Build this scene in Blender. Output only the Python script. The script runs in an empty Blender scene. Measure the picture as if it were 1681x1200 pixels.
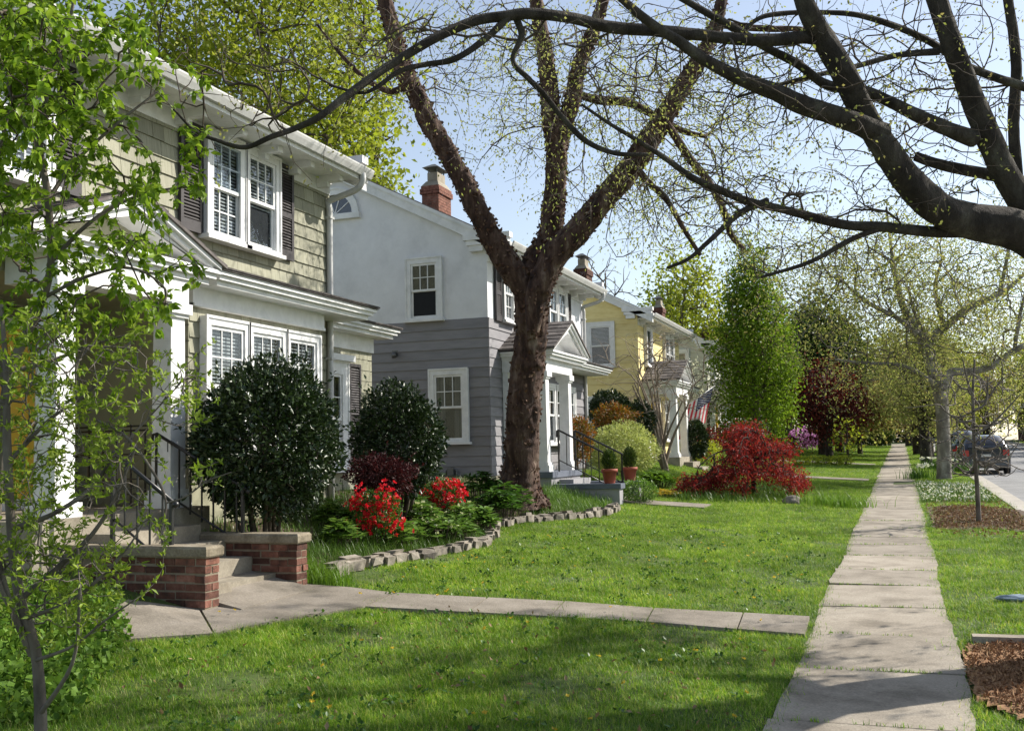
import bpy, bmesh, math, random
import numpy as np
from mathutils import Vector, Matrix

C = bpy.context.scene
COL = C.collection
R = math.radians
random.seed(7)

# ---------------------------------------------------------------- camera
CAM_H = 1.85
YAW, PIT, ROL, FPX = R(20.04), R(4.687), R(-1.24), 1700.0
_cy, _sy = math.cos(YAW), math.sin(YAW)
_F = np.array([-_sy * math.cos(PIT), _cy * math.cos(PIT), math.sin(PIT)])
_R0 = np.array([_cy, _sy, 0.0])
_U0 = np.cross(_R0, _F)
_Rt = math.cos(ROL) * _R0 + math.sin(ROL) * _U0
_Up = -math.sin(ROL) * _R0 + math.cos(ROL) * _U0
CAMP = np.array([0, 0, CAM_H])
cam = bpy.data.cameras.new('camera')
cam.sensor_width = 36.0
cam.lens = FPX / 1681 * 36.0
cam.clip_start = 0.1
cam.clip_end = 3000
camo = bpy.data.objects.new('camera', cam)
COL.objects.link(camo)
M = Matrix(((_Rt[0], _Up[0], -_F[0], 0), (_Rt[1], _Up[1], -_F[1], 0), (_Rt[2], _Up[2], -_F[2], CAM_H), (0, 0, 0, 1)))
camo.matrix_world = M
C.camera = camo

# ---------------------------------------------------------------- sky and sun
SUN_EL, SUN_AZ = R(37), R(42)          # azimuth measured from +X (the street side) towards +Y (up the street)
world = bpy.data.worlds.new('World')
C.world = world
world.use_nodes = True
wn = world.node_tree.nodes
sky = wn.new('ShaderNodeTexSky')
sky.sky_type = 'NISHITA'
sky.sun_disc = False
sky.sun_elevation = SUN_EL
sky.sun_rotation = R(90) - SUN_AZ
sky.air_density = 1.0
sky.dust_density = .8
sky.ozone_density = 1.0
wn['Background'].inputs['Strength'].default_value = 0.115
hsv = wn.new('ShaderNodeHueSaturation'); hsv.inputs['Saturation'].default_value = .72
world.node_tree.links.new(sky.outputs[0], hsv.inputs['Color'])
world.node_tree.links.new(hsv.outputs[0], wn['Background'].inputs['Color'])
sd = bpy.data.lights.new('sun', 'SUN')
sd.energy = 5.0
sd.angle = R(0.53)
sd.color = (1.0, 0.94, 0.84)
so = bpy.data.objects.new('sun', sd)
COL.objects.link(so)
sv = Vector((math.cos(SUN_EL) * math.cos(SUN_AZ), math.cos(SUN_EL) * math.sin(SUN_AZ), math.sin(SUN_EL)))
so.rotation_euler = sv.to_track_quat('Z', 'Y').to_euler()
so.location = (10, 10, 30)
C.view_settings.view_transform = 'Standard'
C.view_settings.look = 'None'
C.view_settings.exposure = 0.70
C.view_settings.gamma = 1.0
C.view_settings.use_curve_mapping = False
C.render.engine = 'CYCLES'
C.cycles.max_bounces = 8
C.cycles.transparent_max_bounces = 16
C.cycles.sample_clamp_indirect = 6

# ---------------------------------------------------------------- survey helpers: photo pixel -> world point
def ray(px, py):
    return _F + _Rt * ((px - 840.5) / FPX) - _Up * ((py - 600) / FPX)
def AX(px, py, x):
    d = ray(px, py); return CAMP + d * (x / d[0])
def AY(px, py, y):
    d = ray(px, py); return CAMP + d * (y / d[1])
def AT(px, py, t):
    return CAMP + ray(px, py) * t
def slope(y):
    y = np.asarray(y, float)
    return 0.016 * np.clip(y, -20, 115)
def rise(x):
    return np.interp(x, [-60, -9.5, -8.14, -5.8, -1.0, 60], [1.0, 1.0, 0.9, 0.31, 0.0, 0.0])
def gz(x, y):
    return slope(y) + rise(x)
def AG(px, py, off=0.0):
    d = ray(px, py); t = 2.0
    for _ in range(60):
        p = CAMP + d * t
        e = p[2] - (gz(p[0], p[1]) + off)
        t2 = t + 0.05
        q = CAMP + d * t2
        e2 = q[2] - (gz(q[0], q[1]) + off)
        s = (e2 - e) / 0.05
        if abs(s) < 1e-6: break
        dt = -e / s
        t = max(1.0, t + max(-8, min(8, dt * 0.8)))
        if abs(e) < 1e-4: break
    return CAMP + d * t

# ---------------------------------------------------------------- materials
def new_mat(name):
    m = bpy.data.materials.new(name); m.use_nodes = True
    nt = m.node_tree
    return m, nt, nt.nodes['Principled BSDF'], nt.nodes['Material Output']
def ramp(nt, fac, cols):
    r = nt.nodes.new('ShaderNodeValToRGB')
    el = r.color_ramp.elements
    while len(el) < len(cols): el.new(0.5)
    for i, (p, c) in enumerate(cols):
        el[i].position = p; el[i].color = (*c, 1)
    nt.links.new(fac, r.inputs[0])
    return r.outputs[0]
def noise(nt, scale, detail=4, rough=0.6, vec=None, sc3=None):
    n = nt.nodes.new('ShaderNodeTexNoise')
    n.inputs['Scale'].default_value = scale
    n.inputs['Detail'].default_value = detail
    n.inputs['Roughness'].default_value = rough
    if vec is None:
        g = nt.nodes.new('ShaderNodeNewGeometry'); vec = g.outputs['Position']
    if sc3:
        mp = nt.nodes.new('ShaderNodeMapping'); mp.inputs['Scale'].default_value = sc3
        nt.links.new(vec, mp.inputs[0]); vec = mp.outputs[0]
    nt.links.new(vec, n.inputs['Vector'])
    return n.outputs['Fac']
def mixc(nt, fac, a, b, mode='MIX'):
    m = nt.nodes.new('ShaderNodeMix'); m.data_type = 'RGBA'; m.blend_type = mode
    for sock, v in ((m.inputs[0], fac), (m.inputs[6], a), (m.inputs[7], b)):
        if hasattr(v, 'is_linked'): nt.links.new(v, sock)
        elif isinstance(v, (int, float)): sock.default_value = v
        else: sock.default_value = (*v, 1)
    return m.outputs[2]
def objrand(nt):
    return nt.nodes.new('ShaderNodeObjectInfo').outputs['Random']
def bump(nt, b, h, strength, dist=0.01):
    n = nt.nodes.new('ShaderNodeBump'); n.inputs['Strength'].default_value = strength
    n.inputs['Distance'].default_value = dist
    nt.links.new(h, n.inputs['Height']); nt.links.new(n.outputs[0], b.inputs['Normal'])
def surf(name, cols, scale=6, rough=0.7, bmp=0.2, bscale=None, sc3=None, orand=0.0, spec=0.4, bdist=0.01, fine=None, detail=5):
    """noise-driven paint / stone / bark: cols is a list of colours spread over the noise"""
    m, nt, b, o = new_mat(name)
    f = noise(nt, scale, detail, 0.62, sc3=sc3)
    n = len(cols)
    c = ramp(nt, f, [(0.3 + 0.4 * i / max(1, n - 1), cc) for i, cc in enumerate(cols)])
    if fine:
        f2 = noise(nt, fine[0], 3, 0.7)
        c = mixc(nt, fine[1], c, ramp(nt, f2, [(0.3, (0.25, 0.25, 0.25)), (0.7, (1.0, 1.0, 1.0))]), 'MULTIPLY')
    if orand:
        c = mixc(nt, 1.0, c, ramp(nt, objrand(nt), [(0, (1 - orand,) * 3), (1, (1 + orand * .6,) * 3)]), 'MULTIPLY')
    nt.links.new(c, b.inputs['Base Color'])
    b.inputs['Roughness'].default_value = rough
    b.inputs['Specular IOR Level'].default_value = spec
    if bmp:
        bump(nt, b, noise(nt, bscale or scale * 4, 5, 0.7, sc3=sc3), bmp, bdist)
    return m
def leafmat(name, cols, rough=0.5, transl=0.35, spec=0.3, tint=(1.0, 1.0, 0.55)):
    m, nt, b, o = new_mat(name)
    g = nt.nodes.new('ShaderNodeNewGeometry')
    c = ramp(nt, g.outputs['Random Per Island'], [(i / max(1, len(cols) - 1), cc) for i, cc in enumerate(cols)])
    c = mixc(nt, 0.55, c, ramp(nt, noise(nt, 1.7, 2), [(0.3, (0.62, 0.62, 0.62)), (0.7, (1.25, 1.25, 1.2))]), 'MULTIPLY')
    nt.links.new(c, b.inputs['Base Color'])
    b.inputs['Roughness'].default_value = rough
    b.inputs['Specular IOR Level'].default_value = spec
    if transl > 0:
        t = nt.nodes.new('ShaderNodeBsdfTranslucent')
        nt.links.new(mixc(nt, 1.0, c, tuple(min(1, x * 1.35) for x in tint), 'MULTIPLY'), t.inputs['Color'])
        mx = nt.nodes.new('ShaderNodeMixShader'); mx.inputs[0].default_value = transl
        nt.links.new(b.outputs[0], mx.inputs[1]); nt.links.new(t.outputs[0], mx.inputs[2])
        nt.links.new(mx.outputs[0], o.inputs['Surface'])
    return m
def plain(name, col, rough=0.5, metal=0.0, spec=0.5, coat=0.0):
    m, nt, b, o = new_mat(name)
    f = noise(nt, 9, 4)
    c = mixc(nt, 0.35, col, ramp(nt, f, [(0.3, tuple(x * .6 for x in col)), (0.7, tuple(min(1, x * 1.15) for x in col))]))
    nt.links.new(c, b.inputs['Base Color'])
    b.inputs['Roughness'].default_value = rough; b.inputs['Metallic'].default_value = metal
    b.inputs['Specular IOR Level'].default_value = spec; b.inputs['Coat Weight'].default_value = coat
    return m
def glassmat(name, tint=(0.9, 0.93, 0.95), base=0.06):
    m, nt, b, o = new_mat(name)
    tr = nt.nodes.new('ShaderNodeBsdfTransparent'); tr.inputs[0].default_value = (*tint, 1)
    gl = nt.nodes.new('ShaderNodeBsdfGlossy'); gl.inputs['Roughness'].default_value = 0.015
    fr = nt.nodes.new('ShaderNodeFresnel'); fr.inputs['IOR'].default_value = 1.6
    bp = nt.nodes.new('ShaderNodeBump'); bp.inputs['Strength'].default_value = 0.10; bp.inputs['Distance'].default_value = 0.02
    nt.links.new(noise(nt, 3.0, 2), bp.inputs['Height']); nt.links.new(bp.outputs[0], gl.inputs['Normal'])
    ad = nt.nodes.new('ShaderNodeMath'); ad.operation = 'ADD'; ad.inputs[1].default_value = base
    nt.links.new(fr.outputs[0], ad.inputs[0])
    ge = nt.nodes.new('ShaderNodeNewGeometry')          # only the outer face of each pane mirrors
    iv = nt.nodes.new('ShaderNodeMath'); iv.operation = 'SUBTRACT'; iv.inputs[0].default_value = 1.0
    nt.links.new(ge.outputs['Backfacing'], iv.inputs[1])
    mu = nt.nodes.new('ShaderNodeMath'); mu.operation = 'MULTIPLY'
    nt.links.new(ad.outputs[0], mu.inputs[0]); nt.links.new(iv.outputs[0], mu.inputs[1]); ad = mu
    mx = nt.nodes.new('ShaderNodeMixShader')
    nt.links.new(ad.outputs[0], mx.inputs[0]); nt.links.new(tr.outputs[0], mx.inputs[1]); nt.links.new(gl.outputs[0], mx.inputs[2])
    nt.links.new(mx.outputs[0], o.inputs['Surface'])
    return m

MT = {}
MT['white'] = surf('white_paint', [(.68, .69, .69), (.8, .8, .8), (.76, .76, .75)], 2.5, .55, .12, 40, fine=(4.5, .22))
MT['stucco'] = surf('white_stucco', [(.66, .665, .69), (.77, .775, .80), (.72, .725, .75)], 1.3, .85, .6, 55, fine=(2.2, .13))
MT['sage'] = surf('sage_paint', [(.225, .222, .155), (.285, .28, .205), (.33, .322, .245)], 3.0, .75, .35, 18, sc3=(1, 14, 1), orand=.22)
MT['sagetrim'] = surf('sage_trim', [(.285, .28, .19), (.32, .315, .22)], 3.0, .7, .1, 20)
MT['grey'] = surf('grey_paint', [(.185, .18, .192), (.22, .213, .225), (.245, .238, .25)], 2.2, .7, .15, 20, sc3=(1, 1, 5), orand=.12)
MT['yellow'] = surf('yellow_paint', [(.66, .53, .22), (.76, .63, .29), (.80, .68, .34)], 2.4, .75, .2, 20, sc3=(1, 1, 3), orand=.16)
MT['cream'] = surf('cream_paint', [(.50, .50, .42), (.58, .58, .50)], 2.4, .75, .2, 20, orand=.14)
MT['pale'] = surf('pale_paint', [(.55, .56, .55), (.66, .66, .64)], 2.4, .75, .2, 20, orand=.12)
MT['door'] = surf('yellow_door_paint', [(.75, .48, .05), (.8, .54, .08)], 3, .4, .05)
MT['shutter'] = surf('shutter_paint', [(.030, .026, .028), (.05, .043, .045)], 5, .5, .1, 30)
MT['gutter'] = surf('gutter_paint', [(.46, .46, .45), (.56, .56, .55), (.50, .50, .48)], 3, .5, .05, 30, fine=(9, .2))
MT['roof'] = surf('roof_shingle', [(.075, .065, .062), (.12, .105, .10), (.17, .15, .145)], 7, .9, .5, 160, orand=.4)
MT['brick'] = surf('brick_clay', [(.065, .034, .026), (.15, .060, .040), (.22, .11, .08)], 11, .92, .8, 50, orand=.6)
MT['mortar'] = surf('mortar', [(.17, .14, .10), (.27, .225, .165)], 12, .95, .5, 80)
MT['conc'] = surf('worn_concrete', [(.21, .18, .135), (.31, .275, .215), (.40, .36, .29)], 2.2, .93, .45, 70, fine=(45, .35))
MT['path'] = surf('path_concrete', [(.15, .13, .10), (.27, .235, .19), (.35, .31, .26)], 1.7, .94, .55, 90, orand=.15, fine=(50, .5))
MT['coping'] = surf('coping_concrete', [(.15, .125, .085), (.25, .21, .15), (.34, .30, .23)], 5, .95, .6, 60, fine=(40, .4))
MT['walk'] = surf('pavement_concrete', [(.20, .17, .13), (.35, .305, .245), (.44, .39, .32)], 1.9, .93, .55, 90, orand=.2, fine=(55, .5))
MT['asphalt'] = surf('asphalt', [(.20, .20, .205), (.26, .26, .265), (.30, .30, .30)], 1.2, .92, .5, 120, fine=(60, .35))
MT['kerb'] = surf('kerb_concrete', [(.36, .33, .29), (.46, .43, .38)], 2.0, .93, .4, 80, fine=(50, .3))
MT['soil'] = surf('soil', [(.045, .030, .020), (.085, .058, .038), (.12, .085, .055)], 9, .97, .9, 50)
MT['mulch'] = surf('wood_mulch', [(.13, .065, .03), (.27, .145, .07), (.38, .23, .12)], 24, .95, .8, 60)
MT['earth'] = surf('lawn_earth', [(.05, .085, .014), (.075, .115, .02), (.11, .12, .04)], 2.5, .97, .5, 60, fine=(22, .5))
MT['stone'] = surf('edging_stone', [(.12, .105, .09), (.24, .21, .17), (.36, .32, .27)], 7, .9, .6, 40, orand=.35)
MT['bark'] = surf('dark_bark', [(.020, .016, .012), (.042, .034, .027), (.072, .062, .048), (.13, .125, .095)], 6, .95, 1.0, 30, sc3=(1, 1, .45), bdist=.03, fine=(16, .5))
MT['birch'] = surf('peeling_bark', [(.024, .013, .010), (.060, .030, .022), (.125, .075, .054), (.28, .21, .165)], 6, .9, 1.0, 26, sc3=(1, 1, .28), bdist=.04, fine=(13, .5))
MT['flake'] = leafmat('bark_flake', [(.05, .024, .016), (.12, .062, .042), (.24, .16, .115)], .8, .12, .2, (1, .8, .6))
MT['syc'] = surf('sycamore_bark', [(.09, .08, .062), (.20, .18, .15), (.42, .39, .34)], 3.5, .85, .4, 30, sc3=(1, 1, .6))
MT['grbark'] = surf('grey_bark', [(.07, .06, .048), (.14, .12, .10), (.20, .18, .15)], 9, .95, .7, 40, sc3=(1, 1, .4))
MT['twig'] = surf('twig_bark', [(.045, .033, .024), (.085, .065, .048), (.13, .105, .08)], 8, .9, 0)
MT['twigpale'] = surf('pale_twig_bark', [(.20, .155, .11), (.31, .25, .19)], 8, .9, 0)
MT['iron'] = plain('black_iron', (.012, .012, .013), .38, 0.0, .5)
MT['terra'] = surf('terracotta', [(.26, .06, .035), (.36, .09, .05)], 8, .7, .2)
MT['dark'] = plain('painted_room_dark', (.012, .013, .015), .9)  # near-black paint standing in for the shade indoors
MT['blind'] = plain('white_blind', (.46, .46, .44), .7)
MT['curtain'] = surf('curtain_cloth', [(.04, .04, .042), (.17, .165, .16)], 6, .9, 0, sc3=(9, 9, .1))
MT['glass'] = glassmat('window_glass')
MT['glassdk'] = glassmat('dark_glass', (.22, .24, .26), .05)
MT['lead'] = plain('galvanised_metal', (.16, .16, .16), .5, .6)
MT['bluegrey'] = surf('blue_grey_paint', [(.10, .115, .15), (.135, .15, .19)], 5, .6, .1)
MT['lightgrey'] = surf('light_grey_paint', [(.26, .255, .265), (.32, .315, .33)], 3, .7, .15)
MT['carA'] = plain('car_paint_charcoal', (.055, .055, .062), .25, .6, .5, .6)
MT['carB'] = plain('car_paint_sage', (.30, .34, .33), .3, .4, .5, .6)
MT['carC'] = plain('car_paint_black', (.015, .015, .018), .25, .3, .5, .6)
MT['carD'] = plain('car_paint_white', (.6, .62, .64), .3, .2, .5, .6)
MT['tyre'] = plain('tyre_rubber', (.018, .018, .018), .85)
MT['rim'] = plain('alloy', (.35, .35, .36), .35, .8)
MT['lamp'] = plain('red_lens', (.45, .02, .015), .2, 0, .5, .4)
MT['carglass'] = plain('car_glass', (.02, .024, .03), .06, 0, .8)
MT['plate'] = plain('number_plate', (.62, .62, .6), .5)
MT['red'] = plain('flag_red', (.52, .03, .045), .8)
MT['flagwhite'] = plain('flag_white', (.74, .72, .70), .8)
MT['navy'] = plain('flag_navy', (.018, .022, .085), .8)
MT['plastic'] = plain('blue_grey_plastic', (.24, .30, .36), .35)
# foliage
MT['l_sap'] = leafmat('sapling_leaf', [(.12, .22, .014), (.21, .33, .026), (.30, .42, .05), (.15, .27, .018)], .42, .48, .22)
MT['l_spring'] = leafmat('spring_leaf', [(.17, .26, .022), (.26, .37, .04), (.34, .43, .065)], .5, .48)
MT['l_bud'] = leafmat('young_bud_leaf', [(.23, .27, .07), (.32, .36, .11), (.38, .39, .15), (.30, .25, .11)], .6, .5, .1)
MT['l_bud2'] = leafmat('pale_catkin_leaf', [(.29, .33, .09), (.38, .42, .15), (.33, .32, .12)], .6, .55, .1)
MT['l_yg'] = leafmat('yellow_green_leaf', [(.20, .26, .02), (.29, .35, .035), (.36, .41, .06), (.24, .26, .03)], .55, .52, .12)
MT['l_cam'] = leafmat('glossy_camellia_leaf', [(.014, .030, .008), (.024, .046, .012), (.045, .075, .020)], .36, .08, .45)
MT['l_col'] = leafmat('pear_leaf', [(.11, .19, .012), (.17, .28, .022), (.25, .35, .04)], .55, .40, .12)
MT['l_ever'] = leafmat('evergreen_leaf', [(.022, .048, .010), (.05, .09, .014), (.13, .18, .025)], .5, .2)
MT['l_red'] = leafmat('red_maple_leaf', [(.15, .018, .020), (.27, .034, .032), (.36, .06, .05)], .55, .45, .12, (1, .5, .4))
MT['l_maroon'] = leafmat('maroon_leaf', [(.055, .013, .014), (.11, .026, .024), (.19, .06, .04)], .5, .35, .12, (1, .5, .4))
MT['l_var'] = leafmat('variegated_leaf', [(.36, .41, .10), (.48, .53, .18), (.58, .62, .28), (.30, .38, .08)], .55, .35)
MT['l_nan'] = leafmat('nandina_leaf', [(.30, .07, .015), (.24, .13, .02), (.10, .12, .015), (.34, .11, .02)], .5, .35, .3, (1, .8, .4))
MT['l_amber'] = leafmat('amber_bud_leaf', [(.34, .25, .11), (.40, .30, .14), (.34, .31, .12), (.28, .18, .09)], .6, .5, .1)
MT['l_plum'] = leafmat('plum_leaf', [(.028, .009, .012), (.055, .016, .018), (.10, .03, .03)], .5, .25, .15, (1, .5, .5))
MT['l_lime'] = leafmat('lime_leaf', [(.33, .38, .03), (.42, .46, .05)], .5, .4)
MT['l_gold'] = leafmat('gold_flower', [(.55, .38, .03), (.62, .46, .05)], .5, .4)
MT['l_dkgr'] = leafmat('hydrangea_leaf', [(.035, .09, .012), (.06, .14, .02), (.10, .20, .03)], .42, .3)
MT['l_hel'] = leafmat('hellebore_leaf', [(.08, .17, .025), (.13, .24, .04), (.19, .30, .07)], .45, .35)
MT['l_lir'] = leafmat('liriope_blade', [(.045, .10, .014), (.085, .17, .022), (.14, .24, .035)], .4, .25)
MT['l_ivy'] = leafmat('ivy_leaf', [(.06, .13, .015), (.12, .22, .03), (.18, .30, .05)], .5, .35, .15)
MT['l_day'] = leafmat('daylily_blade', [(.12, .23, .02), (.18, .32, .035)], .45, .4)
MT['f_red'] = leafmat('azalea_red', [(.55, .008, .018), (.68, .018, .035), (.75, .04, .06)], .5, .35, .3, (1, .5, .5))
MT['f_coral'] = leafmat('azalea_coral', [(.62, .10, .10), (.70, .16, .15)], .5, .35, .3, (1, .6, .6))
MT['f_pink'] = leafmat('azalea_pink', [(.68, .30, .64), (.78, .42, .74)], .5, .35, .3, (1, .7, 1))
MT['f_orange'] = leafmat('azalea_orange', [(.62, .16, .06), (.7, .24, .1)], .5, .35, .3, (1, .6, .4))
MT['f_white'] = leafmat('white_petal', [(.7, .72, .66), (.8, .8, .75)], .5, .3)
MT['f_cream'] = leafmat('cream_petal', [(.48, .52, .30), (.58, .60, .40)], .5, .35)
MT['dead'] = leafmat('dead_leaf', [(.16, .09, .04), (.26, .17, .09), (.34, .25, .15)], .8, .2)
MT['chip'] = leafmat('mulch_chip', [(.14, .065, .03), (.28, .15, .075), (.42, .26, .14), (.20, .10, .05)], .9, 0)

# ---------------------------------------------------------------- object helpers
def props(o, label=None, cat=None, group=None, kind=None):
    if label: o['label'] = label
    if cat: o['category'] = cat
    if group: o['group'] = group
    if kind: o['kind'] = kind
    return o
def child(o, parent):
    if parent is not None:
        o.parent = parent
        p = parent; loc = Vector((0, 0, 0))
        o.matrix_parent_inverse = PINV[parent.name]
    PINV[o.name] = Matrix.Identity(4)
    return o
PINV = {}
def thing(name, loc, label, cat, group=None, kind=None):
    o = bpy.data.objects.new(name, None)
    COL.objects.link(o)
    o.empty_display_size = 0.2
    o.location = loc
    PINV[o.name] = Matrix.Translation(-Vector(loc))
    return props(o, label, cat, group, kind)
def link(name, me, parent=None, kind=None):
    o = bpy.data.objects.new(name, me)
    COL.objects.link(o)
    child(o, parent)
    if kind: o['kind'] = kind
    return o
def mesh_np(name, V, Fc, mats, midx=None, smooth=False):
    """V (n,3); Fc (m,k) all faces with k corners"""
    me = bpy.data.meshes.new(name)
    V = np.ascontiguousarray(V, np.float32); Fc = np.ascontiguousarray(Fc, np.int32)
    m, k = Fc.shape
    me.vertices.add(len(V)); me.vertices.foreach_set('co', V.ravel())
    me.loops.add(m * k); me.loops.foreach_set('vertex_index', Fc.ravel())
    me.polygons.add(m)
    me.polygons.foreach_set('loop_start', np.arange(0, m * k, k, dtype=np.int32))
    if midx is not None: me.polygons.foreach_set('material_index', np.asarray(midx, np.int32))
    if smooth: me.polygons.foreach_set('use_smooth', np.ones(m, bool))
    for mt in mats: me.materials.append(mt)
    me.update(calc_edges=True); me.validate()
    return me
class MB:
    """collects shapes; build() links them as one mesh object"""
    def __init__(s): s.v = []; s.f = []; s.m = []; s.sm = []
    def add(s, vs, fs, mi=0, smooth=False):
        b = len(s.v)
        s.v.extend([tuple(map(float, p)) for p in vs])
        for f in fs: s.f.append(tuple(b + i for i in f)); s.m.append(mi); s.sm.append(smooth)
    def box(s, x0, x1, y0, y1, z0, z1, mi=0):
        s.hexa([(x0, y0, z0), (x1, y0, z0), (x1, y1, z0), (x0, y1, z0), (x0, y0, z1), (x1, y0, z1), (x1, y1, z1), (x0, y1, z1)], mi)
    def hexa(s, v, mi=0):
        s.add(v, [(0, 3, 2, 1), (4, 5, 6, 7), (0, 1, 5, 4), (1, 2, 6, 5), (2, 3, 7, 6), (3, 0, 4, 7)], mi)
    def fbox(s, F, u0, u1, z0, z1, n0, n1, mi=0):
        O, u, n = F
        P = lambda a, b, c: (O[0] + u[0] * a + n[0] * c, O[1] + u[1] * a + n[1] * c, O[2] + b)
        s.hexa([P(u0, z0, n0), P(u1, z0, n0), P(u1, z0, n1), P(u0, z0, n1), P(u0, z1, n0), P(u1, z1, n0), P(u1, z1, n1), P(u0, z1, n1)], mi)
    def prism(s, poly, d, mi=0):
        """poly: list of 3-D points (planar), extruded by vector d"""
        n = len(poly); d = np.asarray(d, float)
        a = [np.asarray(p, float) for p in poly]
        s.add(a + [p + d for p in a], [tuple(range(n - 1, -1, -1)), tuple(range(n, 2 * n))] + [(i, (i + 1) % n, n + (i + 1) % n, n + i) for i in range(n)], mi)
    def bar(s, a, b, w, h=None, mi=0, up=(0, 0, 1)):
        a = np.asarray(a, float); b = np.asarray(b, float); h = h or w
        d = b - a; d /= np.linalg.norm(d)
        r = np.cross(d, np.asarray(up, float))
        if np.linalg.norm(r) < 1e-4: r = np.cross(d, np.array([1., 0, 0]))
        r /= np.linalg.norm(r); q = np.cross(r, d)
        r = r * w / 2; q = q * h / 2
        s.hexa([a - r - q, a + r - q, a + r + q, a - r + q, b - r - q, b + r - q, b + r + q, b - r + q], mi)
    def tube(s, path, radii, n=8, mi=0, cap=True):
        V, Q = tube_np(path, radii, n)
        k = len(path)
        s.add(V, [tuple(q) for q in Q], mi, True)
        if cap:
            b = len(s.v) - len(V)
            s.f.append(tuple(b + i for i in range(n - 1, -1, -1))); s.m.append(mi); s.sm.append(False)
            s.f.append(tuple(b + (k - 1) * n + i for i in range(n))); s.m.append(mi); s.sm.append(False)
    def lathe(s, c, prof, n=16, mi=0, smooth=True):
        vs = []; fs = []
        for (r, z) in prof:
            for i in range(n):
                a = 2 * math.pi * i / n
                vs.append((c[0] + r * math.cos(a), c[1] + r * math.sin(a), c[2] + z))
        for j in range(len(prof) - 1):
            for i in range(n):
                fs.append((j * n + i, j * n + (i + 1) % n, (j + 1) * n + (i + 1) % n, (j + 1) * n + i))
        s.add(vs, fs, mi, smooth)
    def mesh(s, name, mats):
        me = bpy.data.meshes.new(name)
        me.from_pydata(s.v, [], s.f)
        for m in mats: me.materials.append(m)
        me.polygons.foreach_set('material_index', s.m)
        me.polygons.foreach_set('use_smooth', s.sm)
        me.update()
        return me
    def build(s, name, mats, parent=None, kind=None):
        if not isinstance(mats, (list, tuple)): mats = [mats]
        return link(name, s.mesh(name, mats), parent, kind)
def tube_np(path, radii, n=8):
    P = np.asarray(path, float); k = len(P)
    rad = np.asarray(radii, float) * np.ones(k)
    T = np.gradient(P, axis=0); T /= np.linalg.norm(T, axis=1)[:, None] + 1e-9
    ref = np.array([0.3, 0.2, 1.0]) if abs(T[0][2]) < .9 else np.array([1.0, 0.2, 0.1])
    V = []
    a = np.arange(n) * 2 * math.pi / n
    r = np.cross(T[0], ref); r /= np.linalg.norm(r)
    for i in range(k):
        r = r - T[i] * (r @ T[i]); r /= np.linalg.norm(r) + 1e-9
        q = np.cross(T[i], r)
        V.append(P[i] + rad[i] * (np.cos(a)[:, None] * r + np.sin(a)[:, None] * q))
    V = np.concatenate(V)
    Q = []
    for j in range(k - 1):
        b = j * n
        for i in range(n):
            Q.append((b + i, b + (i + 1) % n, b + n + (i + 1) % n, b + n + i))
    return V, np.array(Q)
def smooth_path(pts, rad, sub=5):
    """Catmull-Rom through pts"""
    P = np.asarray(pts, float); r = np.asarray(rad, float)
    A = np.vstack([2 * P[0] - P[1], P, 2 * P[-1] - P[-2]])
    out = []; ro = []
    for i in range(len(P) - 1):
        p0, p1, p2, p3 = A[i], A[i + 1], A[i + 2], A[i + 3]
        for t in np.arange(sub) / sub:
            out.append(.5 * ((2 * p1) + (-p0 + p2) * t + (2 * p0 - 5 * p1 + 4 * p2 - p3) * t * t + (-p0 + 3 * p1 - 3 * p2 + p3) * t ** 3))
            ro.append(r[i] * (1 - t) + r[i + 1] * t)
    out.append(P[-1]); ro.append(r[-1])
    return np.array(out), np.array(ro)

# ---------------------------------------------------------------- organic builders
def unit(v):
    return v / (np.linalg.norm(v, axis=-1, keepdims=True) + 1e-9)
def rough_tube(path, radii, n=12, amp=.08, seed=0, freq=3.0):
    V, Q = tube_np(path, radii, n)
    rg = np.random.default_rng(seed)
    k = len(path)
    ctr = np.repeat(np.asarray(path), n, axis=0)
    rad = np.repeat(np.asarray(radii) * np.ones(k), n)
    ang = np.tile(np.arange(n) * 2 * math.pi / n, k)
    s = np.repeat(np.arange(k), n)
    ph = rg.uniform(0, 6.28, 5)
    d = (np.sin(ang * 3 + ph[0] + s * .35) * .5 + np.sin(ang * 5 + ph[1] - s * .6) * .35 + np.sin(s * 1.3 + ph[2] + ang * 2) * .4 + rg.normal(0, .45, k * n))
    V = ctr + (V - ctr) * (1 + amp * d)[:, None]
    return V, Q
def join_np(parts):
    V = []; Q = []; b = 0
    for v, q in parts:
        V.append(v); Q.append(q + b); b += len(v)
    return np.concatenate(V), np.concatenate(Q)
def plate_tube(path, radii, n=40, amp=.06, seed=0):
    """trunk with broken vertical bark plates as real relief"""
    V, Q = tube_np(path, radii, n)
    rg = np.random.default_rng(seed); k = len(path)
    ctr = np.repeat(np.asarray(path), n, axis=0)
    out = np.zeros((k, n))
    s = np.concatenate([[0], np.cumsum(np.linalg.norm(np.diff(np.asarray(path), axis=0), axis=1))])
    for (cs, ca, w) in ((.55, 7, 1.0), (.20, 14, .9), (.07, 26, .7)):
        g = rg.normal(0, 1, (int(s[-1] / cs) + 3, ca)); g = np.concatenate([g, g[:, :1]], 1)
        fy = s / cs; y0 = fy.astype(int); ty = (fy - y0)[:, None]
        fx = np.arange(n) / n * ca; x0 = fx.astype(int) % ca; tx = (fx - fx.astype(int))[None, :]
        ty = ty * ty * (3 - 2 * ty); tx = tx * tx * (3 - 2 * tx)
        a = g[y0][:, x0]; b = g[y0][:, x0 + 1]; c = g[y0 + 1][:, x0]; d = g[y0 + 1][:, x0 + 1]
        out += w * ((a * (1 - tx) + b * tx) * (1 - ty) + (c * (1 - tx) + d * tx) * ty)
    V = ctr + (V - ctr) * (1 + amp * np.tanh(out.ravel() * 1.2))[:, None]
    return V, Q
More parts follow.
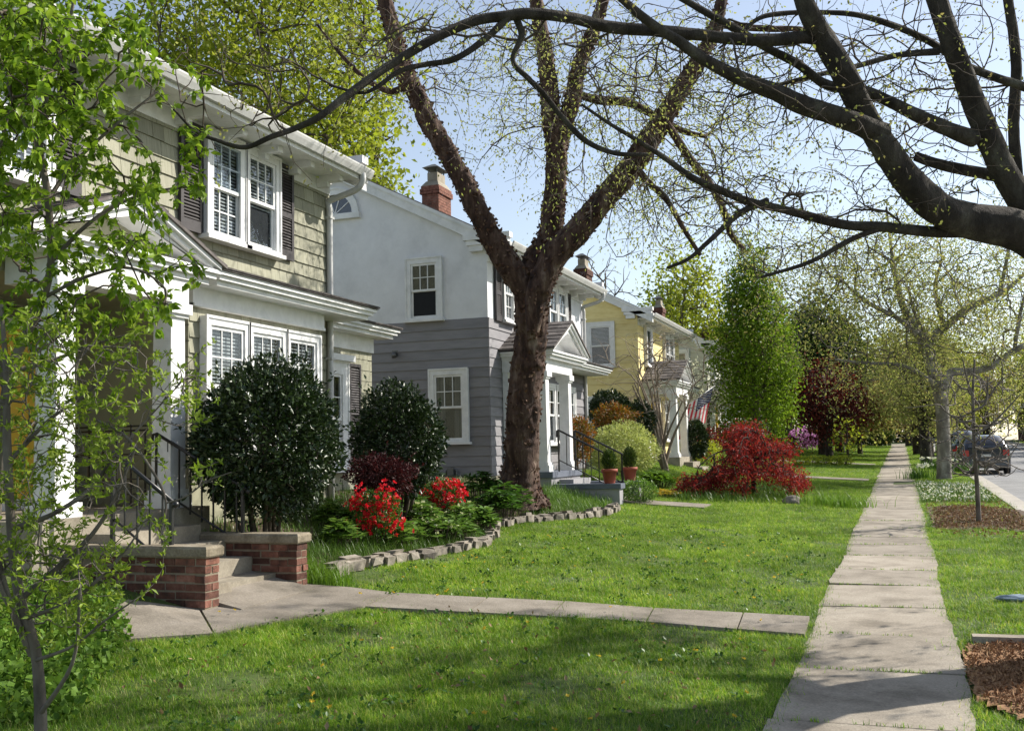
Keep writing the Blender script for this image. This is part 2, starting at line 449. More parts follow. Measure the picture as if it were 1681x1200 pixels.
def limbs_mesh(name, limbs, mat, parent, n=12, amp=.08, sub=6, seed=1, plates=False):
    """limbs: list of (points, radii)"""
    parts = []
    for i, (p, r) in enumerate(limbs):
        P, rr = smooth_path(p, r, sub)
        parts.append(plate_tube(P, rr, n, amp, seed + i) if plates else rough_tube(P, rr, n, amp, seed + i))
    V, Q = join_np(parts)
    return link(name, mesh_np(name, V, Q, [mat], smooth=True), parent)
def edges_mesh(A, B, ra, rb, n=4):
    """separate little frustums for many twig segments"""
    A = np.asarray(A); B = np.asarray(B)
    m = len(A)
    d = unit(B - A)
    ref = np.where(np.abs(d[:, 2:3]) < .9, np.array([[0, 0, 1.0]]), np.array([[1.0, 0, 0]]))
    r = unit(np.cross(d, ref)); q = np.cross(d, r)
    a = np.arange(n) * 2 * math.pi / n
    ca = np.cos(a)[None, :, None]; sa = np.sin(a)[None, :, None]
    ring = ca * r[:, None, :] + sa * q[:, None, :]
    Va = A[:, None, :] + ring * np.asarray(ra)[:, None, None]
    Vb = B[:, None, :] + ring * np.asarray(rb)[:, None, None]
    V = np.concatenate([Va, Vb], axis=1).reshape(-1, 3)
    i = np.arange(n); j = (i + 1) % n
    base = (np.arange(m) * 2 * n)[:, None]
    Q = np.stack([base + i, base + j, base + n + j, base + n + i], axis=2).reshape(-1, 4)
    return V, Q
def grow(skel, attr, seg=.25, jit=.12, droop=0.0, seed=0, lift=0.0):
    """skel (k,3) existing nodes; every attractor is joined to the nearest node by a bent twig. -> P, parent, count"""
    rg = np.random.default_rng(seed)
    skel = np.asarray(skel, float); attr = np.asarray(attr, float)
    cap = len(skel) + int(len(attr) * 14) + 10
    P = np.zeros((cap, 3)); par = np.full(cap, -1)
    n = len(skel); P[:n] = skel
    D = np.zeros((cap, 3)); ds = np.diff(skel, axis=0, append=skel[-1:]); dl = np.linalg.norm(ds, axis=1)
    ds[dl > max(4 * np.median(dl), .4)] = 0; D[:n] = ds / (np.linalg.norm(ds, axis=1)[:, None] + 1e-9)
    d0 = np.full(len(attr), 1e9)
    for c in range(0, len(skel), 200):
        d0 = np.minimum(d0, np.linalg.norm(attr[:, None] - skel[None, c:c + 200], axis=2).min(1))
    for ai in np.argsort(d0):
        a = attr[ai]
        dd = a - P[:n]; dl_ = np.sqrt((dd * dd).sum(1)) + 1e-9
        i = int(np.argmin(dl_ * (1.9 - .9 * (dd * D[:n]).sum(1) / dl_)))
        d = a - P[i]; L = np.linalg.norm(d)
        if L < seg * .4: continue
        k = min(12, max(2, int(round(L / seg))))
        side = np.cross(d / L, rg.normal(size=3)); side /= np.linalg.norm(side) + 1e-9
        bow = rg.normal(0, jit) * L
        ctl = P[i] + D[i] * L * .38 + d * .22 + side * bow + np.array([0, 0, lift * L])
        last = i
        for s in range(1, k + 1):
            t = s / k
            p = P[i] * (1 - t) ** 2 + 2 * ctl * t * (1 - t) + a * t * t
            p = p + np.array([0, 0, -droop * t * t * L])
            if s < k: p = p + rg.normal(0, jit * .16 * seg, 3)
            if n >= cap: break
            P[n] = p; par[n] = last; q = p - P[last]; D[n] = q / (np.linalg.norm(q) + 1e-9); last = n; n += 1
    P = P[:n]; par = par[:n]
    cnt = np.ones(n)
    for j in range(n - 1, len(skel) - 1, -1):
        cnt[par[j]] += cnt[j] * .9
    return P, par, cnt, len(skel)
def twig_mesh(name, G, r0, rmax, mat, parent, n=4, power=.5):
    P, par, cnt, k = G
    j = np.arange(k, len(P))
    rb = np.minimum(rmax, r0 * cnt[j] ** power)
    ca = np.where(par[j] >= k, cnt[par[j]], cnt[j])
    ra = np.minimum(rmax, r0 * np.maximum(ca, cnt[j]) ** power)
    ra = np.where(par[j] >= k, ra, rb * 1.15)
    V, Q = edges_mesh(P[par[j]], P[j], ra, rb, n)
    return link(name, mesh_np(name, V, Q, [mat], smooth=True), parent)
def leaf_np(ctr, size, rg, aspect=.5, fold=.12, dirs=None, spread=1.0, flat=0.0, droop=0.0):
    n = len(ctr)
    d = rg.normal(size=(n, 3)) * spread
    if dirs is not None: d = d + dirs
    d[:, 2] -= droop
    d = unit(d)
    L = np.asarray(size) * rg.uniform(.65, 1.25, n)
    rnd = rg.normal(size=(n, 3))
    if flat > 0: rnd = rnd * (1 - flat) + np.array([0, 0, 1.0]) * flat
    w = unit(np.cross(d, rnd)); nr = np.cross(w, d)
    L_ = L[:, None]
    v0 = ctr; v2 = ctr + d * L_
    mid = ctr + d * L_ * .45 + nr * L_ * fold
    v1 = mid + w * L_ * aspect * .5; v3 = mid - w * L_ * aspect * .5
    V = np.stack([v0, v1, v2, v3], axis=1).reshape(-1, 3)
    b = (np.arange(n) * 4)[:, None]
    T = np.stack([b + [0, 1, 2], b + [0, 2, 3]], axis=1).reshape(-1, 3)
    return V, T
def oval_np(ctr, size, rg, aspect=.5, dirs=None, spread=1.0, droop=.3, curl=.22):
    """pointed oval leaves, folded on the midrib and curling down; two triangles fans per side"""
    n = len(ctr)
    d = rg.normal(size=(n, 3)) * spread
    if dirs is not None: d = d + dirs
    d[:, 2] -= droop; d = unit(d)
    L = (np.asarray(size) * rg.uniform(.45, 1.3, n))[:, None]
    up = np.array([0, 0, 1.0]) + rg.normal(0, .55, (n, 3))
    w = unit(np.cross(d, up)); nr = np.cross(w, d)
    c = rg.uniform(.3, 1.6, n)[:, None] * curl
    m1 = ctr + d * L * .34 + nr * L * (.02 * 1); m2 = ctr + d * L * .68 - nr * L * c * .35; tip = ctr + d * L * .97 - nr * L * c
    f = rg.uniform(.05, .22, n)[:, None]
    l1 = m1 + w * L * aspect * .46 + nr * L * f * .5; r1 = m1 - w * L * aspect * .46 + nr * L * f * .5
    l2 = m2 + w * L * aspect * .36 + nr * L * f * .35; r2 = m2 - w * L * aspect * .36 + nr * L * f * .35
    V = np.stack([ctr, m1, m2, tip, l1, l2, r1, r2], 1).reshape(-1, 3)
    b = (np.arange(n) * 8)[:, None]
    T = np.stack([b + t for t in ([0, 4, 1], [4, 5, 1], [5, 2, 1], [5, 3, 2], [0, 1, 6], [6, 1, 7], [7, 1, 2], [7, 2, 3])], 1).reshape(-1, 3)
    return V, T
def leaves(name, ctr, size, mat, parent, seed=0, kind=None, **kw):
    rg = np.random.default_rng(seed)
    V, T = leaf_np(np.asarray(ctr, float), size, rg, **kw)
    return link(name, mesh_np(name, V, T, [mat]), parent, kind)
def tip_leaves(G, rg, per, rad, maxcnt=4.0):
    P, par, cnt, k = G
    j = np.arange(k, len(P)); j = j[cnt[j] <= maxcnt]
    ctr = np.repeat(P[j], per, axis=0)
    dirs = np.repeat(unit(P[j] - P[par[j]]), per, axis=0)
    return ctr + rg.normal(0, rad, ctr.shape), dirs
def ellipsoid_pts(n, c, r, rg, shell=.55, lump=.18, zmin=-1.0):
    """points through an uneven ellipsoidal crown, denser to the outside"""
    d = unit(rg.normal(size=(int(n * 1.6), 3)))
    d = d[d[:, 2] > zmin][:n]
    ph = rg.uniform(0, 6.28, 9)
    l = (np.sin(d[:, 0] * 4 + ph[0]) + np.sin(d[:, 1] * 5 + ph[1]) + np.sin(d[:, 2] * 5 + ph[2]) + np.sin((d[:, 0] + d[:, 2]) * 8 + ph[3]) + np.sin((d[:, 1] - d[:, 2]) * 9 + ph[4])) / 5
    q = rg.uniform(shell ** 3, 1, len(d)) ** (1 / 3)
    rr = q * (1 + lump * l)
    return np.asarray(c) + d * rr[:, None] * np.asarray(r), d
def blades_np(ctr, length, width, rg, lean=.5, segs=3):
    """arching strap leaves rising from ctr"""
    n = len(ctr)
    L = np.asarray(length) * rg.uniform(.6, 1.2, n)
    az = rg.uniform(0, 6.283, n)
    out = np.stack([np.cos(az), np.sin(az), np.zeros(n)], 1)
    w = np.stack([-np.sin(az), np.cos(az), np.zeros(n)], 1) * (np.asarray(width) * np.ones(n))[:, None] * .5
    ln = rg.uniform(.15, 1.0, n) * lean
    rows = []
    for s in range(segs + 1):
        t = s / segs
        h = L * (t - ln * .55 * t * t); o = L * ln * t * t
        c = ctr + out * o[:, None] + np.array([0, 0, 1.0]) * h[:, None]
        ww = w * (1 - t * .92)
        rows += [c - ww, c + ww]
    V = np.stack(rows, 1).reshape(-1, 3)
    k = 2 * (segs + 1)
    b = (np.arange(n) * k)[:, None]
    Q = np.concatenate([b + [2 * s, 2 * s + 1, 2 * s + 3, 2 * s + 2] for s in range(segs)], axis=0)
    return V, Q
def blades(name, ctr, length, width, mat, parent=None, seed=0, lean=.6, kind=None, segs=3):
    rg = np.random.default_rng(seed)
    V, Q = blades_np(np.asarray(ctr, float), length, width, rg, lean, segs)
    return link(name, mesh_np(name, V, Q, [mat]), parent, kind)
def bush(name, label, cat, base, c, r, n, size, mat, group=None, shell=.55, lump=.2, zmin=-.75, seed=0, stems=5, aspect=.5, flowers=None, spread=.8, bark='twig', srad=.014, nattr=60, flat=0.0, sprigs=0):
    """foliage + stems; flowers = (n, size, mat)"""
    rg = np.random.default_rng(seed)
    t = thing(name, base, label, cat, group)
    pts, d = ellipsoid_pts(n, c, r, rg, shell, lump, zmin)
    if sprigs:                                             # loose new shoots breaking the outline
        sp, sd = ellipsoid_pts(sprigs, c, np.asarray(r) * .99, rg, .97, lump, max(zmin, -.5))
        ln = rg.uniform(.06, .22, (len(sp), 1)); ax = unit(sd + rg.normal(0, .45, sd.shape) + [0, 0, .35])
        for q in np.linspace(0, 1, 7):
            pts = np.vstack([pts, sp + ax * ln * q]); d = np.vstack([d, ax * .6])
    V, T = leaf_np(pts, size, rg, aspect, .12, d * 1.1, spread, flat)
    link('foliage', mesh_np('foliage', V, T, [MT[mat]]), t)
    limbs = []; sk = []
    for i in range(stems):
        a = rg.uniform(0, 6.28); q = rg.uniform(.1, .45)
        top = np.asarray(c) + np.array([math.cos(a) * r[0] * q, math.sin(a) * r[1] * q, r[2] * rg.uniform(-.1, .4)])
        b = np.asarray(base) + np.array([math.cos(a), math.sin(a), 0]) * rg.uniform(.02, .12) + [0, 0, -.05]
        m = (b + top) / 2 + rg.normal(0, .08, 3) * np.asarray(r)
        P, rr = smooth_path([b, m, top], [srad * 1.3, srad, srad * .5], 5)
        limbs.append((P, rr)); sk.append(P)
    parts = [tube_np(P, rr, 6) for P, rr in limbs]
    at, _ = ellipsoid_pts(nattr, c, np.asarray(r) * .9, rg, .6, lump, zmin)
    G = grow(np.concatenate(sk), at, .15, .12, 0, seed)
    P, par, cnt, k = G
    j = np.arange(k, len(P))
    rb = np.minimum(srad * .7, srad * .14 * cnt[j] ** .5)
    parts.append(edges_mesh(P[par[j]], P[j], rb * 1.1, rb, 4))
    V, Q = join_np(parts)
    link('stems', mesh_np('stems', V, Q, [MT[bark]], smooth=True), t)
    if flowers:
        fn, fs, fm = flowers[:3]
        cp, cd = ellipsoid_pts(max(8, fn // 8), c, np.asarray(r) * 1.0, rg, .8, lump, flowers[3] if len(flowers) > 3 else -.4)
        k = rg.integers(0, len(cp), fn)                    # blooms sit in trusses
        fp = cp[k] + rg.normal(0, fs * .75, (fn, 3)); fd = cd[k]
        petals(fp, fd, fs, MT[fm], t, rg)
    return t
def petals(fp, fd, fs, mat, parent, rg, name='blossoms'):
    """five-petalled open flowers facing along fd"""
    n = len(fp)
    fd = unit(fd + rg.normal(0, .35, fd.shape))
    u = unit(np.cross(fd, rg.normal(size=(n, 3)))); v = np.cross(fd, u)
    Vs = []; b = 0; Ts = []
    for k in range(5):
        a = 2 * math.pi * k / 5
        dr = unit(u * math.cos(a) + v * math.sin(a) + fd * .45)
        V, T = leaf_np(fp, fs * .62, rg, .85, .1, dr * 12, .4)
        Vs.append(V); Ts.append(T + b); b += len(V)
    link(name, mesh_np(name, np.concatenate(Vs), np.concatenate(Ts), [mat]), parent, 'stuff')
def crown_tree(name, label, cat, base, trunk, attr, leafmat_, bark, group=None, per=5, lrad=.15, lsize=.12, seg=.4, jit=.12, seed=0, r0=.006, rmax=.06, droop=0., lift=.05, aspect=.55, ldroop=.1, maxcnt=3.0, trunk_n=10, amp=.06, twigmat=None, leafspread=1.0, n=4):
    """trunk = list of limbs (points, radii); attr = crown points"""
    rg = np.random.default_rng(seed)
    t = thing(name, base, label, cat, group)
    limbs_mesh('trunk', trunk, MT[bark], t, trunk_n, amp, 5, seed)
    sk = np.concatenate([smooth_path(p, r, 5)[0][2:] for p, r in trunk])
    G = grow(sk, attr, seg, jit, droop, seed, lift)
    twig_mesh('twigs', G, r0, rmax, MT[twigmat or bark], t, n)
    if per:
        ctr, dirs = tip_leaves(G, rg, per, lrad, maxcnt)
        V, T = leaf_np(ctr, lsize, rg, aspect, .12, dirs * .5, leafspread, 0, ldroop)
        link('crown', mesh_np('crown', V, T, [MT[leafmat_]]), t)
    return t
def copy_tree(t, loc, rz, sc, label, group=None):
    c = t.copy(); COL.objects.link(c)
    c.location = loc; c.rotation_euler = (0, 0, rz); c.scale = (sc[0], sc[0], sc[1]) if isinstance(sc, tuple) else (sc,) * 3
    c['label'] = label
    if group: c['group'] = group
    for ch in list(t.children):
        d = ch.copy(); COL.objects.link(d); d.parent = c; d.matrix_parent_inverse = ch.matrix_parent_inverse.copy()
    return c
def pip(x, y, poly):
    x = np.asarray(x); y = np.asarray(y); ins = np.zeros(x.shape, bool)
    n = len(poly); j = n - 1
    for i in range(n):
        xi, yi = poly[i][:2]; xj, yj = poly[j][:2]
        if yi != yj:
            ins ^= ((yi > y) != (yj > y)) & (x < (xj - xi) * (y - yi) / (yj - yi) + xi)
        j = i
    return ins

# ---------------------------------------------------------------- the setting
def swx(y):            # left edge of the pavement drifts a little along the street
    y = np.asarray(y, float); return -.80 + .0075 * np.clip(y - 8, -10, 110) + .02 * np.sin(y * .9)
SW_W = 1.2
KERB = 2.3
def kx(y):
    y = np.asarray(y, float); return KERB + .003 * np.clip(y - 10, -30, 120)
# terrain sheet: dips under the road
xs = np.concatenate([[-600, -200, -80, -40], np.arange(-26, -9, 2.0), np.arange(-9, -.99, .35), np.arange(-.8, 2.2, .3), [2.29, 2.31, 4, 6, 8, 10.19, 10.21, 14, 20, 40, 90, 250, 600]])
ys = np.concatenate([[-300, -80, -20, 0], np.arange(3, 30, .4), np.arange(30, 60, 1.5), np.arange(60, 116, 4), [150, 250, 500, 1200]])
X, Yg = np.meshgrid(xs, ys)
Zg = gz(X, Yg)
nz = (np.sin(X * 1.9 + Yg * .7) + np.sin(Yg * 1.3 - X * .8) + np.sin(X * 3.1 - Yg * 2.3)) * .009
Zg = Zg + np.where((X < -1.4) & (X > -26), nz, 0)
Zg = np.where((X > 2.3) & (X < 10.2), Zg - .30, Zg)
nx = len(xs); ny = len(ys)
idx = np.arange(nx * ny).reshape(ny, nx)
Q = np.stack([idx[:-1, :-1], idx[:-1, 1:], idx[1:, 1:], idx[1:, :-1]], -1).reshape(-1, 4)
ground = link('ground', mesh_np('ground', np.stack([X, Yg, Zg], -1).reshape(-1, 3), Q, [MT['earth']], smooth=True), None, 'structure')
def lawn_z(x, y):
    x = np.asarray(x); y = np.asarray(y)
    return gz(x, y) + np.where((x < -1.4) & (x > -26), (np.sin(x * 1.9 + y * .7) + np.sin(y * 1.3 - x * .8) + np.sin(x * 3.1 - y * 2.3)) * .009, 0)

# pavement: one slab per piece, joints open
rg = np.random.default_rng(3)
sidewalk = props(bpy.data.objects.new('sidewalk', None), kind='structure'); COL.objects.link(sidewalk); PINV['sidewalk'] = Matrix.Identity(4)
y = 2.6; joints = []
lens = {0: 1.5}
while y < 104:
    L = 1.5 if rg.random() < .7 else rg.uniform(1.1, 1.65)
    y1 = y + L
    g = .006
    xa0, xa1 = float(swx(y)), float(swx(y1))
    dz = rg.normal(0, .004); tl = rg.normal(0, .004)
    m = MB()
    nseg = 5
    jl = [rg.normal(0, .009) for _ in range(nseg + 1)]; jr = [rg.normal(0, .009) for _ in range(nseg + 1)]
    top = []
    for i in range(nseg + 1):
        yy = y + g + (L - 2 * g) * i / nseg
        zz = float(slope(yy)) + .012 + dz
        top.append(((float(swx(yy)) + jl[i], yy, zz + tl), (float(swx(yy)) + SW_W + jr[i], yy, zz - tl)))
    for i in range(nseg):
        a, b = top[i], top[i + 1]
        m.hexa([(*a[0][:2], a[0][2] - .12), (*a[1][:2], a[1][2] - .12), (*b[1][:2], b[1][2] - .12), (*b[0][:2], b[0][2] - .12), a[0], a[1], b[1], b[0]])
    m.build('slab', MT['walk'], sidewalk)
    joints.append(y)
    y = y1
# garden walks
def slab_poly(pts, parent, mat='path', th=.12, off=.036):
    m = MB()
    P = [AG(px, py) for px, py in pts]
    P = [np.array([p[0], p[1], gz(p[0], p[1]) + off]) for p in P]
    if np.cross(P[1][:2] - P[0][:2], P[2][:2] - P[1][:2]) < 0: P = P[::-1]
    n = len(P)
    c = [p - [0, 0, th] for p in P]
    m.add(c + P, [tuple(range(n - 1, -1, -1)), tuple(range(n, 2 * n))] + [(i, (i + 1) % n, n + (i + 1) % n, n + i) for i in range(n)])
    m.build('slab', MT[mat], parent)
    return P
walk1 = props(bpy.data.objects.new('garden_path', None), kind='structure'); COL.objects.link(walk1); PINV['garden_path'] = Matrix.Identity(4)
WALKPOLY = []
for pts in ([(1329, 1017), (1321, 1047), (1212, 1038), (1222, 1011)], [(1219, 1011), (1209, 1038), (1062, 1026), (1075, 1003)],
            [(1072, 1003), (1059, 1026), (905, 1017), (928, 992)], [(925, 992), (902, 1017), (770, 1010), (802, 986)],
            [(798, 986), (766, 1010), (600, 1001), (650, 978)],
            [(646, 978), (596, 1001), (480, 1020), (352, 1045), (330, 1005), (505, 964), (575, 969)],
            [(349, 1046), (205, 1056), (150, 1030), (210, 990), (326, 1006)]):
    WALKPOLY.append(slab_poly(pts, walk1))
def straight_walk(name, y0, y1, x1, mat='path', x0=-.82):
    w = props(bpy.data.objects.new(name, None), kind='structure'); COL.objects.link(w); PINV[w.name] = Matrix.Identity(4)
    xs_ = np.arange(x0, x1 - .01, -1.2)
    for i in range(len(xs_) - 1):
        m = MB(); a, b = xs_[i + 1] + .012, xs_[i] - .0
        P = [(a, y0, gz(a, y0) + .036), (b, y0, gz(b, y0) + .036), (b, y1, gz(b, y1) + .036), (a, y1, gz(a, y1) + .036)]
        m.hexa([(p[0], p[1], p[2] - .12) for p in P] + P)
        m.build('slab', MT[mat], w)
    WALKPOLY.append([(x1, y0), (x0, y0), (x0, y1), (x1, y1)])
straight_walk('garden_path', 22.0, 23.0, -6.2, 'path', -3.8)
straight_walk('garden_path', 36.3, 37.4, -6.8)
straight_walk('garden_path', 50.5, 51.6, -6.8)
# road with kerb and gutter
def strip(name, x0f, x1f, ys_, zoff, mat, th=.0, parent=None):
    V = []; Qs = []
    for yy in ys_:
        z = float(slope(yy)) + zoff
        V += [(x0f(yy), yy, z), (x1f(yy), yy, z)]
    n = len(ys_)
    for i in range(n - 1): Qs.append((2 * i, 2 * i + 1, 2 * i + 3, 2 * i + 2))
    return link(name, mesh_np(name, np.array(V, float), np.array(Qs), [mat]), parent, 'structure' if parent is None else None)
yy_ = np.concatenate([np.arange(-60, 113, 4.0)])
m = MB(); m.hexa([(-6.5, 8.075, .25), (-5.6, 8.075, .25), (-5.6, 9.365, .25), (-6.5, 9.365, .25), (-6.5, 8.075, .66), (-5.6, 8.075, .478), (-5.6, 9.365, .498), (-6.5, 9.365, .68)]); m.build('slab', MT['path'], walk1)
strip('road', lambda y: float(kx(y)) + .62, lambda y: 9.52, yy_, -.15, MT['asphalt'])
strip('gutter', lambda y: float(kx(y)) + .14, lambda y: float(kx(y)) + .63, yy_, -.146, MT['kerb'])
strip('gutter', lambda y: 9.51, lambda y: 10.06, yy_, -.146, MT['kerb'])
for nm, side in (('kerb', 0), ('kerb', 1)):
    ke = props(bpy.data.objects.new('kerb', None), kind='structure'); COL.objects.link(ke); PINV[ke.name] = Matrix.Identity(4)
    for k in range(37):
        y0 = -2 + k * 3.0; y1 = y0 + 2.985
        m = MB(); V = []
        for q in (y0, y1):
            x = float(kx(q)) if side == 0 else 10.05
            z = float(slope(q)) + rg.normal(0, .003)
            V.append((x, q, z))
        (xa, ya, za), (xb, yb, zb) = V
        m.hexa([(xa, ya, za - .3), (xa + .15, ya, za - .3), (xb + .15, yb, zb - .3), (xb, yb, zb - .3),
                (xa + .01, ya, za + .012), (xa + .13, ya, za + .008), (xb + .13, yb, zb + .008), (xb + .01, yb, zb + .012)])
        m.build('kerbstone', MT['kerb'], ke)
# planting beds and mulch (sheets 4-20 mm above the lawn earth)
EDGE = [(533, 952), (560, 940), (590, 932), (625, 926), (660, 920), (700, 914), (745, 906), (785, 897), (803, 884), (812, 868), (850, 859), (890, 857), (930, 854), (965, 851), (998, 844), (1012, 836)]
EDGEP = [AG(*p) for p in EDGE]
BED1 = [(p[0], p[1]) for p in EDGEP] + [(-5.6, 19.3), (-6.2, 20.2), (-8.0, 20.7), (-13, 20.7), (-13, 14), (-8.6, 14), (-8.3, 9.6), (-6.4, 9.75)]
def sheet(name, poly, mat, off, res=.3, jitter=.0, seed=0):
    poly = [tuple(map(float, p[:2])) for p in poly]
    xs_ = [p[0] for p in poly]; ys_ = [p[1] for p in poly]
    gx = np.arange(min(xs_), max(xs_) + res, res); gy = np.arange(min(ys_), max(ys_) + res, res)
    A, B = np.meshgrid(gx, gy)
    rg = np.random.default_rng(seed)
    A = A + rg.normal(0, res * .12, A.shape); B = B + rg.normal(0, res * .12, A.shape)
    ins = pip(A, B, poly)
    Z = lawn_z(A, B) + off + rg.normal(0, jitter, A.shape)
    idx = np.arange(A.size).reshape(A.shape)
    keep = ins[:-1, :-1] | ins[:-1, 1:] | ins[1:, 1:] | ins[1:, :-1]
    Qs = np.stack([idx[:-1, :-1], idx[:-1, 1:], idx[1:, 1:], idx[1:, :-1]], -1)[keep]
    return link(name, mesh_np(name, np.stack([A, B, Z], -1).reshape(-1, 3), Qs, [mat], smooth=True), None, 'structure')
sheet('planting_bed', [(p[0] - .14, p[1] + .06) for p in EDGEP] + BED1[len(EDGEP):], MT['soil'], .035, .09, .010, 1)
MUL1 = [(.50, 7.5), (.47, 7.9), (.44, 8.4), (.46, 9.0), (.52, 9.4), (.8, 9.58), (1.1, 9.60), (2.28, 9.62), (2.28, 6.9), (1.6, 6.8), (1.1, 7.0), (.75, 7.15)]
MUL2 = [(.62, 19.6), (.75, 24.4), (1.5, 25.2), (2.28, 23.8), (2.28, 18.9), (1.5, 20.0), (1.0, 19.6)]
sheet('mulch_bed', MUL1, MT['mulch'], .025, .05, .010, 2)
sheet('mulch_bed', MUL2, MT['soil'], .02, .2, .01, 3)
def poly_pts(poly, n, rg):
    xs_ = [p[0] for p in poly]; ys_ = [p[1] for p in poly]
    out = np.zeros((0, 2))
    while len(out) < n:
        q = np.stack([rg.uniform(min(xs_), max(xs_), n * 2), rg.uniform(min(ys_), max(ys_), n * 2)], 1)
        out = np.concatenate([out, q[pip(q[:, 0], q[:, 1], poly)]])
    return out[:n]
def on_ground(q, off=0.0):
    return np.stack([q[:, 0], q[:, 1], lawn_z(q[:, 0], q[:, 1]) + off], 1)
rg = np.random.default_rng(11)
q = poly_pts(MUL1, 16000, rg)
q += rg.normal(0, .02, q.shape)
leaves('mulch_chips', on_ground(q, .03), .042, MT['chip'], None, 5, 'stuff', aspect=.34, flat=.55)
q = poly_pts(MUL2, 7000, rg)
leaves('mulch_chips', on_ground(q, .03), .05, MT['chip'], None, 6, 'stuff', aspect=.35, flat=.75)

# ---------------------------------------------------------------- grass (geometry nodes, blades only where lawn grows)
def tuft_mesh(name, seed, nb, h, spread):
    rg = np.random.default_rng(seed)
    c = np.stack([rg.normal(0, spread, nb), rg.normal(0, spread, nb), np.full(nb, -.01)], 1)
    V, Q = blades_np(c, h, .0045, rg, 1.15, 2)
    me = mesh_np(name, V, Q, [MT['grass']])
    return bpy.data.objects.new(name, me)
m, nt, b, o = new_mat('grass_blade')
gi = nt.nodes.new('ShaderNodeNewGeometry')
c1 = ramp(nt, gi.outputs['Random Per Island'], [(0, (.060, .130, .009)), (.35, (.118, .225, .014)), (.7, (.185, .305, .026)), (.90, (.29, .36, .06)), (1, (.50, .44, .22))])
pat = ramp(nt, noise(nt, .55, 4), [(.32, (.66, .76, .66)), (.5, (1.02, 1.08, 1.0)), (.68, (1.36, 1.36, 1.1))])
pat2 = ramp(nt, noise(nt, 2.6, 3), [(.3, (.60, .68, .6)), (.7, (1.30, 1.32, 1.15))])
c1 = mixc(nt, 1, mixc(nt, 1, c1, pat, 'MULTIPLY'), pat2, 'MULTIPLY')
nt.links.new(c1, b.inputs['Base Color']); b.inputs['Roughness'].default_value = .5; b.inputs['Specular IOR Level'].default_value = .3
tb = nt.nodes.new('ShaderNodeBsdfTranslucent'); nt.links.new(mixc(nt, 1, c1, (1.3, 1.3, .6), 'MULTIPLY'), tb.inputs['Color'])
ms = nt.nodes.new('ShaderNodeMixShader'); ms.inputs[0].default_value = .38
nt.links.new(b.outputs[0], ms.inputs[1]); nt.links.new(tb.outputs[0], ms.inputs[2]); nt.links.new(ms.outputs[0], o.inputs['Surface'])
MT['grass'] = m
def lawn_ok(x, y):
    x = np.asarray(x); y = np.asarray(y)
    lo, hi = swx(y) - .01, swx(y) + SW_W + .01
    ok = (x < lo) | (x > hi)
    ok &= ~pip(x, y, BED1)
    for P in WALKPOLY: ok &= ~pip(x, y, [(p[0], p[1]) for p in P])
    ok &= ~((x > kx(y) - .03) & (x < 10.25))
    ok &= ~pip(x, y, MUL1) & ~pip(x, y, MUL2)
    ok &= ~((x > .5) & (y > 9.5) & (y < 9.82) & (x < 2.3))
    ok &= ~((x < -5.2) & (y < 9.9) & (y > 7.6))
    for y0 in (6.65, 20.85, 35.05, 49.25, 63.45): ok &= ~((x < -7.9) & (y > y0) & (y < y0 + 7.5))
    return ok
TUFTS = [tuft_mesh('grass_tuft', 1, 18, .070, .045), tuft_mesh('grass_tuft', 2, 16, .050, .05), tuft_mesh('grass_tuft', 3, 22, .060, .06)]
def grass_field(name, x0, x1, y0, y1, dens, scale, seed, thin=None):
    """a lawn patch as instanced tufts on its own points"""
    rg = np.random.default_rng(seed)
    n = int((x1 - x0) * (y1 - y0) * dens)
    q = np.stack([rg.uniform(x0, x1, n), rg.uniform(y0, y1, n)], 1)
    ok = lawn_ok(q[:, 0], q[:, 1])
    if thin is not None: ok &= rg.random(n) < thin(q[:, 0], q[:, 1])
    q = q[ok]
    pts = on_ground(q)
    me = bpy.data.meshes.new(name)
    me.vertices.add(len(pts)); me.vertices.foreach_set('co', pts.astype(np.float32).ravel()); me.update()
    ob = link(name, me, None, 'stuff')
    ng = bpy.data.node_groups.new('grass_nodes', 'GeometryNodeTree')
    ng.interface.new_socket('Geometry', in_out='INPUT', socket_type='NodeSocketGeometry')
    ng.interface.new_socket('Geometry', in_out='OUTPUT', socket_type='NodeSocketGeometry')
    N = ng.nodes; L = ng.links
    gin = N.new('NodeGroupInput'); gout = N.new('NodeGroupOutput')
    mp = N.new('GeometryNodeMeshToPoints'); L.new(gin.outputs[0], mp.inputs[0])
    jn = N.new('GeometryNodeGeometryToInstance')
    for t in TUFTS:
        oi = N.new('GeometryNodeObjectInfo'); oi.inputs['Object'].default_value = t; oi.inputs['As Instance'].default_value = True
        L.new(oi.outputs['Geometry'], jn.inputs[0])
    ip = N.new('GeometryNodeInstanceOnPoints'); L.new(mp.outputs[0], ip.inputs['Points']); L.new(jn.outputs[0], ip.inputs['Instance'])
    ip.inputs['Pick Instance'].default_value = True
    rv = N.new('FunctionNodeRandomValue'); rv.data_type = 'FLOAT_VECTOR'
    rv.inputs[0].default_value = (-.15, -.15, 0); rv.inputs[1].default_value = (.15, .15, 6.283)
    L.new(rv.outputs[0], ip.inputs['Rotation'])
    rs = N.new('FunctionNodeRandomValue'); rs.data_type = 'FLOAT'
    rs.inputs[2].default_value = scale * .5; rs.inputs[3].default_value = scale * 1.3
    L.new(rs.outputs[1], ip.inputs['Scale'])
    L.new(ip.outputs[0], gout.inputs[0])
    md = ob.modifiers.new('grass', 'NODES'); md.node_group = ng
    return ob
def patchy(x, y):
    return np.clip(.70 + .5 * np.sin(x * 2.1 + y * 1.3) * np.sin(y * 1.7 - x) + .35 * np.sin(x * 5 + 1) * np.sin(y * 4.3), .16, 1)
grass_field('lawn_grass', -7.0, -.55, 4.4, 10.6, 1100, 1.0, 1, patchy)
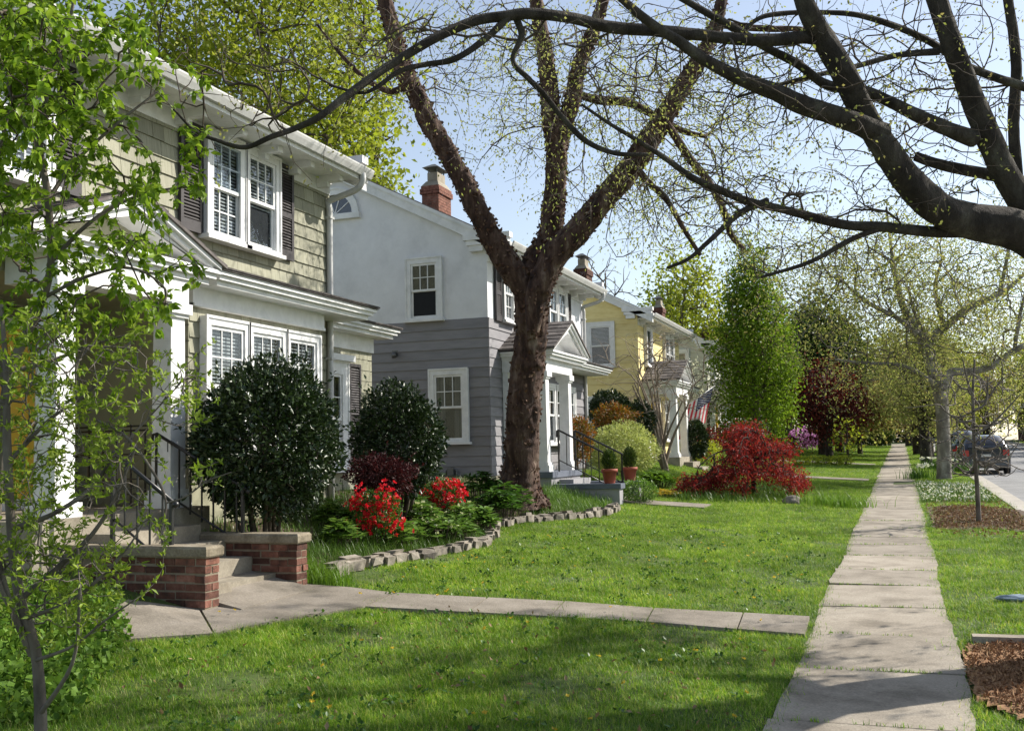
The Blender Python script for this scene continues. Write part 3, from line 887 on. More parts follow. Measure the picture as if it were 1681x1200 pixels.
grass_field('lawn_grass', -7.6, -.55, 10.6, 19, 800, 1.0, 2, patchy)
grass_field('lawn_grass', -7.9, -.3, 19, 38, 330, 1.1, 3)
grass_field('lawn_grass', -8.0, .6, 38, 96, 110, 1.35, 4)
grass_field('verge_grass', .35, 2.3, 5.0, 20, 900, 1.0, 5, patchy)
grass_field('verge_grass', .4, 2.5, 20, 96, 160, 1.25, 6)
grass_field('far_lawn_grass', 10.2, 15, 15, 100, 70, 1.5, 7)

# ---------------------------------------------------------------- houses
W = -8.14            # front wall plane of the row
RIDGE_X = -11.88
def FR(O, u, n): return (np.array(O, float), np.array(u, float), np.array(n, float))
def wedge_mesh(name, mat, tb=.028, tt=.006):
    m = MB()
    m.hexa([(0, 0, 0), (1, 0, 0), (1, tb, 0), (0, tb, 0), (0, 0, 1), (1, 0, 1), (1, tt, 1), (0, tt, 1)])
    return m.mesh(name, [mat])
def place(me, name, parent, F, u0, w, z0, h, n0=0.0, roll=0.0):
    """unit piece (u, n, z) laid on a wall frame"""
    O, u, n = F
    o = bpy.data.objects.new(name, me); COL.objects.link(o); child(o, parent)
    p = O + u * u0 + n * n0
    o.matrix_basis = Matrix(((u[0] * w, n[0], 0, p[0]), (u[1] * w, n[1], 0, p[1]), (roll * w, 0, h, p[2] + z0), (0, 0, 0, 1)))
    return o
SH = {}
def cover_shingles(parent, F, u0, u1, z0, z1, expo, holes, mat, budget, wr=(.15, .40), seed=0, piece='shingle'):
    rg = np.random.default_rng(seed)
    me = SH.setdefault(mat, wedge_mesh(piece, MT[mat]))
    mb = MB(); k = 0
    nrow = int(math.ceil((z1 - z0) / expo))
    for r in range(nrow):
        za = z0 + r * expo; zb = min(z1 + .001 * r, za + expo + .012)
        u = u0
        while u < u1 - .02:
            w = rg.uniform(*wr)
            if u + w > u1 - .06: w = u1 - u
            hid = any(a <= u and u + w <= b and c <= za and zb <= d for a, b, c, d in holes)
            if not hid:
                dz = rg.normal(0, .0025); g = .003
                if k < budget:
                    place(me, piece, parent, F, u + g, w - 2 * g, za + dz, zb - za - dz, .0, rg.normal(0, .004)); k += 1
                else:
                    mb.fbox(F, u + g, u + w - g, za + dz, zb, 0, .016)
            u += w
    if mb.v: mb.build('shingles', MT[mat], parent, 'stuff')
    return k
def cover_planks(parent, F, u0, u1, z0, z1, expo, mat, piece='siding_board', joint=None, seed=0):
    rg = np.random.default_rng(seed)
    key = mat + '_plank'
    me = SH.setdefault(key, wedge_mesh(piece, MT[mat], .030, .008))
    nrow = int(round((z1 - z0) / expo)); expo = (z1 - z0) / nrow
    for r in range(nrow):
        cuts = [u0, u1]
        if joint and rg.random() < .7: cuts = [u0, rg.uniform(u0 + .6, u1 - .6), u1]
        for a, b in zip(cuts[:-1], cuts[1:]):
            place(me, piece, parent, F, a + .001, b - a - .002, z0 + r * expo + rg.normal(0, .002), expo + .010, 0, rg.normal(0, .0006))
def frame_boxes(m, F, u0, u1, z0, z1, w, n0, n1, mi=0):
    m.fbox(F, u0, u0 + w, z0, z1, n0, n1, mi); m.fbox(F, u1 - w, u1, z0, z1, n0, n1, mi)
    m.fbox(F, u0 + w, u1 - w, z1 - w, z1, n0, n1, mi); m.fbox(F, u0 + w, u1 - w, z0, z0 + w, n0, n1, mi)
def window(parent, F, u0, u1, z0, z1, up=(3, 2), lo=None, cas=.11, blind=1.0, curtain=False, sill=True, single_pane=False, depth=.10, head=True, storm=False):
    m = MB()
    m.fbox(F, u0, u0 + cas, z0, z1, 0, depth); m.fbox(F, u1 - cas, u1, z0, z1, 0, depth)
    m.fbox(F, u0 + cas, u1 - cas, z1 - cas * 1.1, z1, 0, depth); m.fbox(F, u0 + cas, u1 - cas, z0, z0 + cas * .35, 0, depth)
    frame_boxes(m, F, u0 - .012, u1 + .012, z0 - .0, z1 + .012, .035, depth - .006, depth + .016)
    w = m.build('window', MT['white'], parent)
    if sill:
        s = MB(); s.fbox(F, u0 - .05, u1 + .05, z0 - .055, z0 - .002, 0, depth + .06); s.build('sill', MT['white'], w)
    a0, a1 = u0 + cas + .002, u1 - cas - .002
    b0, b1 = z0 + cas * .35 + .002, z1 - cas * 1.1 - .002
    zm = (b0 + b1) / 2
    for nm, za, zb, n0, pat in (('upper_sash', zm - .018, b1, depth - .048, up), ('lower_sash', b0, zm + .018, depth - .078, lo)):
        s = MB(); sw = .045
        frame_boxes(s, F, a0, a1, za, zb, sw, n0, n0 + .026)
        cu, cv = pat or (1, 1)
        iu0, iu1, iz0, iz1 = a0 + sw, a1 - sw, za + sw, zb - sw
        for i in range(1, cu):
            c = iu0 + (iu1 - iu0) * i / cu; s.fbox(F, c - .009, c + .009, iz0, iz1, n0 + .004, n0 + .022)
        for j in range(1, cv):
            c = iz0 + (iz1 - iz0) * j / cv; s.fbox(F, iu0, iu1, c - .009, c + .009, n0 + .0035, n0 + .0225)
        s.build(nm, MT['white'], w)
        if single_pane: cu, cv = 1, 1
        for i in range(cu):
            for j in range(cv):
                g = MB()
                g.fbox(F, iu0 + (iu1 - iu0) * i / cu + .001, iu0 + (iu1 - iu0) * (i + 1) / cu - .001, iz0 + (iz1 - iz0) * j / cv + .001, iz0 + (iz1 - iz0) * (j + 1) / cv - .001, n0 + .011, n0 + .014)
                g.build('pane', MT['glass'], w)
    if storm:
        g = MB(); g.fbox(F, a0, a1, zm + .02, b1, depth - .012, depth - .008); g.build('storm_pane', MT['glass'], w)
        g = MB(); frame_boxes(g, F, a0, a1, b0, b1, .03, depth - .018, depth + .002); g.build('storm_frame', MT['white'], w)
    d = MB(); d.fbox(F, a0, a1, b0, b1, .004, .008); d.build('room_dark_sheet', MT['dark'], w)  # thin dark sheet on the wall; interior shade put into its colour
    if blind:
        s = MB(); zb = b1 - .02; k = 0
        while zb > b1 - (b1 - b0) * blind:
            O, u, n = F
            s.fbox(F, a0 + .03, a1 - .03, zb - .022, zb - .004, .010, .016); zb -= .046
        s.build('blind', MT['blind'], w, 'stuff')
    if curtain:
        s = MB(); k = 14
        for i in range(k):
            for (c0, c1) in ((a0 + .03, a0 + (a1 - a0) * .34), (a1 - (a1 - a0) * .34, a1 - .03)):
                ca = c0 + (c1 - c0) * i / k
                s.fbox(F, ca, ca + (c1 - c0) / k, b0 + .02, b1 - .02, .009, .013 + .005 * (i % 2))
        s.build('curtain', MT['curtain'], w)
    return w
def shutter(parent, F, u0, u1, z0, z1, mat='shutter'):
    m = MB(); sw = .055
    frame_boxes(m, F, u0, u1, z0, z1, sw, .032, .072)
    zm = z0 + (z1 - z0) * .47; m.fbox(F, u0 + sw, u1 - sw, zm - .04, zm + .04, .033, .071)
    m.fbox(F, u0 + sw, u1 - sw, z0 + sw, z0 + sw + .09, .033, .071)
    s = m.build('shutter', MT[mat], parent)
    b = MB(); O, u, n = F
    z = z0 + sw + .1
    while z < z1 - sw - .02:
        if abs(z + .015 - zm) > .05:
            P = lambda a, zz, nn: O + u * a + n * nn + np.array([0, 0, zz])
            b.hexa([P(u0 + sw, z, .062), P(u1 - sw, z, .062), P(u1 - sw, z + .008, .066), P(u0 + sw, z + .008, .066),
                    P(u0 + sw, z + .034, .036), P(u1 - sw, z + .034, .036), P(u1 - sw, z + .040, .042), P(u0 + sw, z + .040, .042)])
        z += .043
    b.fbox(F, u0 + sw, u1 - sw, z0 + sw, z1 - sw, .0305, .0335)
    b.build('louvres', MT[mat], s, 'stuff')
def roof_courses(parent, name, P00, P10, P01, P11, rows, cols, seed=0, mat='roof', lap=.02, budget=400):
    """tabs laid on a slope: P00-P10 is the eave line, P01-P11 the ridge line"""
    rg = np.random.default_rng(seed)
    P00, P10, P01, P11 = [np.asarray(p, float) for p in (P00, P10, P01, P11)]
    nrm = unit(np.cross(P10 - P00, P01 - P00)); nrm = nrm if nrm[2] > 0 else -nrm
    m = MB(); n_obj = 0
    for r in range(rows):
        t0, t1 = r / rows, min(1.0, (r + 1) / rows + .012)
        A, B = P00 + (P01 - P00) * t0, P10 + (P11 - P10) * t0
        A2, B2 = P00 + (P01 - P00) * t1, P10 + (P11 - P10) * t1
        off = rg.uniform(0, 1)
        cuts = [0.0] + [c for c in np.clip((np.arange(cols) + off) / cols, 0, 1) if .01 < c < .99] + [1.0]
        for a, b in zip(cuts[:-1], cuts[1:]):
            g = .003 / max(.3, np.linalg.norm(P10 - P00))
            h = rg.uniform(.016, .024)
            q = [A + (B - A) * (a + g), A + (B - A) * (b - g), A2 + (B2 - A2) * (b - g), A2 + (B2 - A2) * (a + g)]
            dn = [h, h, .005, .005]
            mm = MB(); mm.hexa([p for p in q] + [p + nrm * d for p, d in zip(q, dn)])
            if n_obj < budget:
                mm.build(name, MT[mat], parent); n_obj += 1
            else: m.add(mm.v, mm.f)
    if m.v: m.build(name + 's', MT[mat], parent, 'stuff')
def moulding(m, F, u0, u1, z0, z1, nb, steps):
    """stacked cornice: steps = [(z fraction, projection)] growing upwards"""
    zz = z0
    for (f, pr) in steps:
        h = (z1 - z0) * f
        m.fbox(F, u0, u1, zz, zz + h, nb, pr); zz += h
def column(parent, cx, cy, w, z0, z1):
    m = MB()
    t = w * .045
    m.hexa([(cx - w / 2, cy - w / 2, z0 + .2), (cx + w / 2, cy - w / 2, z0 + .2), (cx + w / 2, cy + w / 2, z0 + .2), (cx - w / 2, cy + w / 2, z0 + .2),
            (cx - w / 2 + t, cy - w / 2 + t, z1 - .13), (cx + w / 2 - t, cy - w / 2 + t, z1 - .13), (cx + w / 2 - t, cy + w / 2 - t, z1 - .13), (cx - w / 2 + t, cy + w / 2 - t, z1 - .13)])
    for (e, a, b) in ((.05, z0, z0 + .14), (.025, z0 + .14, z0 + .202), (.02, z1 - .16, z1 - .12), (.05, z1 - .12, z1)):
        m.box(cx - w / 2 - e, cx + w / 2 + e, cy - w / 2 - e, cy + w / 2 + e, a, b)
    return m.build('column', MT['white'], parent)
def prism_x(m, pts_yz, x0, x1, mi=0):
    m.prism([(x0, y, z) for y, z in pts_yz], (x1 - x0, 0, 0), mi)
def roof_main(t, y0, dz, seed, rake=True, Wd=7.4):
    """gable roof, ridge along the street"""
    ez = 6.34 + dz; ex = -7.55; rz = 8.55 + dz
    bx = 2 * RIDGE_X - ex
    yA, yB = y0 - .14, y0 + Wd + .14
    m = MB()
    th = .16
    m.hexa([(ex, yA, ez - th), (RIDGE_X, yA, rz - th), (RIDGE_X, yB, rz - th), (ex, yB, ez - th), (ex, yA, ez), (RIDGE_X, yA, rz), (RIDGE_X, yB, rz), (ex, yB, ez)])
    m.hexa([(RIDGE_X - .001, yA, rz - th), (bx, yA, ez - th), (bx, yB, ez - th), (RIDGE_X - .001, yB, rz - th), (RIDGE_X - .001, yA, rz), (bx, yA, ez), (bx, yB, ez), (RIDGE_X - .001, yB, rz)])
    roof = m.build('roof', MT['roof'], t)
    # rake boards on both gables, eave returns
    for (ya, yb) in ((yA - .03, yA + .12), (yB - .12, yB + .03)):
        for (xa, za, xb, zb) in ((ex, ez, RIDGE_X, rz), (bx, ez, RIDGE_X, rz)):
            r = MB()
            P = [(xa, ya, za - .32), (xb, ya, zb - .32), (xb, ya, zb - .025), (xa, ya, za - .025)]
            r.prism(P, (0, yb - ya, 0))
            # thin crown strip
            P = [(xa, ya - .035, za - .11), (xb, ya - .035, zb - .11), (xb, ya - .035, zb - .026), (xa, ya - .035, za - .026)]
            r.prism(P, (0, .04, 0))
            r.build('rake_board', MT['white'], t)
    ya, yb = y0 - .20, y0 - .003
    for (a, b) in ((ya, yb), (y0 + Wd + .003, y0 + Wd + .2)):
        e = MB(); e.box(-8.62, ex + .02, a, b, 6.44 + dz, 6.56 + dz); e.box(-8.56, ex - .03, a + .03, b, 6.33 + dz, 6.438 + dz); e.box(-8.50, -8.18, a + .06, b, 6.20 + dz, 6.328 + dz)
        e.build('eave_return', MT['white'], t)
    # soffit, frieze, fascia
    s = MB()
    s.box(W - .02, ex - .02, y0 + .003, y0 + Wd - .003, 6.185 + dz, 6.21 + dz)
    s.build('soffit', MT['white'], t)
    s = MB(); s.box(ex - .02, ex + .012, yA - .05, yB + .05, 6.15 + dz, 6.30 + dz); s.box(ex - .16, ex - .02, yA, yB, 6.165 + dz, 6.184 + dz); s.build('fascia', MT['white'], t)
    s = MB(); s.box(W - .01, W + .034, y0 + .002, y0 + Wd - .002, 5.98 + dz, 6.184 + dz); s.build('frieze', MT['white'], t)
    k = 9
    for i in range(k):
        yc = y0 + .35 + (Wd - .7) * i / (k - 1)
        b = MB(); b.box(W + .034, W + .44, yc - .055, yc + .055, 6.08 + dz, 6.184 + dz); b.box(W + .034, W + .22, yc - .045, yc + .045, 6.01 + dz, 6.08 + dz)
        b.build('bracket', MT['white'], t)
    # gutter profile along the eave
    g = MB()
    prof = [(ex + .012, 6.340), (ex + .012, 6.205), (ex + .075, 6.205), (ex + .115, 6.280), (ex + .13, 6.320), (ex + .13, 6.340), (ex + .115, 6.340), (ex + .10, 6.315), (ex + .06, 6.225), (ex + .03, 6.225), (ex + .03, 6.340)]
    g.prism([(x, yA - .06, z + dz) for x, z in prof], (0, yB - yA + .12, 0))
    g.build('gutter', MT['gutter'], t)
def downspout(t, y, dz, z0=1.3, x=W + .065, dirn=1):
    m = MB()
    P, r = smooth_path([(-7.49, y, 6.24 + dz), (-7.49, y, 6.12 + dz), (-7.62, y, 5.99 + dz), (x - .08 + .06, y, 5.86 + dz), (x, y, 5.74 + dz), (x, y, 5.0), (x, y, z0)], [.05] * 7, 4)
    m.tube(P, r, 8)
    for z in (5.5, 3.3): m.box(x - .07, x + .055, y - .06, y + .06, z, z + .035)
    m.build('downspout', MT['gutter'], t)
def chimney(t, cx, cy, ztop, zb, wx=.44, wy=.74):
    m = MB()
    m.box(cx - wx / 2, cx + wx / 2, cy - wy / 2, cy + wy / 2, zb, ztop - .32)
    ch = m.build('chimney', MT['mortar'], t)
    b = MB(); rg = np.random.default_rng(int(cy * 10))
    rows = int((ztop - .02 - zb) / .075)
    for r in range(rows):
        z = zb + r * .075; e = .008 if z < ztop - .3 else (.05 if z < ztop - .12 else .025)
        for (L, fixed, ax) in ((wx + 2 * e, cy - wy / 2, 'x-'), (wx + 2 * e, cy + wy / 2, 'x+'), (wy + 2 * e, cx + wx / 2, 'y+'), (wy + 2 * e, cx - wx / 2, 'y-')):
            n = max(2, int(round(L / .21)))
            o = (r % 2) * .5
            for i in range(n + (1 if o else 0)):
                a = -L / 2 + max(0, (i - o)) * L / n; c = -L / 2 + min(n, i + 1 - o) * L / n
                if c - a < .03: continue
                a += .005; c -= .005
                if ax[0] == 'x':
                    q = fixed - e if ax[1] == '-' else fixed
                    b.box(cx + a, cx + c, q, q + e, z + .005, z + .07)
                else:
                    q = fixed if ax[1] == '+' else fixed - e
                    b.box(q, q + e, cy + a, cy + c, z + .005, z + .07)
    b.build('bricks', MT['brick'], ch, 'stuff')
    c = MB()
    c.hexa([(cx - wx / 2 - .02, cy - wy / 2 - .02, ztop - .03), (cx + wx / 2 + .02, cy - wy / 2 - .02, ztop - .03), (cx + wx / 2 + .02, cy + wy / 2 + .02, ztop - .03), (cx - wx / 2 - .02, cy + wy / 2 + .02, ztop - .03),
            (cx - wx * .36, cy - wy * .36, ztop + .12), (cx + wx * .36, cy - wy * .36, ztop + .12), (cx + wx * .36, cy + wy * .36, ztop + .12), (cx - wx * .36, cy + wy * .36, ztop + .12)])
    c.box(cx - wx * .31, cx + wx * .31, cy - wy * .31, cy + wy * .31, ztop + .12, ztop + .36)
    c.build('cap', MT['conc'], ch)
    k = MB()
    for dx in (-1, 1):
        for dy in (-1, 1): k.bar((cx + dx * wx * .26, cy + dy * wy * .26, ztop + .36), (cx + dx * wx * .28, cy + dy * wy * .28, ztop + .50), .025)
    k.hexa([(cx - wx * .5, cy - wy * .5, ztop + .47), (cx + wx * .5, cy - wy * .5, ztop + .47), (cx + wx * .5, cy + wy * .5, ztop + .47), (cx - wx * .5, cy + wy * .5, ztop + .47),
            (cx - wx * .1, cy - wy * .2, ztop + .60), (cx + wx * .1, cy - wy * .2, ztop + .60), (cx + wx * .1, cy + wy * .2, ztop + .60), (cx - wx * .1, cy + wy * .2, ztop + .60)])
    k.build('cowl', MT['lead'], ch)
def portico(t, y0, cy, hw, xf, dz, zf, colx, coly, colw=.25, seed=0, tymp='white', budget=140, hs=.50, pil=True):
    """pedimented porch: cornice front at xf, centre cy, half width hw"""
    F = FR((W, 0, 0), (0, 1, 0), (1, 0, 0)); pr = xf - W
    p = t
    zb, zt = 3.58 + dz, 3.875 + dz
    xe = colx + colw / 2 + .02
    ya, yb = min(coly) - colw / 2 - .02, max(coly) + colw / 2 + .02
    m = MB()
    m.box(W + .03, xe, ya, ya + .24, zb, zt); m.box(W + .03, xe, yb - .24, yb, zb, zt); m.box(xe - .24, xe, ya + .24, yb - .24, zb, zt)
    m.box(W + .03, xe - .24, ya + .24, yb - .24, zt - .06, zt - .03)
    m.build('entablature', MT['white'], p)
    m = MB()
    ly, ry = cy - hw, cy + hw
    for (f, a, b) in ((.10, zt - .02, zt + .05), (.04, zt + .05, zt + .11), (.0, zt + .11, zt + .155)):
        m.box(W + .03, xf - f, ly + f, ry - f, a, b)
    m.build('cornice', MT['white'], p)
    za = zt + .157; h = hw * hs
    xr = xf + .02
    # tympanum set back, raking cornices proud of it
    m = MB(); prism_x(m, [(ly + .18, za), (ry - .18, za), (cy, za + h - .10)], xe - .26, xe - .22); m.build('tympanum', MT[tymp], p)
    m = MB()
    for s, e in ((1, ly), (-1, ry)):
        for (d0, d1, xx) in ((.0, .075, xr), (.075, .155, xr - .045), (.155, .26, xr - .10)):
            pts = [(e, za + .06 - d1), (cy, za + h + .06 - d1), (cy, za + h + .06 - d0), (e, za + .06 - d0)]
            if d1 > .1: pts = [(e + s * .12, za + .002), (e + s * .12, za + .06 - d0 + .068), (cy, za + h + .06 - d0), (cy, za + h + .06 - d1)]
            elif d1 > .06: pts = [(e + s * .02, za + .001), (e + s * .02, za + .0), (e + s * .02, za + .06 - d0 + .012), (cy, za + h + .06 - d0), (cy, za + h + .06 - d1)]
            prism_x(m, pts, xe - .30, xx)
    m.build('raking_cornice', MT['white'], p)
    # roof slopes with tabs
    xb = W + .02
    up = .075
    for s, e in ((1, ly - .05), (-1, ry + .05)):
        P00 = (xb, e, za + .05); P10 = (xr + .03, e, za + .05); P01 = (xb, cy, za + h + up); P11 = (xr + .03, cy, za + h + up)
        m = MB(); m.hexa([(P00[0], e, P00[2] - .03), (P10[0], e, P10[2] - .03), (P11[0], cy, P11[2] - .03), (P01[0], cy, P01[2] - .03), P00, P10, P11, P01])
        m.build('porch_roof', MT['roof'], p)
        roof_courses(p, 'roof_shingle', P00, P10, P01, P11, max(6, int(hw / .19)), max(3, int(pr / .28)), seed, budget=budget if s == 1 else 0)
    for c in coly: column(p, colx, c, colw, zf, zb)
    for c in (coly if pil else ()):
        m = MB(); m.box(W + .031, W + .16, c - .12, c + .12, zf, zb - .001); m.build('pilaster', MT['white'], p)
def pent(t, ya, yb, xe, dz, back=W, z=3.93, frieze_x=None):
    zt = z + dz
    m = MB()
    for (f, a, b) in ((.10, zt - .03, zt + .035), (.04, zt + .035, zt + .09), (.0, zt + .09, zt + .135)):
        m.box(back + .032, xe - f, ya + f * .5, yb - f, a, b)
    m.build('cornice', MT['white'], t)
    m = MB()
    m.hexa([(back + .032, ya, zt + .14), (xe + .03, ya, zt + .14), (xe + .03, yb + .03, zt + .14), (back + .032, yb + .03, zt + .14), (back + .032, ya, zt + .27), (xe + .03, ya, zt + .155), (xe + .03, yb + .03, zt + .155), (back + .032, yb + .03, zt + .27)])
    m.build('pent_roof', MT['roof'], t)
    roof_courses(t, 'roof_shingle', (xe + .045, ya, zt + .158), (xe + .045, yb + .03, zt + .158), (back + .032, ya, zt + .275), (back + .032, yb + .03, zt + .275), 3, int((yb - ya) / .28), 5, budget=0)
def gable_body(t, y0, dz, zlo, zhi, mat, Wd=7.4, inset=0.0):
    """upper storey block with its gables"""
    m = MB()
    bx = 2 * RIDGE_X - W
    poly = [(W, zlo), (W, 6.465 + dz), (RIDGE_X, 8.375 + dz), (bx, 6.465 + dz), (bx, zlo)]
    m.prism([(x, y0, z) for x, z in poly], (0, Wd, 0))
    return m.build('upper_wall', MT[mat], t)
def arch_window(t, x, y, z, r):
    n = 14; F = FR((x, y, z), (1, 0, 0), (0, -1, 0))
    m = MB()
    for i in range(n):
        a, b = math.pi * i / n, math.pi * (i + 1) / n
        P = lambda rr, an, nn: (x + rr * math.cos(an), y - nn, z + rr * math.sin(an))
        for (ra, rb, nn) in ((r, r + .13, .07), (r + .13, r + .17, .09)):
            m.hexa([P(ra, a, 0), P(rb, a, 0), P(rb, b, 0), P(ra, b, 0), P(ra, a, nn), P(rb, a, nn), P(rb, b, nn), P(ra, b, nn)])
    m.fbox(F, -r - .2, r + .2, -.13, -.001, 0, .10)
    w = m.build('fanlight', MT['white'], t)
    g = MB()
    for k in range(5):
        s0, s1 = math.pi * k / 5, math.pi * (k + 1) / 5
        gg = MB(); pts = [(x, y - .025, z + .002)] + [(x + (r - .002) * math.cos(s0 + (s1 - s0) * i / 4), y - .025, z + .002 + (r - .004) * math.sin(s0 + (s1 - s0) * i / 4)) for i in range(5)]
        gg.prism(pts, (0, -.004, 0)); gg.build('pane', MT['glassdk'], w)
    s = MB()
    for k in range(1, 5):
        an = math.pi * k / 5; s.bar((x, y - .035, z), (x + r * math.cos(an), y - .035, z + r * math.sin(an)), .02, .02)
    s.build('muntins', MT['white'], w)
    d = MB(); d.prism([(x + r * math.cos(math.pi * i / 10), y - .004, z + r * math.sin(math.pi * i / 10)) for i in range(11)], (0, -.004, 0)); d.build('room_dark_sheet', MT['dark'], w)  # half-round dark sheet, attic darkness painted as its colour
def door(t, F, u0, u1, z0, z1, mat, glass=False):
    m = MB(); frame_boxes(m, F, u0 - .12, u1 + .12, z0 - .02, z1 + .12, .12, 0, .08)
    d = m.build('door', MT['white'], t)
    m = MB()
    m.fbox(F, u0, u1, z0, z1, .006, .05)
    for (a, b) in ((.08, .46), (.54, .92)):
        for (c, e) in ((.06, .38), (.44, .66), (.72, .94)):
            frame_boxes(m, F, u0 + (u1 - u0) * a, u0 + (u1 - u0) * b, z0 + (z1 - z0) * c, z0 + (z1 - z0) * e, .02, .05, .062)
    m.build('leaf', MT[mat], d)
    if glass:
        g = MB(); g.fbox(F, u0 + .05, u1 - .05, z0 + .25, z1 - .1, .063, .067); g.build('pane', MT['glassdk'], d)
        g = MB(); frame_boxes(g, F, u0, u1, z0, z1, .07, .0625, .075); g.build('storm_frame', MT['white'], d)
    h = MB(); h.lathe((0, 0, 0), [(.0, -.02), (.028, -.01), (.03, .01), (0, .03)], 8)
    O, u, n = F; c = O + u * (u1 - .09) + n * .075 + np.array([0, 0, z0 + .95])
    h.v = [(v[0] + c[0], v[1] + c[1], v[2] + c[2]) for v in h.v]
    h.build('handle', MT['lead'], d)
FF = lambda x: FR((x, 0, 0), (0, 1, 0), (1, 0, 0))            # wall facing the street, u runs up the street
FS = lambda y: FR((0, y, 0), (1, 0, 0), (0, -1, 0))           # side wall facing the camera, u is X
BX = 2 * RIDGE_X - W

# ---- house 1: sage shingles, recessed porch
Y1 = 6.65
h1 = thing('shingled_house', (W - 3, Y1 + 3.7, 1.0), 'sage green shingled house with dark louvred shutters behind the two round bushes', 'house')
gable_body(h1, Y1, -.08, 3.72, 6.3, 'sagetrim')
m = MB()
m.box(BX, -9.45, Y1, Y1 + 7.35, .4, 3.72); m.box(-9.45, W, 10.2, Y1 + 7.35, .4, 3.72); m.box(W, -7.84, 10.22, 13.28, .4, 3.72); m.box(-9.45, W, Y1, 7.05, .4, 3.72)
m.build('lower_wall', MT['sagetrim'], h1)
roof_main(h1, Y1, -.08, 1)
hole_u = [(10.86, 12.50, 4.67, 6.0), (7.45, 8.25, 4.67, 6.0)]
nsh = cover_shingles(h1, FF(W), 8.4, Y1 + 7.4, 4.12, 6.06, .193, hole_u, 'sage', 205, seed=1)
cover_shingles(h1, FF(W), Y1, 8.4, 4.12, 6.06, .193, hole_u, 'sage', 0, seed=2)
hole_b = [(10.45, 13.05, 1.9, 3.55)]
nsh += cover_shingles(h1, FF(-7.84), 10.22, 13.30, 1.55, 3.66, .193, hole_b, 'sage', 60, seed=3)
cover_shingles(h1, FS(10.22), -9.45, -7.818, 1.3, 3.66, .193, [], 'sage', 14, seed=4)
cover_shingles(h1, FF(W), 13.3, Y1 + 7.4, 1.2, 3.9, .193, [], 'sage', 10, seed=5)
cover_shingles(h1, FF(-9.45), 7.05, 10.2, 1.3, 3.66, .193, [(8.45, 9.55, 1.3, 3.5)], 'sage', 11, seed=6)
window(h1, FF(W + .018), 10.84, 11.69, 4.67, 6.06, (3, 2), (3, 2), .10, 1.0, storm=True)
window(h1, FF(W + .018), 11.67, 12.52, 4.672, 6.058, (3, 2), None, .10, .55)
shutter(h1, FF(W), 10.38, 10.82, 4.66, 6.05); shutter(h1, FF(W), 12.55, 12.95, 4.66, 6.05)
window(h1, FF(W + .018), 7.45, 8.27, 4.67, 6.06, (3, 2), (3, 2), .10, .9)
shutter(h1, FF(W), 8.30, 8.72, 4.66, 6.05)
for i in range(3):
    window(h1, FF(-7.84 + .018), 10.42 + i * .885, 10.42 + i * .885 + .90, 1.93 + i * .0015, 3.56 - i * .0015, (3, 2), (3, 2), .095, 1.0)
pent(h1, 10.30, Y1 + 7.62, -7.42, 0)
m = MB(); m.box(W, -7.78, 10.24, 13.30, 3.665, 3.90); m.box(W, -7.76, 10.24, 13.30, 3.66, 3.70); m.build('frieze', MT['white'], h1)
portico(h1, Y1, 8.72, 1.44, -7.32, 0, 1.30, -7.60, (7.90, 9.58), .26, 1, 'sagetrim', 60, .39, False)
door(h1, FF(-9.45), 8.55, 9.45, 1.32, 3.36, 'door')
downspout(h1, Y1 + 7.33, -.08, 1.0)
# low wing at the right
m = MB(); m.box(-13.0, -8.85, Y1 + 7.42, 16.75, .6, 3.95); m.build('wing_wall', MT['sagetrim'], h1)
cover_shingles(h1, FF(-8.85), Y1 + 7.42, 16.77, 1.2, 3.66, .193, [(14.2, 16.0, 1.2, 3.3)], 'sage', 40, seed=7)
pent(h1, Y1 + 7.42, 17.12, -8.42, .0, -8.88, 3.96)
m = MB(); m.box(-8.85, -8.80, Y1 + 7.42, 16.79, 3.665, 3.93); m.build('frieze', MT['white'], h1)
window(h1, FF(-8.85 + .02), 14.35, 15.72, 1.6, 3.42, (3, 2), (3, 2), .20, .0)
m = MB(); m.box(-8.83, -8.64, 14.25, 15.82, 3.425, 3.53); m.build('window_head', MT['white'], h1)
shutter(h1, FF(-8.85), 15.85, 16.27, 1.6, 3.42)
# ---- house 2: white stucco over grey boards
Y2 = 20.85
h2 = thing('grey_house', (W - 3, Y2 + 3.7, 1.2), 'white stucco house with grey board ground floor and half round attic window', 'house')
gable_body(h2, Y2, 0, 4.74, 6.3, 'stucco')
m = MB(); m.box(BX, W, Y2 + .0, Y2 + 7.4, .6, 4.74); m.build('lower_wall', MT['grey'], h2)
roof_main(h2, Y2, 0, 2)
cover_planks(h2, FS(Y2), BX, W + .03, 1.32, 4.74, .212, 'grey', seed=1)
cover_planks(h2, FF(W), Y2 - .03, Y2 + 7.4, 1.32, 4.74, .212, 'grey', seed=2)
m = MB(); m.box(BX, W + .012, Y2 - .012, Y2 + 7.4, .5, 1.318); m.build('foundation', MT['conc'], h2)
arch_window(h2, RIDGE_X, Y2, 7.38, .46)
window(h2, FS(Y2), -10.08, -9.20, 4.79, 6.18, (3, 2), None, .12, 0, curtain=False, depth=.07)
window(h2, FS(Y2 - .028), -9.52, -8.60, 2.06, 3.66, (3, 2), None, .12, 0, curtain=True)
window(h2, FF(W), 21.62, 22.36, 4.78, 6.10, (3, 2), (3, 2), .10, .5)
shutter(h2, FF(W), 21.22, 21.58, 4.72, 6.06); shutter(h2, FF(W), 22.40, 22.76, 4.72, 6.06)
window(h2, FF(W), 24.92, 25.72, 4.78, 6.10, (2, 2), (1, 1), .10, .3); window(h2, FF(W), 25.70, 26.5, 4.782, 6.098, (2, 2), (1, 1), .10, .3)
shutter(h2, FF(W), 26.54, 26.94, 4.72, 6.06); shutter(h2, FF(W), 24.48, 24.88, 4.72, 6.06)
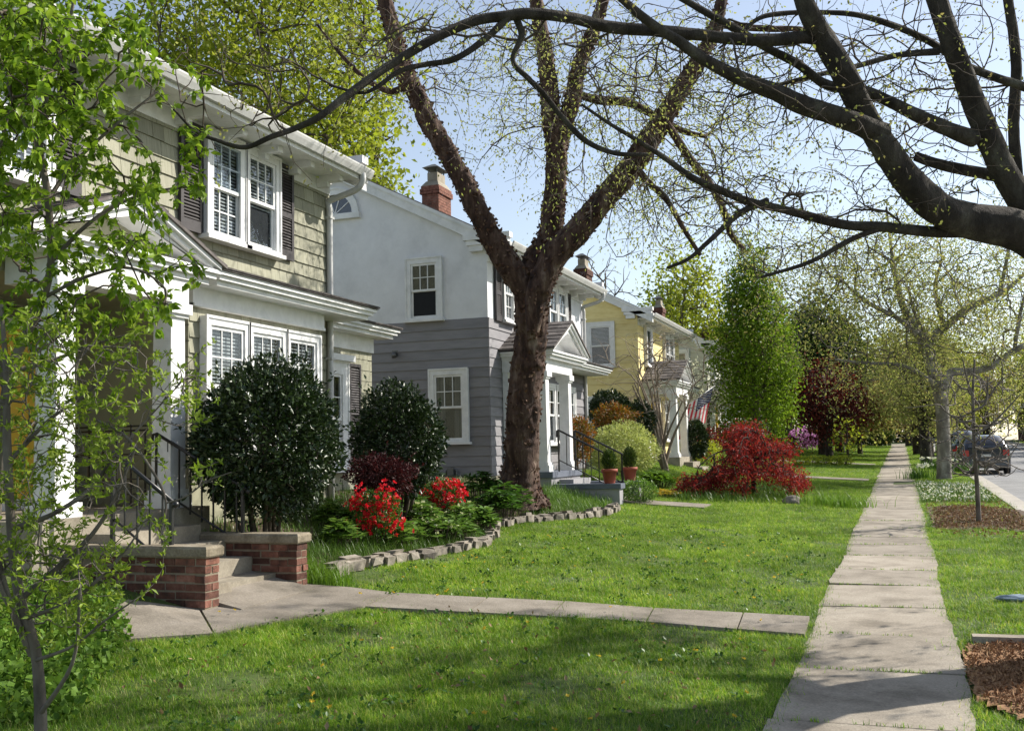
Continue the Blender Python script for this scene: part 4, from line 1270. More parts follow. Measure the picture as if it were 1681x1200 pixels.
portico(h2, Y2, 22.85, 1.40, -6.86, 0, 1.37, -7.22, (21.72, 23.42), .25, 2, 'white', 110)
for i in range(3):
    window(h2, FF(W + .03), 24.35 + i * .86, 25.22 + i * .86, 2.0 + i * .0015, 3.5 - i * .0015, (2, 2), (1, 1), .10, 0)
door(h2, FF(W + .03), 22.1, 23.0, 1.38, 3.40, 'terra', True)
pent(h2, 24.1, Y2 + 7.62, -7.36, 0)
downspout(h2, Y2 + 7.33, 0, 1.2)
chimney(h2, -11.0, 24.62, 8.80, 7.8, .46, .80)
v = MB(); v.tube([(-10.38, Y2 - .03, 4.06), (-10.36, Y2 - .14, 4.05), (-10.33, Y2 - .16, 3.98)], [.05, .055, .06], 8); v.box(-10.45, -10.31, Y2 - .045, Y2 - .03, 4.0, 4.14); v.build('vent_hood', MT['lead'], h2)
v = MB(); v.tube([(-9.15, Y2 - .1, 1.2), (-9.15, Y2 - .1, 1.45), (-9.0, Y2 - .1, 1.5), (-8.9, Y2 - .1, 1.45), (-8.9, Y2 - .1, 1.2)], [.025] * 5, 6); v.box(-9.1, -8.95, Y2 - .16, Y2 - .05, 1.34, 1.5); v.build('gas_meter', MT['lead'], h2)
# ---- house 3: yellow
Y3 = 35.05
h3 = thing('yellow_house', (W - 3, Y3 + 3.7, 1.4), 'pale yellow house with white trimmed windows behind the bare crape myrtle', 'house')
DZ3 = .12
gable_body(h3, Y3, DZ3, .6, 6.3, 'yellow')
roof_main(h3, Y3, DZ3, 3)
cover_planks(h3, FS(Y3), BX, W + .03, 1.5, 6.28 + DZ3, .235, 'yellow', joint=True, seed=3)
cover_shingles(h3, FF(W), Y3 - .02, Y3 + 7.4, 1.5, 6.05 + DZ3, .235, [], 'yellow', 190, wr=(.25, .5), seed=8)
window(h3, FS(Y3 - .028), -9.95, -8.93, 4.70, 6.26, (1, 1), None, .14, .48)
window(h3, FS(Y3 - .028), -9.95, -8.93, 2.0, 3.66, (1, 1), None, .14, .4)
window(h3, FF(W + .02), 36.0, 36.95, 4.76, 6.2, (1, 1), None, .12, .3)
window(h3, FF(W + .02), 39.2, 40.1, 4.76, 6.2, (2, 1), None, .12, .3); window(h3, FF(W + .02), 40.08, 40.98, 4.762, 6.198, (2, 1), None, .12, .3)
for i in range(3): window(h3, FF(W + .03), 38.7 + i * .9, 39.6 + i * .9, 2.1 + i * .001, 3.6, (2, 2), (1, 1), .1, 0)
portico(h3, Y3, 36.9, 1.45, -6.80, .12, 1.46, -7.12, (35.85, 37.70), .26, 3, 'white', 60)
door(h3, FF(W + .02), 36.4, 37.3, 1.5, 3.5, 'door')
pent(h3, 38.3, Y3 + 7.6, -7.36, .12)
chimney(h3, -11.0, Y3 + 3.45, 8.82, 7.8, .46, .8)
# ---- houses 4 and 5, pale
def far_house(y0, dz, mat, label, seed):
    h = thing('pale_house', (W - 3, y0 + 3.7, 1.6), label, 'house')
    gable_body(h, y0, dz, .8, 6.3, mat)
    roof_main(h, y0, dz, seed)
    cover_planks(h, FS(y0), BX, W + .03, 1.8, 6.28 + dz, .24, mat, seed=seed)
    cover_planks(h, FF(W), y0 - .02, y0 + 7.4, 1.8, 6.05 + dz, .24, mat, seed=seed + 1)
    window(h, FS(y0 - .028), -9.95, -8.93, 4.70 + dz, 6.2 + dz, (1, 1), None, .14, .3)
    window(h, FS(y0 - .028), -9.95, -8.93, 2.1 + dz, 3.66 + dz, (1, 1), None, .14, .3)
    for u in (y0 + 1.0, y0 + 4.2, y0 + 5.1): window(h, FF(W + .02), u, u + .9, 4.7 + dz, 6.0 + dz, (1, 1), None, .12, .3)
    for u in (y0 + 4.0, y0 + 4.9, y0 + 5.8): window(h, FF(W + .03), u, u + .88, 2.1 + dz, 3.6 + dz, (1, 1), None, .1, .3)
    portico(h, y0, y0 + 1.9, 1.45, -6.8, dz, 1.5 + dz, -7.12, (y0 + .95, y0 + 2.75), .26, seed, 'white', 0)
    door(h, FF(W + .02), y0 + 1.5, y0 + 2.4, 1.55 + dz, 3.5 + dz, 'door')
    pent(h, y0 + 3.3, y0 + 7.6, -7.36, dz)
    chimney(h, -11.0, y0 + 3.3, 8.75 + dz, 7.8 + dz)
far_house(49.25, .28, 'cream', 'cream clapboard house half hidden by the upright green pear tree', 20)
far_house(63.45, .45, 'pale', 'pale grey house beyond the cream clapboard house, mostly behind trees', 30)

# ---------------------------------------------------------------- stoops, walls, railings
def brick_wall(name, label, x0, x1, y0, y1, z0, zt, group):
    t = thing(name, ((x0 + x1) / 2, (y0 + y1) / 2, z0), label, 'wall', group)
    m = MB(); e = .006
    m.box(x0 + e, x1 - e, y0 + e, y1 - e, z0, zt - .10); m.build('mortar_core', MT['mortar'], t)
    c = MB()
    a = .022
    P = lambda o, z: [(x0 - .02, y0 - o, z), (x1 + o, y0 - o, z), (x1 + o, y1 + o, z), (x0 - .02, y1 + o, z)]
    for (o0, o1, za, zb) in ((.022, .032, zt - .10, zt - .085), (.032, .034, zt - .085, zt - .022), (.034, .018, zt - .022, zt)):
        c.hexa(P(o0, za) + P(o1, zb))
    c.build('coping', MT['coping'], t)
    unitb = SH.get('brick_unit')
    if unitb is None:
        q = MB(); b = .03
        q.hexa([(0, 0, 0), (1, 0, 0), (1, 1, 0), (0, 1, 0), (0, 0, 1), (1, 0, 1), (1, 1, 1), (0, 1, 1)])
        unitb = SH['brick_unit'] = q.mesh('brick', [MT['brick']])
    rg = np.random.default_rng(int(y0 * 100))
    def brick(xa, xb, ya, yb, za, zb):
        o = bpy.data.objects.new('brick', unitb); COL.objects.link(o); child(o, t)
        j = rg.normal(0, .004, 4)
        o.matrix_basis = Matrix(((xb - xa, 0, 0, xa + j[0]), (0, yb - ya, 0, ya + j[1]), (rg.normal(0, .001), 0, zb - za, za + j[2]), (0, 0, 0, 1)))
    z = zt - .10 - .0755; r = 0
    L = .222; g = .0085; ym = (y0 + y1) / 2
    while z > z0 - .08:
        za, zb = z + .008, z + .0755 - .008
        if r % 2 == 0:
            brick(x1 - .105, x1, y0, y1, za, zb); x = x1 - .105
        else:
            brick(x1 - L + g, x1, y0, ym - g, za, zb); brick(x1 - L + g, x1, ym + g, y1, za, zb); x = x1 - L + g
        while x > x0 + .05:
            xa = max(x0, x - L)
            brick(xa + g, x - g, y0, y0 + .09, za, zb); brick(xa + g, x - g, y1 - .09, y1, za, zb)
            x = xa
        z -= .0755; r += 1
    return t
brick_wall('brick_wall', 'low brick cheek wall nearest the camera, with sunlit end and concrete coping', -7.4, -5.83, 7.86, 8.06, .30, 1.05, 'brick cheek walls beside the front steps')
brick_wall('brick_wall', 'low brick cheek wall beside the round bush, behind the nearest brick wall', -7.4, -5.83, 9.38, 9.58, .30, 1.04, 'brick cheek walls beside the front steps')
st = thing('front_steps', (-7, 8.7, .4), 'worn concrete steps between the two low brick walls of the green house', 'steps')
m = MB(); m.box(-9.44, -7.36, 7.40, 10.0, .3, 1.298); m.build('landing', MT['conc'], st)
for k in range(4):
    m = MB(); x = -7.36 + .32 * k; zt = 1.298 - .165 * (k + 1)
    m.box(x + .001, x + .32 + (.03 if k < 3 else 0), 8.07, 9.37, .25, zt); m.build('step', MT['conc'], st)
m = MB(); m.hexa([(-6.15, 8.07, .25), (-5.95, 8.07, .25), (-5.95, 8.55, .25), (-6.15, 8.55, .25), (-6.15, 8.07, .66), (-6.02, 8.07, .66), (-6.02, 8.5, .66), (-6.15, 8.5, .66)]); m.build('step_block', MT['conc'], st)
def railing(label, top, posts, bars, bot, zb, group, knob=True, r=.017, curl=None):
    t = thing('iron_railing', tuple(bot[0]), label, 'railing', group)
    m = MB(); m.tube(top, [r * 1.25] * len(top), 8)
    if knob: m.lathe(tuple(np.array(top[-1]) - [0, 0, .0]), [(0, -.035), (.03, -.02), (.035, 0), (.03, .02), (0, .035)], 10)
    m.build('handrail', MT['iron'], t)
    m = MB(); m.tube(bot, [r * .75] * len(bot), 6); m.build('bottom_rail', MT['iron'], t)
    for p0, p1 in posts:
        m = MB(); m.bar(p0, p1, .032, .032, 0, (1, 0, 0)); m.build('post', MT['iron'], t)
    for p0, p1 in bars:
        m = MB(); m.bar(p0, p1, .015, .015, 0, (1, 0, 0)); m.build('baluster', MT['iron'], t)
    return t
def sloped_rail(label, y, px_top, px_bot, n, drop, group, base_top, base_bot):
    A = AY(*px_top, y); B = AY(*px_bot, y)
    lerp = lambda s: A + (B - A) * s
    top = [A + [-.06, 0, -.10], A + [-.05, 0, -.01], A, B]
    bot = [A - [0, 0, drop], B - [0, 0, drop]]
    bars = []
    for i in range(1, n):
        p = lerp(i / n); bars.append((p, p - [0, 0, drop + .05]))
    posts = [(A + [0, 0, .0], [A[0], A[1], base_top]), (B + [0, 0, 0] + (A - B) * .06, [B[0] + (A[0] - B[0]) * .06, B[1], base_bot])]
    return railing(label, top, posts, bars, bot, 0, group)
sloped_rail('black iron stair rail rising from the nearest brick wall', 7.98, (186, 742), (288, 828), 5, .62, 'black iron railings of the green house porch', 1.0, 1.04)
sloped_rail('black iron stair rail above the brick wall beside the round bush', 9.46, (258, 712), (408, 806), 8, .60, 'black iron railings of the green house porch', 1.28, 1.03)
# guard rail across the porch side
t = thing('iron_railing', (-8.5, 9.62, 1.3), 'black iron guard rail behind the white porch columns of the green house', 'railing', 'black iron railings of the green house porch')
for z in (2.22, 2.17, 1.90, 1.62, 1.45):
    m = MB(); m.bar((-9.4, 9.62, z), (-7.75, 9.62, z), .02, .02); m.build('rail', MT['iron'], t)
for i in range(9):
    x = -9.35 + i * .2
    m = MB(); m.bar((x, 9.62, 1.45 if i % 3 else 1.30), (x, 9.62, 2.24 if i % 3 == 0 else 2.17), .018, .018, 0, (1, 0, 0)); m.build('baluster', MT['iron'], t)
# ---- grey house stoop
st = thing('porch_base', (-7.3, 22.5, .9), 'grey painted porch base and cheek walls with steps before the grey house', 'steps')
m = MB(); m.box(W + .012, -6.98, 21.48, 23.68, .6, 1.24); m.build('base', MT['lightgrey'], st)
m = MB(); m.box(W + .012, -6.94, 21.44, 23.72, 1.242, 1.37); m.build('floor_edge', MT['bluegrey'], st)
for k in range(3):
    m = MB(); x = -6.94 + .32 * k; zt = 1.37 - .18 * (k + 1); m.box(x, x + .33, 21.90, 23.28, .5, zt); m.build('step', MT['lightgrey'], st)
for ya, yb in ((21.58, 21.88), (23.30, 23.60)):
    m = MB(); m.box(-6.979, -5.50, ya, yb, .35, .99); m.build('cheek_wall', MT['lightgrey'], st)
    m = MB(); m.box(-6.979, -5.46, ya - .04, yb + .04, .992, 1.10); m.build('cheek_cap', MT['bluegrey'], st)
for lab, y, grp in (('near black iron handrail on the grey house steps', 21.95, 'g'), ('far black iron handrail on the grey house steps', 23.25, 'g')):
    A = np.array([-6.95, y, 2.28]); B = np.array([-5.85, y, 1.72])
    bars = [(A + (B - A) * i / 6, A + (B - A) * i / 6 - [0, 0, .70]) for i in range(1, 6)]
    railing(lab, [A + [-.04, 0, -.16], A + [-.03, 0, -.02], A, B, B + [.03, 0, -.02]], [(A, A - [0, 0, .92]), (B, B - [0, 0, .95])], bars, [A - [0, 0, .66], B - [0, 0, .66]], 0, 'iron handrails of the grey house', False)
def potted(label, x, y, z, h, seed):
    t = thing('potted_shrub', (x, y, z), label, 'potted plant', 'potted shrubs on the grey cheek walls')
    m = MB(); m.lathe((x, y, z), [(0, 0), (.11, 0), (.115, .01), (.155, .24), (.175, .24), (.18, .31), (.16, .312), (.15, .27), (0, .26)], 20); m.build('pot', MT['terra'], t)
    m = MB(); m.lathe((x, y, z), [(.148, .268), (0, .285)], 14); m.build('compost', MT['soil'], t)
    rg = np.random.default_rng(seed)
    p, d = ellipsoid_pts(1500, (x, y, z + .27 + h * .5), (.15, .15, h * .55), rg, .3, .15, -.95)
    V, T = leaf_np(p, .06, rg, .35, .1, d * .5 + [0, 0, 1.2], .5)
    link('foliage', mesh_np('foliage', V, T, [MT['l_ever']]), t)
    return t
potted('terracotta pot with a dark conical shrub on the near grey cheek wall', -5.75, 21.73, 1.10, .42, 1)
potted('terracotta pot with a dark conical shrub on the far grey cheek wall', -5.72, 23.45, 1.10, .46, 2)
# ---- porch bases further on
for nm, y0, dz, lab in (('porch_base', Y3, .12, 'concrete porch base and steps of the yellow house'), ('porch_base', 49.25, .28, 'concrete porch base and steps of the cream clapboard house')):
    st = thing(nm, (-7.3, y0 + 1.8, 1), lab, 'steps')
    m = MB(); m.box(W + .04, -6.9, y0 + .5, y0 + 3.0, .7, 1.46 + dz * .3); m.build('base', MT['conc'], st)
    for k in range(3):
        m = MB(); x = -6.899 + .32 * k; m.box(x, x + .319, y0 + 1.2, y0 + 2.6, .6, 1.46 + dz * .3 - .18 * (k + 1)); m.build('step', MT['conc'], st)
# ---- edging stones along the bed
se = thing('stone_edging', tuple(EDGEP[0]), 'row of rough grey and tan stones edging the flower bed', 'edging')
rg = np.random.default_rng(21)
EP = np.array(EDGEP); seg_l = np.linalg.norm(np.diff(EP[:, :2], axis=0), axis=1); cum = np.concatenate([[0], np.cumsum(seg_l)])
def stone_mesh(seed):
    rg = np.random.default_rng(seed)
    bm = bmesh.new(); bmesh.ops.create_cube(bm, size=1.0)
    bmesh.ops.bevel(bm, geom=bm.edges[:], offset=.2, segments=2, affect='EDGES')
    for v in bm.verts:
        v.co += Vector(rg.normal(0, .04, 3))
    me = bpy.data.meshes.new('stone'); bm.to_mesh(me); bm.free(); me.materials.append(MT['stone']); return me
SM = [stone_mesh(i) for i in range(7)]
s = 0.0; i = 0
while s < cum[-1]:
    near = max(0, 1 - s / 3)
    L = rg.uniform(.20, .42) * (1.15 if s < 1.2 else 1)
    x = np.interp(s + L / 2, cum, EP[:, 0]); y = np.interp(s + L / 2, cum, EP[:, 1])
    x2 = np.interp(s + L, cum, EP[:, 0]); y2 = np.interp(s + L, cum, EP[:, 1]); x1 = np.interp(s, cum, EP[:, 0]); y1 = np.interp(s, cum, EP[:, 1])
    ang = math.atan2(y2 - y1, x2 - x1)
    h = rg.uniform(.14, .23); w = rg.uniform(.17, .27)
    o = bpy.data.objects.new('stone', SM[i % 7]); COL.objects.link(o); child(o, se)
    z = float(lawn_z(x, y))
    o.matrix_basis = Matrix.Translation((x + rg.normal(0, .02), y + rg.normal(0, .02), z + h * .28)) @ Matrix.Rotation(ang + rg.normal(0, .12), 4, 'Z') @ Matrix.Rotation(rg.normal(0, .1), 4, 'X') @ Matrix.Diagonal((L * 1.02, w, h, 1))
    s += L + rg.uniform(0, .03); i += 1
# ---- flag on the yellow house porch
t = thing('flag', tuple(AT(1128, 668, 38.6)), 'American flag hanging from an angled pole on the yellow house porch', 'flag')
A, B = AT(1120, 672, 38.3), AT(1172, 634, 38.9)
m = MB(); m.tube([A, B], [.014, .012], 8); m.lathe(tuple(B), [(0, -.03), (.03, -.01), (.03, .01), (0, .03)], 8); m.build('pole', MT['white'], t)
H = B - A; A2 = A + H * .08; H = (B - A2) * .98
flyv = np.array([-.16, -.2, -1.0]); flyv /= np.linalg.norm(flyv); FL = 1.32
hd = unit(H); fold = unit(np.cross(hd, flyv))
def fp(a, b):            # a along the hoist from the tip (0..1), b along the fly
    base = A2 + H * (1 - a)
    return base + flyv * FL * b * (1 - .10 * a) + fold * (.05 * math.sin(a * 9 + b * 2.2) * (b + .15)) - hd * .10 * b
cl = MB(); NB = 26
for i in range(13):
    for j in range(NB):
        a0, a1, b0, b1 = i / 13, (i + 1) / 13, j / NB, (j + 1) / NB
        canton = i < 7 and j < NB * .40
        cl.add([fp(a0, b0), fp(a1, b0), fp(a1, b1), fp(a0, b1)], [(0, 1, 2, 3)], 2 if canton else (0 if i % 2 == 0 else 1), True)
cl.build('cloth', [MT['red'], MT['flagwhite'], MT['navy']], t)
stv = MB()
for r in range(9):
    for c in range(6 if r % 2 == 0 else 5):
        a = (r + 1) / 10 * 7 / 13; b = ((c * 2 + (1 if r % 2 == 0 else 2)) / 12) * .40
        for sgn in (1, -1):
            pts = []
            for k in range(10):
                rr = .026 if k % 2 == 0 else .011; an = math.pi * k / 5
                pts.append(fp(a + rr * math.cos(an) / 1.0, b + rr * math.sin(an) / FL) + fold * .004 * sgn)
            stv.add(pts, [tuple(range(10))])
stv.build('stars', MT['flagwhite'], t, 'stuff')
# ---- small things on the ground
t = thing('boulder', tuple(AG(1300, 828)), 'smooth brown boulder at the foot of the red lace leaf maple', 'stone')
rg = np.random.default_rng(2)
bm = bmesh.new(); bmesh.ops.create_icosphere(bm, subdivisions=3, radius=1)
c = AG(1300, 828)
for v in bm.verts:
    n = 1 + .12 * math.sin(v.co.x * 3 + 1) + .1 * math.sin(v.co.y * 4 + v.co.z * 2) + rg.normal(0, .012)
    v.co = Vector((v.co.x * .24 * n, v.co.y * .17 * n, v.co.z * .13 * n)) + Vector((c[0], c[1], c[2] + .06))
me = bpy.data.meshes.new('rock'); bm.to_mesh(me); bm.free(); me.materials.append(MT['stone']); link('rock', me, t)
t = thing('wrapped_newspaper', tuple(AG(1662, 988)), 'blue grey plastic wrapped bundle lying in the kerbside grass', 'newspaper')
c = AG(1668, 988) - np.array([0, 0, .012]); m = MB()
P = [c + [-.17, .0, .05], c + [-.12, .0, .055], c + [0, .01, .05], c + [.14, .02, .055], c + [.2, .02, .05], c + [.3, .03, .03]]
rg = np.random.default_rng(12); bm = bmesh.new(); bmesh.ops.create_icosphere(bm, subdivisions=3, radius=1)
for v in bm.verts:
    n = 1 + .10 * math.sin(v.co.x * 6 + 1) * math.sin(v.co.y * 5) + .08 * math.sin(v.co.y * 9 + v.co.x * 4) + rg.normal(0, .02)
    v.co = Vector((v.co.x * .21 * n, v.co.y * .10 * n, v.co.z * .038 * n)) + Vector((c[0] + .02, c[1], c[2] + .05))
me = bpy.data.meshes.new('bundle'); bm.to_mesh(me); bm.free(); me.materials.append(MT['plastic']); link('bundle', me, t)
t = thing('edging_strip', (1.3, 9.66, .17), 'pale weathered concrete strip along the edge of the mulch bed', 'edging')
rg = np.random.default_rng(4)
for xa, xb in ((.55, 1.12), (1.13, 1.50), (1.51, 2.27)):
    m = MB(); za = .022 + .16; d = rg.normal(0, .01, 2)
    m.hexa([(xa, 9.60 + d[0], .05), (xb, 9.60 + d[1], .05), (xb, 9.76 + d[1], .05), (xa, 9.76 + d[0], .05), (xa, 9.61 + d[0], .218), (xb, 9.61 + d[1], .222), (xb, 9.75 + d[1], .222), (xa, 9.75 + d[0], .218)])
    m.build('block', MT['walk'], t)

# ---------------------------------------------------------------- shrubs and flower beds
def bpx(name, label, cat, px, py, rx, ry, t, n, size, mat, depth=1.0, base_py=None, **kw):
    if base_py: t = GD(px, base_py)
    c = AT(px, py, t); s = t / FPX
    r = np.array([rx * s, rx * s * depth, ry * s])
    base = (c[0], c[1], float(gz(c[0], c[1])))
    return bush(name, label, cat, base, c, r, n, size, MTK(mat), seed=kw.pop('seed', int(px)), **kw)
def GD(px, py):
    return float((AG(px, py) - CAMP) @ _F)
def MTK(m): return m
bpx('camellia_bush', 'large round dark glossy evergreen bush in front of the triple window', 'bush', 437, 728, 124, 138, 11.8, 20000, .070, 'l_cam', zmin=-.92, sprigs=30, stems=11, srad=.022, shell=.45, lump=.18, nattr=160, spread=.9)
bpx('camellia_bush', 'smaller round dark glossy evergreen bush against the grey boards', 'bush', 654, 726, 76, 96, 15.0, 12500, .072, 'l_cam', zmin=-.97, sprigs=20, stems=6, srad=.02, shell=.45, lump=.18, nattr=90, spread=.9)
bpx('loropetalum_bush', 'low dark maroon leaved shrub between the two round evergreens', 'bush', 628, 782, 54, 36, 14.0, 5200, .055, 'l_plum', zmin=-.9, sprigs=50, stems=8, lump=.6, aspect=.35, shell=.35)
bpx('azalea', 'bright red flowering azalea beside the brick wall, left one of the pair', 'azalea', 620, 845, 36, 44, 9.8, 2600, .040, 'l_dkgr', base_py=903, zmin=-.97, stems=7, lump=.5, flowers=(340, .062, 'f_red', -.75), group='red azaleas in the flower bed')
bpx('azalea', 'bright red flowering azalea in front of the grey boards, behind the hellebores', 'azalea', 724, 816, 34, 32, 12.2, 2200, .042, 'l_dkgr', base_py=850, zmin=-.97, stems=7, lump=.5, flowers=(340, .066, 'f_red', -.6), group='red azaleas in the flower bed')
bpx('azalea', 'thin upright red flowering azalea sprig against the dark maroon shrub', 'azalea', 604, 812, 20, 20, 10.4, 250, .032, 'l_dkgr', base_py=872, zmin=-.95, stems=5, lump=.5, flowers=(60, .062, 'f_red', -.8), group='red azaleas in the flower bed')
def clump(name, label, cat, px, py, w, t, n, size, mat, group=None, h=.32, flower=None, seed=1):
    """low mound of big leaves in whorls"""
    rg = np.random.default_rng(seed + int(px))
    t = GD(px, py); c = AG(px, py); g = float(gz(c[0], c[1])); r = w * t / FPX
    base = np.array([c[0], c[1], g])
    tt = thing(name, tuple(base), label, cat, group)
    k = max(6, n // 7)
    a = rg.uniform(0, 6.283, k); q = np.sqrt(rg.uniform(0, 1, k)) * r
    tops = base + np.stack([np.cos(a) * q, np.sin(a) * q, h * (1.05 - .55 * (q / r) ** 2) * rg.uniform(.75, 1.1, k)], 1)
    ctr = np.repeat(tops, 7, 0); b = np.tile(np.arange(7) * 2 * math.pi / 7, k) + np.repeat(rg.uniform(0, 6, k), 7)
    dirs = np.stack([np.cos(b), np.sin(b), np.full(len(b), .1)], 1)
    V, T = leaf_np(ctr, size, rg, .36, .1, dirs * 3, .6, .8, .2)
    link('leaves', mesh_np('leaves', V, T, [MT[mat]]), tt)
    foot = base + (tops - base) * np.array([.75, .75, 0])
    V, Q = edges_mesh(foot, tops, np.full(k, .005), np.full(k, .004), 4)
    link('stems', mesh_np('stems', V, Q, [MT['twig']]), tt)
    if flower:
        p = tops[rg.random(k) < flower[0]] + [0, 0, .03]
        petals(p, np.tile([0, 0, 1.0], (len(p), 1)) + rg.normal(0, .5, p.shape), flower[1], MT[flower[2]], tt, rg)
    return tt
GH = 'hellebore clumps in the flower bed'
for i, (px, py, w, t, lab) in enumerate([(655, 902, 42, 9.5, 'light green hellebore clump next to the left red azalea'), (712, 895, 44, 10.0, 'broad light green hellebore clump in the middle of the bed, over the stones'),
        (690, 872, 34, 10.6, 'pale flowered hellebore clump behind the front hellebores'), (762, 868, 40, 11.2, 'pale flowered hellebore clump below the right red azalea'), (748, 893, 34, 10.2, 'hellebore clump at the bend of the stone edging'), (790, 875, 26, 11.0, 'small hellebore clump beside the bend of the stones'),
        (560, 905, 30, 9.5, 'leafy hellebore clump just behind the first edging stones'), (590, 880, 34, 9.5, 'hellebore clump between the brick wall and the left red azalea'), (545, 872, 30, 9.5, 'hellebore clump beside the large round evergreen'), (675, 850, 34, 9.5, 'hellebore clump below the plum leaved shrub')]):
    clump('hellebore', lab, 'plant', px, py, w, t, 330, .15, 'l_hel', GH, .34, (.35, .07, 'f_cream') if i in (2, 3, 1) else None)
for px, py, w, t, lab in [(830, 848, 46, 12.6, 'dense bright green hydrangea in front of the big tree trunk'), (790, 826, 34, 13.4, 'smaller green hydrangea left of the big tree trunk'), (822, 860, 26, 11.8, 'low hydrangea leaning over the edging stones')]:
    clump('hydrangea', lab, 'plant', px, py, w, t, 420, .16, 'l_dkgr', 'hydrangeas by the big tree', .5)
# strap-leaved ground cover: nobody could count it
rg = np.random.default_rng(31)
q = poly_pts(BED1, 52000, rg)
dd = np.min(np.linalg.norm(q[:, None, :] - np.array(EDGEP)[None, :, :2], axis=2), 1)
q = q[(dd > .10) & (q[:, 0] > -8.4) & (rg.random(len(q)) < np.clip(.55 + .5 * np.sin(q[:, 0] * 2.3 + 1) * np.sin(q[:, 1] * 1.5), .12, 1))]
blades('liriope_ground_cover', on_ground(q, .02), .19, .011, MT['l_lir'], None, 3, .9, 'stuff')
q = poly_pts([(-5.9, 6.9), (-5.25, 7.0), (-5.5, 10.0), (-6.9, 10.4), (-7.6, 10.3), (-7.6, 9.7), (-5.9, 9.7)], 6000, rg)
q = q[(q[:, 1] > 9.62)]
blades('tall_bed_grass', on_ground(q, .02), .24, .009, MT['l_day'], None, 4, .7, 'stuff')
q = poly_pts([(p[0] - .03, p[1]) for p in EDGEP[:9]] + [(p[0] - .55, p[1] + .25) for p in EDGEP[8::-1]], 2400, rg)
blades('edge_grass', on_ground(q, .02), .28, .007, MT['l_lir'], None, 5, 1.0, 'stuff')
q = poly_pts([tuple(AG(x, y)[:2]) for x, y in [(880, 850), (1000, 838), (1015, 815), (930, 800), (870, 815)]], 2600, rg)
blades('low_ground_cover', on_ground(q, .02), .26, .012, MT['l_hel'], None, 6, .8, 'stuff')
# shrubs round the grey house porch
bpx('variegated_bush', 'rounded cream variegated bush to the right of the grey house steps', 'bush', 1022, 737, 58, 42, 26.5, 9000, .085, 'l_var', zmin=-.85, shell=.45, lump=.24, spread=.9, aspect=.3)
bpx('evergreen_bush', 'dark evergreen bush between the grey and yellow houses', 'bush', 1000, 672, 34, 30, 30.5, 3500, .10, 'l_cam', zmin=-.95, lump=.2)
bpx('evergreen_bush', 'narrow dark evergreen bush left of the bare crape myrtle', 'bush', 1050, 690, 24, 34, 32.5, 2600, .10, 'l_cam', zmin=-.95, lump=.2)
bpx('nandina', 'orange and green nandina bush beside the white porch column', 'bush', 952, 718, 24, 36, 25.2, 2600, .085, 'l_nan', zmin=-.95, shell=.2, lump=.55, aspect=.35, group='orange nandina bushes')
bpx('nandina', 'orange tipped nandina bush behind the variegated bush', 'bush', 1008, 682, 32, 19, 28.5, 2400, .085, 'l_nan', zmin=-.95, shell=.2, lump=.55, aspect=.35, group='orange nandina bushes')
bpx('low_shrub', 'low green shrub at the corner of the grey cheek wall', 'bush', 1048, 806, 30, 19, 20.5, 1800, .06, 'l_hel', base_py=826, zmin=-.95, lump=.25)
clump('daylily', 'bright green leafy clump beside the grey cheek wall', 'plant', 1078, 800, 30, 22.0, 500, .22, 'l_day', None, .35)
clump('flower_clump', 'yellow flowering low clump beside the grey house path', 'plant', 1092, 815, 26, 20.5, 400, .08, 'l_gold', None, .16)
# lace-leaf maple
def lace_maple():
    rg = np.random.default_rng(5)
    base = AG(1238, 812); t = thing('lace_leaf_maple', tuple(base), 'spreading crimson lace leaf maple in the middle of the lawn', 'maple')
    D = 26.0
    g = lambda px, py, t_=D: AT(px, py, t_)
    limbs = [([base + [0, 0, -.05], g(1236, 775), g(1240, 757), g(1225, 735), g(1200, 722)], [.06, .05, .045, .03, .015]), ([g(1240, 757), g(1262, 742, 25.5), g(1290, 745, 25.2)], [.04, .03, .014]),
             ([g(1228, 738), g(1215, 715, 26.6), g(1195, 708, 27)], [.03, .02, .012]), ([g(1225, 735), g(1180, 742, 25.7), g(1150, 762, 25.3)], [.026, .018, .01]), ([g(1262, 742, 25.5), g(1245, 712, 25.3), g(1240, 700, 25.2)], [.026, .018, .01])]
    limbs_mesh('trunk', limbs, MT['bark'], t, 8, .06, 5, 3)
    sk = np.concatenate([smooth_path(p, r, 5)[0] for p, r in limbs])
    pts = []
    for (px, py, sx, sy, n) in [(1225, 712, 20, 16, 120), (1216, 740, 24, 12, 150), (1262, 735, 30, 18, 130), (1158, 790, 28, 12, 130), (1215, 770, 36, 20, 170), (1280, 770, 28, 17, 130), (1130, 795, 14, 10, 40), (1308, 790, 14, 12, 60), (1218, 805, 14, 12, 40), (1182, 774, 18, 9, 80)]:
        for _ in range(n): pts.append(AT(rg.normal(px, sx * .62), rg.normal(py, sy * .5), D + rg.normal(0, .65)))
    G = grow(sk, np.array(pts), .18, .15, .25, 4, .1)
    twig_mesh('twigs', G, .0035, .02, MT['bark'], t)
    ctr, dirs = tip_leaves(G, rg, 10, .08, 4)
    V, T = leaf_np(ctr, .11, rg, .26, .1, dirs * .4, 1, 0, .55)
    link('crown', mesh_np('crown', V, T, [MT['l_red']]), t)
lace_maple()
rg = np.random.default_rng(8)
pl = [tuple(AG(x, y)[:2]) for x, y in [(1110, 826), (1300, 828), (1318, 800), (1120, 800)]]
q = poly_pts(pl, 2600, rg); blades('bed_ground_cover', on_ground(q), .30, .014, MT['l_lir'], None, 8, .9, 'stuff')
clump('daylily', 'bright green strap leaved clump at the foot of the red maple', 'plant', 1372, 826, 46, 17.6, 10, .05, 'l_day', None, .2)
c = AG(1370, 832); q = np.stack([rg.normal(c[0], .42, 420), rg.normal(c[1], .22, 420)], 1)
